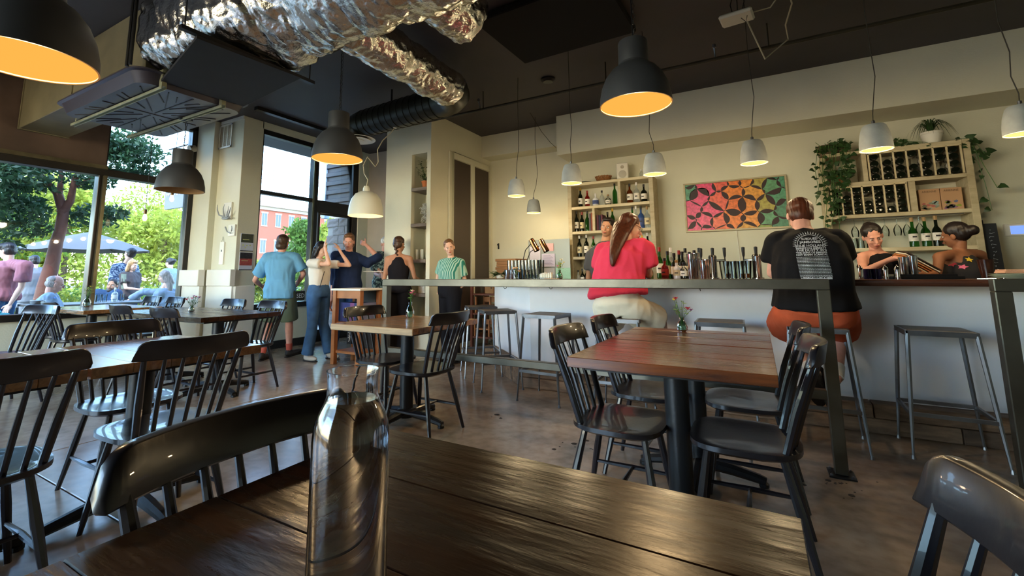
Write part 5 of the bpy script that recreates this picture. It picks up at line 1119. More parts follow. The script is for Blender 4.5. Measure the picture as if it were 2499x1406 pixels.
# --- inside, by the entry
person('person in a light blue polo shirt and green shorts, seen from behind', -5.78, 4.08, 132, 1.70, hair=('medium', 'brown'), skin='pink', look=[(-.55, .83, 0)],
       J={'elR': ('p', 741, 668, .1), 'wrR': ('p', 722, 698, .3), 'elL': ('p', 622, 684, .05), 'wrL': ('p', 640, 700, .35), 'knL': ('l', -.12, .02, .48), 'anL': ('l', -.15, -.12, .09), 'knR': ('l', .12, .1, .49), 'anR': ('l', .14, .10, .09), 'footR': ('d', .25, .95, .15), 'footL': ('d', -.5, .8, 0)},
       top={'m': cloth('light_blue', '#6aa3c8'), 'sleeve': .75, 'inf': .026, 'drop': .07, 'collar': 1, 'fold': .006}, bottom={'m': cloth('sage_shorts', '#5e6b58'), 'len': .95, 'inf': .03, 'name': 'shorts'}, sock='#c05a4a', fat=1.05)
tw, Pw, Hw = person('person in a white t-shirt and flared jeans, both hands raised to long hair', -5.25, 4.3, 5, 1.60, sex='f', hair=('long', 'dark', (-.17, .02, 1.13)), look=[(.93, .2, .08)],
       J={'elR': ('p', 803, 645, -.17), 'wrR': ('p', 793, 606, -.12), 'elL': ('p', 853, 648, .1), 'wrL': ('p', 828, 610, .08), 'anR': ('l', .13, -.02, .08), 'anL': ('l', -.13, .12, .08)},
       hands={'R': {'d': (-.1, .05, 1), 'n': (.3, .6, 0), 'curl': .25}, 'L': {'d': (-.5, -.1, .8), 'n': (-.6, -.2, -.3), 'curl': .3}},
       top={'m': cloth('white_cotton', '#d9d6cd'), 'sleeve': .5, 'inf': .015, 'lo': 1}, bottom={'m': JEANS, 'flare': 1, 'inf': .016, 'len': 2.0}, shoes='#b9b0a4')
B().tube([Pw['shL'] + V((0, 0, .06)), Pw['chest'] + V((.12, -.02, .02)), Pw['pelvis'] + V((.14, -.10, .08))], .005, 5).build('bag_strap', mat('dark_strap', '#1c1a1c', .5), tw)
person('person in a navy shirt and dark jeans with one arm bent behind the head', -5.22, 4.78, -50, 1.745, hair=('medium', 'light_brown'), skin='pink',
       J={'elL': ('p', 922, 628, .05), 'wrL': ('p', 893, 597, .1), 'shL': ('p', 897, 642, 0), 'elR': ('p', 815, 690, .1), 'wrR': ('p', 808, 735, .0), 'knR': ('l', .12, .05, .5), 'anR': ('l', .16, .02, .08), 'anL': ('l', -.13, -.03, .08)},
       hands={'L': {'d': (-.8, -.1, .35), 'n': (-.3, .6, 0), 'curl': .5}},
       top={'m': cloth('navy', '#1d2a48'), 'sleeve': 1.15, 'inf': .02, 'drop': .06, 'collar': 1, 'fold': .006}, bottom={'m': cloth('dark_denim', '#22406e')}, shoes='#c9c7c2', fat=1.08)
tf, Pf, Hf = person('person with white hair and a dark floral shirt half hidden behind the column', -5.66, 6.02, -25, 1.80, hair=('cap', 'white'), skin='pink',
       J={'elR': ('p', 918, 668, -.1), 'wrR': ('p', 925, 672, -.35), 'elL': ('l', -.22, .02, 1.1), 'wrL': ('l', -.12, .25, 1.08)}, top={'m': patterned('dark_floral', '#2d3a3c', '#9aa896', 16), 'sleeve': .8, 'inf': .024, 'drop': .08, 'collar': 1}, bottom={'m': cloth('dark_blue_trouser', '#26344e')})
tb_, Pb, Hb = person('person in a black sleeveless dress with braided hair, back to the camera beside the column', -4.42, 4.98, 118, 1.68, sex='f', hair=('braid', 'brown'), skin='tan', look=[(-.1, .95, -.05)],
       J={'elL': ('p', 938, 682, -.02), 'wrL': ('p', 931, 664, .25), 'elR': ('p', 1012, 678, 0), 'wrR': ('p', 1030, 688, .25)},
       hands={'L': {'d': (-.7, .3, .1), 'n': (.2, .3, 1), 'curl': .5}},
       top={'m': cloth('black_knit', '#15141a'), 'tank': 1, 'inf': .010, 'fold': .003}, bottom={'m': cloth('black_trouser', '#131217'), 'inf': .03, 'flare': 1, 'name': 'wide_trousers'}, feat=False)
tag(B().cbox((0, 0, 0), (.30, .22, .006), .4).build('menu_sheet', LBW), 'white menu sheet held between the black dress and the floral shirt', 'menu', loc=Pb['wrL'] + V((-4.42 - .14, 4.98 + .03, .01)))
GS = striped('teal_white_stripe', '#1f7468', '#9fc4b4', 13)
person('person in a teal and white striped shirt standing behind the rail, hand in pocket', -3.55, 5.02, -105, 1.60, sex='f', hair=('pulled', 'light_brown'), look=[(.55, -.83, .0)],
       J={'shR': ('p', 1079, 643, .03), 'shL': ('p', 1124, 641, -.02), 'elL': ('p', 1135, 688, .0), 'wrL': ('p', 1112, 712, -.12), 'elR': ('p', 1068, 678, .12), 'wrR': ('p', 1073, 705, .12)},
       hands={'L': {'d': (-.75, -.2, -.35), 'n': (-.2, .9, 0), 'curl': .3}},
       top={'m': GS, 'sleeve': .7, 'inf': .016, 'lo': 1, 'collar': 1, 'fold': .0015}, bottom={'m': cloth('black_trouser', '#131217'), 'inf': .02}, fat=1.25)
# --- at the bar
RED = cloth('pink_red', '#e0405c')
tr, Pr, Hr = person('person with long brown hair, pink-red t-shirt and cream shorts on a bar stool', -1.02, 3.93, 90, 1.76, hair=('longtail', 'auburn', (-.02, -.13, 1.24)), skin='fair', look=[(.8, .55, -.05)], fat=1.0, hip_w=1.12,
       J={'pelvis': ('l', -.02, -.03, .86), 'chest': ('l', -.02, .05, 1.13), 'neck': ('l', .03, .12, 1.385), 'head': ('l', .06, .20, 1.535), 'shR': ('l', .178, .12, 1.33), 'shL': ('l', -.162, .12, 1.31),
          'elR': ('l', .205, .16, 1.12), 'wrR': ('l', .15, .40, 1.12), 'elL': ('l', -.195, .12, 1.10), 'wrL': ('l', -.18, .36, 1.12), 'hipR': ('l', .09, -.02, .84), 'hipL': ('l', -.11, -.02, .84),
          'knR': ('l', .27, .24, .70), 'anR': ('l', .30, .08, .34), 'knL': ('l', -.16, .27, .68), 'anL': ('l', -.14, .15, .33)},
       hands={'R': {'d': (-.6, .8, 0), 'n': (0, 0, -1)}, 'L': {'d': (.3, .95, 0), 'n': (0, 0, -1)}},
       top={'m': RED, 'sleeve': .66, 'inf': .028, 'hem': .3, 'fold': .010, 'fs': 6}, bottom={'m': cloth('cream_shorts', '#d8d2bf'), 'n': 3, 'len': .82, 'inf': .03, 'name': 'shorts', 'fold': .007}, shoes='#2a2624')
e = B(); 
for q in (-1, 1): e.tube([Hr @ V((q * .03 + .018 * math.cos(a_), .093, .0 + .014 * math.sin(a_))) for a_ in np.linspace(0, 2 * PI, 13)], .0018, 5, cap=False); e.tube([Hr @ V((q * .048, .09, .004)), Hr @ V((q * .078, -.01, .004))], .002, 5)
e.build('glasses', mat('dark_glasses', '#1a1414', .3), tr)
BLK = cloth('black_cotton', '#121114')
tm, Pm, Hm_ = person('person in a black concert t-shirt and orange shorts on a bar stool, head bowed', .32, 3.9, 90, 1.80, hair=('short', 'auburn'), skin='pink', look=[(-.1, .9, -.35), (0, .42, .9)], fat=1.34, hip_w=1.25,
       J={'pelvis': ('l', 0, -.04, .87), 'chest': ('l', 0, -.02, 1.17), 'neck': ('l', -.02, .06, 1.42), 'head': ('l', -.02, .16, 1.54), 'shR': ('l', .165, .05, 1.335), 'shL': ('l', -.18, .05, 1.335),
          'elR': ('l', .222, .12, 1.13), 'wrR': ('l', .16, .42, 1.12), 'elL': ('l', -.228, .10, 1.12), 'wrL': ('l', -.16, .40, 1.12), 'hipR': ('l', .11, -.03, .86), 'hipL': ('l', -.11, -.03, .86),
          'knR': ('l', .15, .30, .72), 'anR': ('l', .08, -.02, .42), 'knL': ('l', -.16, .28, .72), 'anL': ('l', -.03, -.02, .42), 'footR': ('d', .15, -.1, -1), 'footL': ('d', .1, .6, -.6)},
       hands={'R': {'d': (-.8, .5, 0), 'n': (0, 0, -1)}, 'L': {'d': (.8, .5, 0), 'n': (0, 0, -1)}}, shoes='#2a2624', sock='#dcd8d2',
       top={'m': BLK, 'sleeve': .6, 'inf': .022, 'hem': .04, 'fold': .008, 'fs': 5}, bottom={'n': 2, 'm': cloth('orange_shorts', '#b85232'), 'len': .95, 'inf': .03, 'name': 'shorts', 'fold': .006})
# print on the back of the black t-shirt, laid on the cloth
shirt = [c for c in kids(tm) if c.name.startswith('shirt')][0]
bv = BVHTree.FromPolygons([tuple(v.co) for v in shirt.data.vertices], [tuple(p.vertices) for p in shirt.data.polygons])
INK = mat('grey_white_ink', '#b9bcc0', .8)
PZ = 1.39
def on_back(vs):
    out = []
    for x, z in vs:
        x, z = x * .8 + .0, PZ - (PZ - z) * .79
        h_ = bv.ray_cast(V((x, -1, z)), V((0, 1, 0))); y = (h_[0].y if h_[0] else -.16) - .003; out.append((x, y, z))
    return out
pb = B()
def pline(txt, z, wd, hgt_):
    v_, f_ = text_mesh(txt, hgt_ * 1.35, .0006); xs = [p[0] for p in v_]; k = wd / (max(xs) - min(xs)); c = (max(xs) + min(xs)) / 2
    pb.add(on_back([((p[0] - c) * k + .0 + .01 * (PZ - z), z + p[1]) for p in v_]), f_)
for txt, dz, wd, hg in (('SUBDUED', .055, .115, .02), ('JAMBOREE', .086, .15, .022), ('JOLIE HOLLAND', .118, .215, .021), ('WINSTON JARRETT', .138, .215, .016), ("THE DUSTY 45'S", .157, .215, .017), ('THE SONS OF RAINIER', .176, .218, .015), ('HOT DAMN SCANDAL', .195, .218, .016)): pline(txt, PZ - dz, wd, hg)
rq = random.Random(9)
for k in range(15):
    z = PZ - .21 - k * .0118; x = -.11 + k * .001
    while x < .106 + k * .001:
        w_ = rq.uniform(.004, .014); x1 = min(.11 + k * .001, x + w_); v_ = on_back([(x, z), (x1, z), (x1, z + .0045), (x, z + .0045)]); pb.add(v_, [(0, 1, 2, 3)]); x = x1 + .0022
for k in range(21):
    a_ = math.radians(-4 + k * 188 / 20); c0 = V((0, PZ - .10)); p_ = [(c0.x + r_ * math.cos(a_ + da), c0.y + r_ * math.sin(a_ + da)) for r_, da in ((.098, -.045), (.126, 0), (.098, .045), (.103, 0))]; pb.add(on_back(p_), [(0, 1, 3), (1, 2, 3)])
for k in range(24):
    a0, a1 = math.radians(k * 7.5), math.radians(k * 7.5 + 7.5); pb.add(on_back([(r_ * math.cos(q_), PZ - .10 + r_ * math.sin(q_)) for r_, q_ in ((.088, a0), (.092, a0), (.092, a1), (.088, a1))]), [(0, 1, 2, 3)])
for k in range(26):
    x = -.092 + k * .0082; hh = rq.uniform(.008, .022); pb.add(on_back([(x, PZ - .392), (x + .0072, PZ - .392), (x + .006, PZ - .392 + hh), (x + .001, PZ - .392 + hh * .8)]), [(0, 1, 2, 3)])
pb.build('shirt_print', INK, shirt, smooth=False)
tn, Pn, Hn = person('bartender in a black vest with dark tied-up hair reaching out over a stack of menus', .93, 5.2, -118, 1.64, sex='f', hair=('bun', 'dark'), skin='pink', look=[(.05, -.95, -.25)],
       J={'head': ('p', 2130, 577, -.03), 'neck': ('p', 2138, 614, .02), 'shR': ('p', 2103, 628, .0), 'shL': ('p', 2176, 632, .0), 'elR': ('p', 2108, 664, -.1), 'wrR': ('p', 2178, 630, -.3), 'elL': ('p', 2190, 672, .05), 'wrL': ('p', 2215, 660, -.15)},
       hands={'R': {'d': (.9, -.1, -.1), 'n': (0, 0, -1), 'curl': .3}, 'L': {'d': (.7, -.5, .1), 'n': (0, 0, 1)}}, top={'m': cloth('black_knit', '#15141a'), 'tank': 1, 'inf': .012}, bottom={'m': cloth('black_trouser', '#131217')})
m0 = ray_pt(2225, 644, V((.93, 5.2, 0)).dot(FH) - .25)
for i, c in enumerate(('#d8d0b8', '#b06a3c', '#c98a52', '#e4dcc8', '#3a2c24')):
    M = Matrix.Translation(m0 + V((.012 * i, 0, .012 * i - .02))) @ Matrix.Rotation(math.radians(36), 4, 'Y') @ Matrix.Rotation(.2, 4, 'Z')
    o = B().box(-.13, .13, -.085, .085, -.004, .004).build('menu_board', mat('menu_' + c[1:], c, .6), bevel=.001); o.matrix_world = M
    tag(o, ['lowest cream board of the fanned menus held over the bar', 'rust-brown menu board, second from below in the fanned stack', 'orange-tan menu board in the middle of the fanned stack', 'pale menu board near the top of the fanned stack', 'dark topmost menu board under the bartender\'s hand'][i], 'menu', 'menu boards in the bartender\'s hands')
t2_, P2, H2_ = person('bartender in a charcoal vest with a flower print, dark bun, turned away', 1.50, 5.3, 150, 1.62, sex='f', hair=('backbun', 'dark'), skin='brown', look=[(-.75, .5, -.1)],
       J={'head': ('p', 2330, 575, 0), 'neck': ('p', 2342, 612, .0), 'shL': ('p', 2292, 628, -.08), 'shR': ('p', 2392, 622, .05), 'elL': ('p', 2288, 668, -.12), 'wrL': ('p', 2262, 672, -.2), 'elR': ('p', 2412, 672, .1), 'wrR': ('p', 2390, 690, .0), 'chest': ('p', 2345, 660, 0)},
       top={'m': cloth('charcoal_knit', '#2c2b2d'), 'tank': 1, 'inf': .016}, bottom={'m': cloth('black_trouser', '#131217')}, fat=1.3)
b = B(); 
for c_, col in ((('p', 2325, 645), 'red'), (('p', 2350, 652), 'pink'), (('p', 2364, 634), 'yellow')):
    shirt2 = [c for c in kids(t2_) if c.name.startswith('shirt')][0]; bv2 = BVHTree.FromPolygons([tuple(v.co) for v in shirt2.data.vertices], [tuple(p.vertices) for p in shirt2.data.polygons])
    tgt = ray_pt(c_[1], c_[2], 6) - V((1.5, 5.3, 0)); org = V((0, 0, 1.12)) - V((1.5, 5.3, 0)); h_ = bv2.ray_cast(org, (tgt - org).normalized())
    if h_[0]:
        fb = B(); nn = h_[1]; u_ = nn.cross(V((0, 0, 1))).normalized(); w_ = u_.cross(nn); pts = []
        for q in range(10): r_ = .035 if q % 2 else .018; pts.append(h_[0] + nn * .004 + u_ * r_ * math.cos(q * PI / 5) + w_ * r_ * .7 * math.sin(q * PI / 5))
        fb.add([tuple(p) for p in pts] + [tuple(h_[0] + nn * .005)], [(q, (q + 1) % 10, 10) for q in range(10)]).build('flower_print', fl_cols[col], shirt2, smooth=False)
person('person behind the bar whose dark head shows just left of the long-haired customer', -1.52, 5.25, -90, 1.66, hair=('short', 'dark'), skin='tan', J={'head': ('p', 1482, 556, 0), 'neck': ('p', 1478, 590, .02)}, top={'m': cloth('grey_work', '#4a4a4c')}, bottom={'m': cloth('black_trouser', '#131217')})
# ================================================================ outside the windows
PAVE = mat('pale_paving', '#807b73', .8, var=.08, vs=.6, bump=.1, bs=6)
struct('ground', B().box(-120, -7.85, -30, 90, -.4, -.14), PAVE); 
g_ = mat('lawn_green', '#425424', .9, var=.25, vs=1.2)
struct('ground', B().box(-40, -17.5, -6, 30, -.14, -.06), g_)
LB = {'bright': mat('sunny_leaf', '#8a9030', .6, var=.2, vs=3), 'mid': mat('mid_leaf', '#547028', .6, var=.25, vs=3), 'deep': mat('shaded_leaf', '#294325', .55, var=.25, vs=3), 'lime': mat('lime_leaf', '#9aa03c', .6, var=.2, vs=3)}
for m in LB.values():
    t_ = m.node_tree; b_ = t_.nodes['Principled BSDF']; tr_ = t_.nodes.new('ShaderNodeBsdfTranslucent'); mx = t_.nodes.new('ShaderNodeMixShader'); mx.inputs[0].default_value = .45
    src = b_.inputs['Base Color'].links[0].from_socket; t_.links.new(src, tr_.inputs[0]); out = [n for n in t_.nodes if n.type == 'OUTPUT_MATERIAL'][0]
    t_.links.new(b_.outputs[0], mx.inputs[1]); t_.links.new(tr_.outputs[0], mx.inputs[2]); t_.links.new(mx.outputs[0], out.inputs[0])
BARK = mat('red_brown_bark', '#5f3624', .8, var=.3, vs=9, bump=.8, bs=14, stretch=(1, 1, .3), col2='#5a3526'); BARK2 = mat('grey_brown_bark', '#5c4a3a', .9, var=.3, vs=8, bump=.5, bs=14)
def foliage(blobs, n, size, m, name, parent, seed=0):
    r = np.random.RandomState(seed); tot = sum(b[3] * b[4] for b in blobs); vs = []; fs = []
    for cx, cy, cz, rx, rz_ in blobs:
        k = int(n * rx * rz_ / tot); d = r.normal(size=(k, 3)); d /= np.linalg.norm(d, axis=1)[:, None]; rad = r.uniform(.25, 1, size=(k, 1)) ** .45
        lump = 1 + .18 * np.sin(d[:, :1] * 7 + cx) * np.sin(d[:, 1:2] * 6 + cy) + .12 * np.sin(d[:, 2:3] * 9)
        p = np.array([cx, cy, cz]) + d * rad * lump * np.array([rx, rx, rz_])
        a = r.normal(size=(k, 3)); a /= np.linalg.norm(a, axis=1)[:, None]; b_ = np.cross(a, r.normal(size=(k, 3))); b_ /= np.linalg.norm(b_, axis=1)[:, None]
        s_ = size * r.uniform(.6, 1.3, size=(k, 1)); base = len(vs)
        for q in (a * s_, b_ * s_ * .45, -a * s_, -b_ * s_ * .45): pass
        P4 = np.stack([p + a * s_, p + b_ * s_ * .42, p - a * s_, p - b_ * s_ * .42], 1).reshape(-1, 3); vs += [tuple(x) for x in P4.tolist()]
        fs += [(base + 4 * i, base + 4 * i + 1, base + 4 * i + 2, base + 4 * i + 3) for i in range(k)]
    me = bpy.data.meshes.new(name); me.from_pydata(vs, [], fs); me.materials.append(m); o = bpy.data.objects.new(name, me); C.objects.link(o); o.parent = parent; o['kind'] = 'stuff'; return o
def tree(label, x, y, h, crown, col, n=5000, size=.09, trunk=.16, seed=0, bark=BARK2, group='trees beyond the patio', name='tree'):
    t = thing(name, label, 'tree', (x, y, -.14), 0, group); foliage(crown, n, size, LB[col], 'foliage', t, seed)
    if trunk: B().tube([(0, 0, 0), (.05, 0, h * .3), (-.04, .03, h * .6), (0, 0, h * .8)], [trunk, trunk * .8, trunk * .55, trunk * .3], 10).build('trunk', bark, t)
    return t
# the near tree with the reddish trunk, forking above the umbrella
tx = atX(120, 720, -10.6); t = thing('tree', 'near tree with a peeling reddish trunk forking outside the left window', 'tree', (-10.6, 0, -.14))
def TP(px, py, X=-10.6): p = atX(px, py, X); return V((p.x + 10.6, p.y, p.z + .14))
b = B(); base_ = TP(112, 700); b.tube([base_ - V((0, .1, 1.1)), base_, TP(128, 640), TP(138, 590), TP(148, 560), TP(155, 515), TP(140, 470)], [.13, .12, .10, .09, .085, .08, .065], 12)
b.tube([TP(150, 520), TP(172, 490, -10.5), TP(182, 440, -10.3), TP(200, 400, -10.2)], [.08, .06, .045, .03], 8).tube([TP(180, 455, -10.4), TP(215, 440, -10.2), TP(250, 405, -9.9)], [.04, .03, .015], 7).tube([TP(142, 475), TP(120, 450), TP(100, 425)], [.06, .045, .03], 8).tube([TP(145, 470), TP(150, 430), TP(140, 380)], [.05, .035, .02], 8)
o = b.build('trunk', BARK, t, smooth=70)
cr = []
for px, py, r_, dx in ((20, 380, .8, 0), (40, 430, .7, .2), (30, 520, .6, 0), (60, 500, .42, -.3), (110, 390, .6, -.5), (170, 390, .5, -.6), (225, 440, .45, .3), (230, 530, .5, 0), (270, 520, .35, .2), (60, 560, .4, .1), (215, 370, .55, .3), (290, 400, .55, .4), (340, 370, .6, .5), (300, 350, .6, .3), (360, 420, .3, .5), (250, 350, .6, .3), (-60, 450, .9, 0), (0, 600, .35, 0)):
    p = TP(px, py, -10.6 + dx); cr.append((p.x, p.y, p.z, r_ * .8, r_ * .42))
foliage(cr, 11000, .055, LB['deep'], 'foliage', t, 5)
for i, (X, px, hh, rr_, col, lab) in enumerate(((-22, 20, 4.2, 1.9, 'bright', 'sunlit yellow-green tree at the left end of the background row'), (-20, 150, 4.4, 1.8, 'lime', 'lime-green tree behind the reddish trunk'), (-24, 300, 5.6, 2.2, 'bright', 'tall sunlit tree behind the parasol'), (-19, 395, 3.6, 1.6, 'lime', 'pale lime bush-like tree beside the window jamb'),
        (-27, 440, 4.6, 2.0, 'bright', 'sunlit tree seen just left of the window jamb'), (-21, -90, 5.0, 2.2, 'mid', 'mid-green tree partly beyond the left frame edge'), (-17, 742, 3.4, 1.3, 'mid', 'green leafy tree in front of the red brick building'), (-20, 660, 1.6, 1.5, 'lime', 'yellow-green bush below the red brick building'), (-14, 805, 3.4, 1.0, 'bright', 'sunlit tree seen through the entry door glass'))):
    p = atX(px, 678, X); cz = hh * .62; r8 = random.Random(i)
    cr = [(r8.uniform(-.5, .5) * rr_, r8.uniform(-.5, .5) * rr_, cz + r8.uniform(-.3, .34) * hh, rr_ * r8.uniform(.4, .62), rr_ * r8.uniform(.35, .5)) for _ in range(8)] + [(0, 0, hh * .3, rr_ * .8, hh * .3)]
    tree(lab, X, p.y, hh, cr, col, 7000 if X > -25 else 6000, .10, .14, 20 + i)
for i, (X, px, lab) in enumerate(((-16.5, 20, 'low clipped hedge at the left behind the pink shirt'), (-16.5, 190, 'low clipped hedge below the parasol'), (-16.5, 380, 'low clipped hedge at the right behind the seated guests'))):
    p = atX(px, 678, X); tree(lab, X, p.y, 1, [(0, q * .9 - 1.8, .45, .62, .5) for q in range(5)], ('bright', 'mid', 'lime')[i], 3000, .06, 0, 60 + i, group='hedges beyond the patio', name='hedge')
# parasol
def parasol(label, x, y, zr, zt, R_, col):
    t = thing('parasol', label, 'parasol', (x, y, -.14)); m = mat('parasol_canvas_' + col[1:], col, .8); n = 8; z0, z1 = zr + .14, zt + .14; vs = [(0, 0, z1)]; fs = []
    for k in range(1, 5):
        f = k / 4
        for j in range(n * 4):
            a = 2 * PI * j / (n * 4); d = (j % 4) / 4; sag = 1 - .10 * math.sin(PI * d) * f; vs.append((R_ * f * math.cos(a) * sag, R_ * f * math.sin(a) * sag, z1 - (z1 - z0) * f ** 1.15 - .03 * math.sin(PI * d) * f))
    N_ = n * 4
    for j in range(N_): fs.append((0, 1 + j, 1 + (j + 1) % N_))
    for k in range(3):
        for j in range(N_): fs.append((1 + k * N_ + j, 1 + (k + 1) * N_ + j, 1 + (k + 1) * N_ + (j + 1) % N_, 1 + k * N_ + (j + 1) % N_))
    B().add(vs, fs).build('canopy', m, t, smooth=20); B().tube([(0, 0, 0), (0, 0, z1 + .06)], .025, 10).build('pole', TBLACK, t)
    for j in range(n): a = 2 * PI * j / n; B().tube([(0, 0, z1 - .08), (R_ * .95 * math.cos(a), R_ * .95 * math.sin(a), z0)], .01, 5).build('rib', TBLACK, t)
    B().lathe([(.3, 0), (.3, .05), (.05, .08)], 16).build('base', TBLACK, t)
p = atX(215, 605, -14.5); parasol('large beige-grey parasol on the patio behind the window mullion', -14.5, p.y, 1.78, 2.25, 1.35, '#524f4d')  # canvas darkened so that its colour holds the tree's shade
p = atX(380, 650, -24); parasol('small violet-blue parasol far beyond the seated guests', -24, p.y, 1.5, 2.0, 1.1, '#49496c')
# outdoor tables
def out_table(label, x, y, h=.6):
    t = thing('patio_table', label, 'table', (x, y, -.14), 0, 'patio tables'); B().box(-.45, .45, -.7, .7, .83, .86).build('top', mat('patio_table_top', '#635f59', .5), t, bevel=.004); B().lathe([(.03, 0), (.03, .83)], 12).lathe([(.28, 0), (.28, .02), (.04, .04)], 16).build('pedestal', TBLACK, t)
out_table('grey patio table with glasses in front of the seated guests', -9.25, 3.15)
for px, kind in ((228, 0), (240, 1), (254, 0), (297, 0)): q = atX(px, 740, -9.2); glass('drinking glass on the patio table, %s' % {228: 'left of the bottle', 240: 'second from the left', 254: 'touching the bottle', 297: 'beside the grey-haired guest\'s hand'}[px], (-9.2, q.y, .721), .12, .03, .035, 'glasses on the patio table')
q = atX(278, 740, -9.3); bottle('clear water bottle with a printed label on the patio table', (-9.3, q.y, .721), 'water', .22, .045, LBW, None or 'white', group=None)
# red brick building across the street
rb = thing('brick_building', 'red brick building with pale cornice beyond the entry window', 'building', (-75, 0, -.14)); BR = mat('red_brick', '#94523f', .85, var=.12, vs=9, bump=.3, bs=30)
ya, yb, yt = atX(628, 600, -75).y, atX(800, 600, -75).y, atX(690, 508, -75).z
ya -= 3; B().box(-14, 0, ya, ya + 44, 0, yt).build('wall', BR, rb); B().box(-14.4, .6, ya - .6, ya + 44.4, yt, yt + .8).box(-14.2, .25, ya - .3, ya + 44.2, yt - .6, yt).build('cornice', mat('pale_cornice', '#968b7d', .7), rb)
B().box(-.3, .12, ya - .1, ya + 1.6, 0, yt).build('corner_pier', mat('pale_cornice'), rb)
for r_, zz in enumerate((10.2, 5.4, 1.2)):
    for c in range(13):
        y = ya + 4 + c * 2.7; fo = B().box(-.05, .08, y - .6, y + .6, zz - .2, zz).box(-.05, .1, y - .65, y + .65, zz + 2.1, zz + 2.4).box(.0, .06, y - .55, y - .47, zz, zz + 2.1).box(.0, .06, y + .47, y + .55, zz, zz + 2.1).box(0, .05, y - .03, y + .03, zz, zz + 2.1).build('window', mat('pale_cornice'), rb)
        B().box(.005, .02, y - .5, y + .5, zz, zz + 2.1).build('pane', mat('dark_far_glass', '#4a5468', .15), fo)
# split-face block wall and dark slatted canopy by the entry
bw = thing('block_wall', 'grey split-face concrete block wall outside the entry door', 'wall', (0, 0, -.14)); BM = mat('split_face_block', '#695f59', .95, var=.15, vs=14, bump=1, bs=35)
rb_ = random.Random(4); base_me = []
for v in range(4):
    bb_ = B(); n = 5; vs = []; 
    bb_.box(-.192, .192, .04, .2, -.095, .095); g2 = [[rb_.uniform(-.012, .012) for _ in range(n)] for _ in range(4)]; vs = [(-.192 + .384 * i / (n - 1), g2[j][i] if 0 < i < n - 1 else .008, -.095 + .19 * j / 3) for j in range(4) for i in range(n)]
    fs = [(j * n + i, j * n + i + 1, (j + 1) * n + i + 1, (j + 1) * n + i) for j in range(3) for i in range(n - 1)]; o_ = len(vs); vs += [(-.192, .04, -.095), (.192, .04, -.095), (.192, .04, .095), (-.192, .04, .095)]
    fs += [(0, o_, o_ + 1, n - 1)] + [(3 * n, 4 * n - 1, o_ + 2, o_ + 3)]; base_me.append(bb_.add(vs, fs).build('block', BM, bw, smooth=False))
for k, o in enumerate(base_me): o.location = (-8.6 + .4 * k, 7.35, .1)
mort = B().box(-8.78, -6.6, 7.38, 7.56, 0, 2.6).build('mortar', mat('mortar', '#7d7870', .95), bw)
for row_ in range(13):
    for c in range(5):
        if row_ == 0 and c < 4: continue
        o = base_me[(row_ * 3 + c) % 4].copy(); C.objects.link(o); o.location = (-8.6 + .4 * c + (.2 if row_ % 2 else 0), 7.35, .1 + .2 * row_)
cn = thing('entry_canopy', 'dark ribbed canopy soffit outside above the entry door', 'canopy', (0, 0, 0)); CM = mat('dark_brown_metal', '#2c2426', .5, var=.1)
pa = atX(800, 400, -7.6); B().box(-8.3, -6.76, 6.9, 7.0, 2.5, 4.0).build('panel', CM, cn)
for k in range(8): B().box(-8.3, -6.76, 6.86, 6.9, 2.52 + k * .2, 2.62 + k * .2).build('slat', CM, cn, bevel=.01)
B().box(-8.4, -8.3, 6.86, 7.0, 2.4, 4.0).build('pale_edge', mat('pale_blue_edge', '#a9bfd8', .5), cn)
# hanging sign seen from its lettered side
sg = thing('hanging_sign', 'grey rounded hanging sign reading wood fire outside the left window', 'sign', (0, 0, 0)); ps = [atY(402, 452, 4.35), atY(480, 500, 4.35)]; zc = atY(405, 512, 4.35).z; xs0 = atY(404, 500, 4.35).x
B().prism(rrect(.42, .27, .05), -.02, .02, Matrix.Translation((xs0 + .42, 4.35, zc + .27)) @ Matrix.Rotation(PI / 2, 4, 'X')).build('panel', mat('grey_sign_face', '#77777c', .6), sg)
text_obj('lettering', 'wood fire', .15, mat('sign_white', '#e4e4ea', .6), Matrix.Translation((xs0 + .42, 4.325, zc + .25)) @ Matrix.Rotation(PI / 2, 4, 'X'), sg, width=.74)
B().tube([(xs0 + .1, 4.35, zc + .54), (xs0 + .1, 4.35, zc + 1.2)], .01, 6).tube([(xs0 + .74, 4.35, zc + .54), (xs0 + .74, 4.35, zc + 1.2)], .01, 6).tube([(xs0 - .05, 4.35, zc + 1.2), (xs0 + .9, 4.35, zc + 1.2)], .014, 6).build('bracket', TBLACK, sg)
# sign on the entry window
sg = thing('window_sign', 'small dark CLOSED sign at the foot of the entry window', 'sign', (-6.66, 5.0, .78)); B().box(-.006, .006, -.19, .17, -.06, .09).build('panel', mat('dark_sign_face', '#33302f', .6), sg)
text_obj('lettering', 'CLOSED', .1, mat('sign_white'), Matrix.Translation((.009, -.01, -.02)) @ Matrix.Rotation(PI / 2, 4, 'Z') @ Matrix.Rotation(PI / 2, 4, 'X'), sg, width=.33)
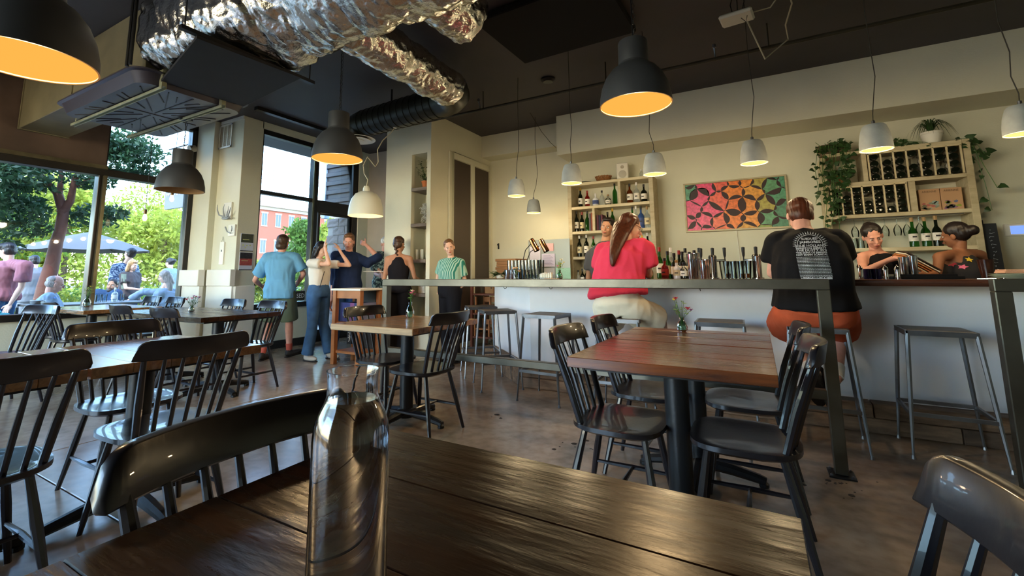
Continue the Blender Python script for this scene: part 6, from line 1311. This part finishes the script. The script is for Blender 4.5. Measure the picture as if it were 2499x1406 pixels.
# guests outside
WHT = cloth('pale_blue_white', '#808f9e'); FL = patterned('blue_floral', '#1f3354', '#8b939b', 20)
person('guest in a pink t-shirt and blue jeans walking past outside the left window', -9.7, 2.28, 215, 1.78, -.14, hair=('mop', 'dark'), skin='fair', look=[(-.75, -.6, .05)],
       J={'elL': ('p', 52, 700, -.12), 'wrL': ('p', 25, 742, -.2), 'shL': ('p', 62, 650, -.1)}, top={'m': cloth('dusty_pink', '#8b5961'), 'sleeve': .75, 'inf': .03, 'fold': .008}, bottom={'m': JEANS})
person('guest in a grey shirt half hidden behind the reddish tree trunk', -12.6, 3.35, 200, 1.70, -.14, skin='fair', hair=('short', 'dark'), J={}, top={'m': cloth('pale_grey', '#727579'), 'inf': .035, 'drop': .1}, bottom={'m': cloth('pale_grey'), 'inf': .03})
SIT = lambda dx=0: {'pelvis': ('l', 0, -.02, .50), 'chest': ('l', 0, .02, .80), 'neck': ('l', 0, .03, 1.01), 'head': ('l', 0, .07, 1.16), 'shR': ('l', .175, .03, .96), 'shL': ('l', -.175, .03, .96), 'elR': ('l', .22, .14, .72), 'wrR': ('l', .12, .36, .76), 'elL': ('l', -.22, .14, .72), 'wrL': ('l', -.12, .36, .76),
             'hipR': ('l', .10, 0, .49), 'hipL': ('l', -.10, 0, .49), 'knR': ('l', .13, .42, .48), 'knL': ('l', -.13, .42, .48), 'anR': ('l', .13, .40, .08), 'anL': ('l', -.13, .40, .08)}
def patio_chair(x, y, face, lab):
    t = thing('patio_chair', lab, 'chair', (x, y, -.14), math.radians(face - 90), 'patio chairs'); b = B().box(-.22, .22, -.22, .24, .42, .45); b.build('seat', TBLACK, t, bevel=.004)
    B().box(-.21, .21, -.24, -.22, .62, .86).build('backrest', TBLACK, t, bevel=.004)
    for sx in (-1, 1):
        B().tube([(sx * .2, .2, .43), (sx * .21, .22, 0)], .012, 6).build('leg', TBLACK, t); B().tube([(sx * .2, -.23, .86), (sx * .2, -.21, .43), (sx * .21, -.24, 0)], .012, 6).build('leg', TBLACK, t)
patio_chair(-8.75, 2.45, 75, 'patio chair under the guest in the printed white-blue shirt'); patio_chair(-10.2, 3.72, -60, 'patio chair under the bearded guest'); patio_chair(-9.0, 4.22, -120, 'patio chair under the grey-haired guest in glasses')
sb_, Ps, Hs = person('guest in a white-blue printed shirt with greying cropped hair, sitting outside the window', -8.75, 2.5, 70, 1.78, -.14, hair=('bald', 'grey'), skin='pink', look=[(.1, .95, -.1)], J=SIT(), top={'m': WHT, 'sleeve': .85, 'inf': .03, 'fold': .008}, bottom={'m': cloth('dark_denim', '#22406e')}, fat=1.3)
e = B(); [e.tube([Hs @ V((q * .03 + .02 * math.cos(a_), .093, .0 + .016 * math.sin(a_))) for a_ in np.linspace(0, 2 * PI, 13)], .002, 5, cap=False) or e.tube([Hs @ V((q * .05, .09, .004)), Hs @ V((q * .078, -.01, .004))], .002, 5) for q in (-1, 1)]; e.build('glasses', mat('dark_glasses'), sb_)
sh2 = [c for c in kids(sb_) if c.name.startswith('shirt')][0]; bv2 = BVHTree.FromPolygons([tuple(v.co) for v in sh2.data.vertices], [tuple(p.vertices) for p in sh2.data.polygons]); r9 = random.Random(2); org = V((8.75, -2.5, 1.26))
for nm, col, n_ in (('pink_print', '#c86aa0', 5), ('blue_print', '#6a8ab8', 14)):
    pr_ = B()
    for k in range(n_):
        px, py = (r9.uniform(128, 148), r9.uniform(693, 705)) if nm[0] == 'p' else (r9.uniform(108, 160), r9.uniform(705, 728)); tg = ray_pt(px, py, 8) - V((-8.75, 2.5, -.14)); h_ = bv2.ray_cast(org, (tg - org).normalized())
        if h_[0]:
            nn = h_[1]; u_ = nn.cross(V((0, 0, 1))).normalized(); w_ = u_.cross(nn); a0 = r9.uniform(0, 3); R2 = .028 if nm[0] == 'p' else .02
            pr_.add([tuple(h_[0] + nn * .005 + u_ * R2 * math.cos(a0 + q) * r9.uniform(.6, 1.4) + w_ * R2 * .5 * math.sin(a0 + q)) for q in (0, 1.2, 2.4, 3.6, 4.9)], [(0, 1, 2, 3, 4)])
    if pr_.v: pr_.build('shirt_print', mat(nm, col, .8), sh2, smooth=False)
J_ = SIT(); J_['head'] = ('l', .0, -.06, 1.10); J_['neck'] = ('l', 0, -.05, .96); J_['chest'] = ('l', 0, -.03, .76)
person('bearded guest in a dark blue t-shirt leaning back in a patio chair', -10.2, 3.75, -62, 1.76, -.14, hair=('beard', 'dark'), skin='tan', look=[(.7, -.6, .25)], J=J_, top={'m': cloth('steel_blue', '#243e5d'), 'sleeve': .9, 'inf': .03}, bottom={'m': cloth('dark_denim')}, fat=1.3)
tbl, Pl, Hl = person('blonde guest in a grey-brown t-shirt standing in profile outside', -10.6, 4.22, 25, 1.60, -.14, sex='f', skin='fair', hair=('bob', 'blonde'), J={'elR': ('l', .19, .1, 1.05), 'wrR': ('l', .12, .33, 1.02)}, top={'m': cloth('taupe', '#4c4445'), 'sleeve': .6, 'inf': .025, 'drop': .03}, bottom={'m': cloth('dark_blue_trouser')}, fat=1.2)
sh3 = [c for c in kids(tbl) if c.name.startswith('shirt')][0]; bv3 = BVHTree.FromPolygons([tuple(v.co) for v in sh3.data.vertices], [tuple(p.vertices) for p in sh3.data.polygons]); org = V((10.6, -4.22, 1.26)); pr_ = B(); gv = []
for j in range(6):
    for i in range(3):
        tg = ray_pt(296 + i * 6, 660 + j * 9, 9) - V((-10.6, 4.22, -.14)); h_ = bv3.ray_cast(org, (tg - org).normalized()); gv.append(h_[0] + h_[1] * .006 if h_[0] else None)
fq = [(j * 3 + i, j * 3 + i + 1, j * 3 + i + 4, j * 3 + i + 3) for j in range(5) for i in range(2) if all(gv[q] is not None for q in (j * 3 + i, j * 3 + i + 1, j * 3 + i + 4, j * 3 + i + 3))]
if fq: pr_.add([tuple(g) if g is not None else (0, 0, 1) for g in gv], fq).build('back_print', mat('sage_print', '#6b7464', .8), sh3, smooth=False)
person('guest in a blue floral shirt with a dark bun, behind the blonde guest', -11.3, 4.38, 200, 1.80, -.14, skin='fair', hair=('bun', 'dark'), J={'head': ('p', 317, 620, 0)}, top={'m': FL, 'sleeve': .9, 'inf': .03, 'drop': .08}, bottom={'m': cloth('dark_denim')})
J_ = SIT(); J_['elR'] = ('p', 352, 712, .0); J_['wrR'] = ('p', 305, 738, -.1); J_['head'] = ('p', 401, 676, 0); J_['neck'] = ('p', 410, 706, .05)
tg_, Pg, Hg = person('guest with long grey-blonde hair leaning over the patio table', -9.0, 4.2, -165, 1.66, -.14, sex='f', hair=('long', 'grey', (.0, .0, .95)), skin='fair', look=[(-.6, -.7, -.1)], J=J_, top={'m': WHT, 'sleeve': 1.7, 'inf': .03, 'fold': .008}, bottom={'m': cloth('pale_grey')})
person('guest with tied-back dark hair and pale top, standing beyond the grey-haired guest', -12.0, 5.55, 215, 1.70, -.14, sex='f', skin='fair', hair=('backbun', 'dark'), look=[(-.9, -.4, 0)], top={'m': WHT, 'sleeve': .7, 'inf': .03}, bottom={'m': cloth('pale_grey')})
tag(B().box(-.12, .12, -.1, .1, 0, .3).box(-.1, .1, -.02, .02, .3, .34).build('cool_box', mat('turquoise_plastic', '#368a88', .5), bevel=.02), 'turquoise box on the ground behind the left window sill', 'box', loc=(-8.6, 2.0, .36))
tag(B().box(-.2, .2, -.2, .2, 0, .5).build('stand', PAVE, bevel=.01), 'pale low stand under the turquoise box outside', 'stand', loc=(-8.6, 2.0, -.14))
# power lines
b = B(); 
for k in range(3): b.tube([(-45, 2, 12 + k * .5), (-45, 20, 11 + k * .5), (-45, 40, 12 + k * .5)], .03, 4)
tag(b.build('power_line', TBLACK), 'thin overhead power lines beyond the trees', 'cable')
# ================================================================ the water carafe and other details
GL = mat('carafe_glass', '#ffffff', .0, trans=1, ior=1.45, spec=.5); WA = mat('carafe_water', '#ffffff', .0, trans=1, ior=1.33)
cf = thing('water_carafe', 'tall clear glass carafe of water on the dark foreground table', 'carafe', (-.394, .374, .7612))
out = [(.0, .0), (.036, .0), (.0405, .004), (.0408, .02), (.0405, .186), (.0392, .199), (.0350, .212), (.0300, .2215), (.0272, .230), (.0268, .24), (.0275, .252), (.0286, .256)]
inn = [(.0270, .256), (.0258, .251), (.0250, .24), (.0255, .230), (.0283, .221), (.0332, .211), (.0374, .198), (.0387, .185), (.039, .02), (.034, .012), (0, .010)]
B().lathe(out + inn, 64, closed=False).build('glass_wall', GL, cf, smooth=50)
B().lathe([(0, .0094), (.0347, .0115), (.0394, .0195), (.0391, .185), (.0378, .1985), (.0337, .2115), (.0287, .2215), (.0266, .226), (.0, .2255)], 64, closed=False).build('water', WA, cf, smooth=50)
# wall pieces on the pilaster
def plaque(label, px, py, w_, h_, ant):
    p = atY(px, py, 3.88); t = thing('antler_plaque', label, 'wall decoration', (p.x, 3.9, p.z)); B().box(-w_ / 2, w_ / 2, -.03, 0, -h_ / 2, h_ / 2).build('plaque', WHITE, t, bevel=.004)
    b = B()
    for pts, r in ant: b.tube([(x, -.05 - .06 * abs(x) * 4, z) for x, z in pts], [r, r * .8, r * .6, r * .25][:len(pts)] if len(pts) == 4 else r, 7)
    b.build('antler', mat('grey_antler', '#8f9498', .5), t); return t
plaque('white square plaque with large grey antlers high on the pilaster', 556, 515, .20, .26, [([(0, -.1), (-.12, -.06), (-.16, .02), (-.17, .1)], .014), ([(0, -.1), (.1, -.09), (.16, -.04), (.2, .03)], .014), ([(-.02, -.1), (-.04, -.02), (-.05, .04), (-.03, .1)], .011), ([(.05, -.09), (.07, -.03), (.1, 0), (.1, .06)], .01), ([(-.05, -.11), (.0, -.12), (.1, -.12), (.18, -.11)], .02)])
plaque('smaller white plaque with a curled grey antler under the larger one', 566, 562, .17, .17, [([(-.09, .05), (-.05, -.02), (.02, -.05), (.07, -.02)], .011), ([(.07, -.02), (.08, .02), (.07, .05), (.04, .06)], .009)])
p = atY(540, 618, 3.88); t = thing('string_hung_board', 'narrow white panel hung by a string loop low on the pilaster', 'wall decoration', (p.x, 3.9, p.z)); B().box(-.055, .055, -.02, 0, -.17, .17).build('panel', WHITE, t, bevel=.003)
B().tube([(-.03, -.01, .17), (0, -.01, .25), (.03, -.01, .17)], .002, 5).build('string', TBLACK, t); B().box(-.01, .01, -.022, -.02, .02, .05).build('mark', TBLACK, t)
for z0, c1, lab in ((1.49, '#3c4234', 'dark olive and white poster, the upper of two on the pilaster face'), (1.21, '#a24a42', 'black, red and white poster, the lower of two on the pilaster face')):
    t = thing('poster', lab, 'poster', (-6.6, 4.06, z0), 0, 'posters on the pilaster'); B().box(0, .008, -.10, .10, 0, .265).build('sheet', mat('poster_white', '#c6ccd8', .6), t)
    up = z0 > 1.4; B().box(.008, .0095, -.095, .095, .13 if up else .07, .26 if up else .17).build('colour_field', mat('poster_' + c1[1:], c1, .6, var=.2, vs=30), t)
    if not up: B().box(.008, .0095, -.095, .095, .17, .26).build('dark_field', mat('poster_dark', '#26252b', .6, var=.5, vs=40), t)
    B().box(.008, .0095, -.10, .10, 0, .012).build('base_strip', TBLACK, t)
    b = B(); b.box(.0096, .0105, -.07, .03, .17 if up else .135, .178 if up else .143)
    if up: [b.lathe([(.012, 0), (.012, .001)], 10, M=Matrix.Translation((.0085, y_, z_)) @ Matrix.Rotation(PI / 2, 4, 'Y')) for y_, z_ in ((-.06, .09), (.0, .085), (-.02, .055), (.05, .09))]
    b.build('printed_mark', mat('poster_mark', '#c8cf8a' if up else '#d8c0b8', .6), t)
def pot_plant(label, loc, rad, h, pm, leaves, cat='potted plant', name='potted_plant', seed=0):
    t = thing(name, label, cat, loc); B().lathe([(rad * .7, 0), (rad, h * .82), (rad * 1.08, h * .82), (rad * 1.08, h), (rad * .92, h), (rad * .9, h * .85), (0, h * .85)], 18, closed=False).lathe([(0, 0), (rad * .7, 0)], 18, closed=False).build('pot', pm, t)
    B().lathe([(0, h * .87), (rad * .9, h * .86)], 14, closed=False).build('soil', mat('soil', '#2a1f18', .95), t); return t
TERRA = mat('terracotta', '#b86b3c', .8, var=.08)
t = pot_plant('small terracotta pot with a trailing green plant on the top niche shelf', (-4.27, 5.38, 2.42), .062, .115, TERRA, 0); r = random.Random(8); lf, sb2 = B(), B()
for i in range(16):
    a = r.uniform(0, 6.28); L_ = r.uniform(.05, .2); up_ = r.uniform(-.02, .2) if i < 12 else .3; e = V((math.cos(a) * L_ - .05, math.sin(a) * L_ * .5 - .04, .12 + up_)); sb2.tube([(0, 0, .1), (e.x * .5, e.y * .5, .17 + up_ * .5), e], .0018, 4)
    for q in range(5): v_, f_ = leaf_vs(V((0, 0, .1)).lerp(e, .3 + q * .17) + V((0, 0, .02)), V((r.uniform(-1, 1), r.uniform(-1, .4), r.uniform(-.3, .5))), r.uniform(.03, .05), .013); lf.add(v_, f_)
sb2.build('stems', LEAF, t); lf.build('leaves', LEAFD, t)
b = B(); r = random.Random(3)
for k in range(26):
    z = .03 + r.uniform(0, .26); x = r.uniform(-.05, .07); b.tube([(x + .03 * math.cos(q + k), r.uniform(-.06, -.02), z + .022 * math.sin(q * 1.3)) for q in np.linspace(0, 6, 9)], .009, 5)
tag(b.build('woven_bundle', mat('white_wicker', '#b9b7ac', .8)), 'white woven bundle standing in the column niche', 'ornament', loc=(-4.27, 5.40, 1.88))
for i in range(4): glass('pale glass tumbler on the niche shelf, %s from the left' % ORD[i], (-4.37 + .05 * i, 5.33 + .04 * (i % 2), 1.351), .15, .022, .028, 'tumblers in the niche', m=mat('frosted_glass', '#cfcdb8', .3, trans=.5))
t = thing('flower_print', 'tall framed print of red and pink flowers on the wall behind the column', 'picture', (-6.0 + .25, 6.995, 1.9)); pa, pb2 = atY(925, 400, 6.97), atY(960, 560, 6.97); t.location.x = (pa.x + pb2.x) / 2 + .05
B().box(-.3, .3, -.03, 0, -.75, .75).build('sheet', mat('cream_sheet', '#d2c2ae', .7), t); r = random.Random(6)
for k, c in enumerate(('red', 'pink', 'peach', 'pink', 'red', 'peach', 'pink')):
    b = B(); cz = -.5 + k * .17; cx = r.uniform(-.2, .1); b.prism([(cx + r.uniform(.06, .14) * math.cos(a), cz + r.uniform(.06, .12) * math.sin(a)) for a in np.linspace(0, 5.7, 12)], .031 + k * .0003, .032 + k * .0003, Matrix.Rotation(PI / 2, 4, 'X')); b.build('painted_flower', fl_cols[c], t, smooth=False)
# host stand
HW = mat('orange_pine', '#a5693c', .45, var=.15, vs=6)
t = thing('host_stand', 'narrow orange-brown wooden stand with a white top beside the honey-topped table', 'stand', (-4.58, 4.38, 0), 0)
B().box(-.27, .27, -.22, .22, .93, .955).build('top', WHITE, t, bevel=.003)
for sx in (-1, 1):
    for sy in (-1, 1): B().box(sx * .22 - .03, sx * .22 + .03, sy * .17 - .03, sy * .17 + .03, 0, .93).build('leg', HW, t, bevel=.003)
B().box(-.19, .19, -.18, -.15, .83, .93).build('apron', HW, t); B().box(-.2, .2, -.17, .17, .50, .53).build('shelf', HW, t); B().box(-.2, .2, -.17, .17, .14, .17).build('shelf', HW, t)
B().box(-.19, .19, .13, .15, .17, .93).build('back_panel', mat('dark_cabinet'), t); b = B()
for k in range(9): b.tube([(.06 + .012 * math.sin(k * 2.1), -.192, .30 + k * .022), (.085 - .01 * math.cos(k * 1.7), -.192, .312 + k * .022), (.07, -.192, .318 + k * .022)], .004, 4)
B().box(.03, .11, -.19, -.17, .27, .52).build('dark_plate', TBLACK, t); b.build('white_scrawl', WHITE, t)
for i, (c, dz) in enumerate((('#3b3f78', 0), ('#8a4a7a', .015), ('#2c3a6a', .03), ('#7a80a8', .045))): tag(B().box(-.12, .12, -.09, .09, 0, .24).build('folder', mat('folder_' + c[1:], c, .6)), ['indigo', 'mauve', 'dark blue', 'grey-violet'][i] + ' folder standing inside the host stand', 'folder', 'folders in the host stand', (-4.70 + i * .075, 4.40, .53), 1.57)
# pizza cartons and plant on the bar's left end
CB = mat('brown_cardboard', '#8f6540', .8, var=.1); xp = atY(1205, 650, 5.75).x
for i in range(7): tag(B().box(-.17, .17, -.17, .17, 0, .037).box(-.168, .168, -.172, -.168, .016, .02).build('pizza_carton', CB, bevel=.002), 'flat brown pizza carton, %s in the stack at the end of the bar' % ('lowest', 'second from below', 'third from below', 'middle', 'fifth from below', 'sixth from below', 'topmost')[i], 'carton', 'stacked pizza cartons', (-3.1 + .008 * (i % 3), 5.92, 1.073 + i * .0395), .06 * ((i * 5) % 3 - 1))
t = pot_plant('dark leafy plant in a low bowl in front of the brown cartons', (-3.08, 5.55, 1.073), .07, .05, WHITE, 0); r = random.Random(12); lf = B()
for i in range(90): a = r.uniform(0, 6.28); v_, f_ = leaf_vs(V((math.cos(a) * .05 * r.random(), math.sin(a) * .05 * r.random(), .04)), V((math.cos(a), math.sin(a), r.uniform(-.1, .9))), r.uniform(.06, .15), .016); lf.add(v_, f_)
lf.build('leaves', LEAFD, t)
# storage rack with high chairs and bags behind
RW = mat('red_brown_wood', '#6a3522', .5, var=.2, vs=6)
t = thing('storage_rack', 'dark reddish wooden rack holding bags and booster chairs between column and bar', 'rack', (-3.62, 6.45, 0))
for x in (-.36, .36):
    for y in (-.22, .22): B().box(x - .02, x + .02, y - .02, y + .02, 0, .95).build('upright', RW, t)
for z in (.14, .5, .80): B().box(-.36, .36, -.23, .23, z, z + .025).build('shelf', RW, t)
for i, (dx, dz, lab) in enumerate(((-.2, .165, 'small wooden booster chair on the lowest rack shelf'), (-.18, .525, 'small wooden booster chair on the middle rack shelf'), (.17, .165, 'second wooden booster chair on the lowest rack shelf'))):
    o = thing('booster_chair', lab, 'child seat', (-3.62 + dx, 6.40, dz), 0, 'booster chairs on the rack')
    for sx in (-1, 1): B().box(sx * .13 - .012, sx * .13 + .012, -.14, .14, 0, .03).box(sx * .13 - .012, sx * .13 + .012, -.14, -.11, .03, .25).box(sx * .13 - .012, sx * .13 + .012, .11, .14, .03, .25).build('side_frame', HW, o)
    B().box(-.118, .118, -.13, .13, .1, .12).build('seat', HW, o); B().box(-.118, .118, .11, .13, .16, .24).build('backrest', HW, o)
def bag(label, x, y, z, w_, h_, m, d=.1):
    b = B(); b.prism([(-w_ / 2, -d / 2), (w_ / 2, -d / 2), (w_ / 2 * .97, 0), (w_ / 2, d / 2), (-w_ / 2, d / 2), (-w_ / 2 * .97, 0)], 0, h_); o = b.build('paper_bag', m, bevel=.004); tag(o, label, 'bag', 'bags on the storage rack', (x, y, z)); B().tube([(-w_ * .2, 0, h_), (-w_ * .15, 0, h_ + .05), (w_ * .15, 0, h_ + .05), (w_ * .2, 0, h_)], .003, 5).build('handle', m, o)
bag('tan paper bag on the rack top, left of the red bag', -3.72, 6.38, .826, .16, .22, mat('tan_paper', '#a98058', .8)); bag('second tan paper bag, touching the red bag', -3.56, 6.42, .826, .13, .21, mat('kraft_paper', '#b08a64', .8)); bag('bright red paper bag on the rack top', -3.42, 6.36, .826, .11, .2, mat('red_paper', '#b3202c', .6)); bag('faded speckled bag right of the red bag', -3.30, 6.42, .826, .1, .21, mat('speckled_paper', '#76664e', .8, var=.3, vs=60))
tag(B().box(-.06, .06, -.05, .05, 0, .13).box(-.05, .05, -.052, -.05, .03, .1).build('receipt_box', WHITE, bevel=.006), 'small white box on the dark service shelf behind the pink flowers', 'box', loc=(-4.27, 5.36, .861))
# plants on the wine shelving
PLB = mat('brown_planter', '#6b5444', .8, var=.15)
def vine(b_st, b_lf, pts, r, n, size):
    P = [V(p) for p in pts]; b_st.tube(P, .003, 5)
    for i in range(n):
        u = r.random() * (len(P) - 1); k = int(u); q = P[k].lerp(P[min(k + 1, len(P) - 1)], u - k); d = V((r.uniform(-1, 1), r.uniform(-1, .3), r.uniform(-.9, .2))).normalized(); s_ = size * r.uniform(.6, 1.2)
        c = q + d * s_ * .4; b_st.tube([q, c], .0013, 4); a = d; side = a.cross(V((0, -1, .3))).normalized(); up_ = side.cross(a)
        hv_ = [c, c + side * s_ * .42 - a * s_ * .05, c + side * s_ * .46 + a * s_ * .3, c + side * s_ * .2 + a * s_ * .75, c + a * s_ * 1.05 - up_ * s_ * .15, c - side * s_ * .2 + a * s_ * .75, c - side * s_ * .46 + a * s_ * .3, c - side * s_ * .42 - a * s_ * .05, c + a * s_ * .4 + up_ * s_ * .1]
        b_lf.add(hv_, [(j, (j + 1) % 8, 8) for j in range(8)])
def hanging(label, loc, pot, vines, seed, n, size, bush=0):
    t = thing('trailing_plant', label, 'potted plant', loc, 0, 'plants on the wine shelving'); r = random.Random(seed); a, b_ = B(), B()
    if pot: pot.build('pot', PLB if pot.pm is None else pot.pm, t)
    for v in vines: vine(a, b_, v, r, n, size)
    for i in range(bush): ang = r.uniform(0, 6.28); e = V((math.cos(ang) * r.uniform(.04, .2), math.sin(ang) * .1 - .05, r.uniform(.05, .2))); vine(a, b_, [(0, 0, .03), e * .6, e], r, 5, size)
    a.build('vines', LEAF, t); b_.build('leaves', LEAFD if seed % 2 else LEAF, t); return t
pot = B(); pot.pm = None; pot.lathe([(.11, 0), (.13, .13), (.12, .13), (.1, .11), (0, .11)], 20, M=Matrix.Scale(1.3, 4, (1, 0, 0)))
r = random.Random(4); vs_ = []
for k in range(13):
    x = -.16 + k * .026; L_ = r.uniform(.35, .95) if k < 8 else r.uniform(.15, .4); vs_.append([(x * .6, -.08, .12), (x, -.18, .10), (x - .02 + r.uniform(-.04, .02), -.21, -.05 - L_ * .3), (x - .03 + r.uniform(-.04, .04), -.2, -.1 - L_ * .65), (x - .04 + r.uniform(-.05, .03), -.19, -.1 - L_)])
hanging('large trailing ivy in a brown planter spilling down the left side of the wine shelving', (.90, 6.82, 2.541), pot, vs_, 1, 17, .055, 16)
pot = B(); pot.pm = TERRA; pot.lathe([(.0, 0), (.035, .0), (.055, .10), (.05, .10), (.04, .08), (0, .08)], 16)
hanging('small terracotta pot with a dark fern-like plant in the upper left cell', (.93, 6.72, 2.171), pot, [[(0, 0, .09), (.06 * math.cos(a), -.04 + .04 * math.sin(a), .17), (.12 * math.cos(a), -.06, .12)] for a in np.linspace(0, 6, 9)], 3, 8, .04, 4)
pot = B(); pot.pm = mat('grey_planter', '#5f564c', .8); pot.lathe([(.0, 0), (.07, .0), (.085, .10), (.08, .10), (.07, .08), (0, .08)], 16)
hanging('low creeping plant lying along the middle of the wine shelf top', (1.42, 6.8, 2.541), pot, [[(0, 0, .08), (k * .06, -.08, .06), (k * .12, -.12, .02), (k * .17, -.13, .0 - .02 * abs(k))] for k in (-2.2, -1.5, -.7, .2, 1, 1.8, 2.4)], 5, 9, .045, 5)
hanging('green vine trailing down the right end of the wine shelving', (2.02, 6.74, 2.54), None, [[(-.02, 0, .03), (.07, -.06, -.0), (.09, -.05, -.25), (.12, -.05, -.5), (.14, -.05, -.78)], [(0, 0, .02), (.06, -.08, -.08), (.13, -.05, -.3), (.2, -.06, -.55)], [(0, 0, .02), (.1, -.04, -.05), (.16, -.05, -.2)]], 7, 13, .075)
t = pot_plant('spider plant in a white ribbed pot on top of the wine shelving', (1.80, 6.78, 2.541), .095, .14, WHITE, 0); r = random.Random(14); lf = B()
for i in range(58):
    a = r.uniform(0, 6.28); L_ = r.uniform(.10, .27); w_ = .006; pr = []
    for k in range(6):
        u = k / 5; pr.append(V((math.cos(a) * L_ * u, math.sin(a) * L_ * u * .6 - .03 * u, .13 + .62 * u * (1 - L_) - (.42 + .5 * L_) * u * u)))
    s_ = V((-math.sin(a), math.cos(a), 0)); vs_ = []; 
    for k, p_ in enumerate(pr): ww = w_ * (1 - (k / 5) ** 2) + .0005; vs_ += [p_ + s_ * ww, p_ - s_ * ww]
    lf.add(vs_, [(2 * k, 2 * k + 1, 2 * k + 3, 2 * k + 2) for k in range(5)])
lf.build('leaves', LEAFD, t)
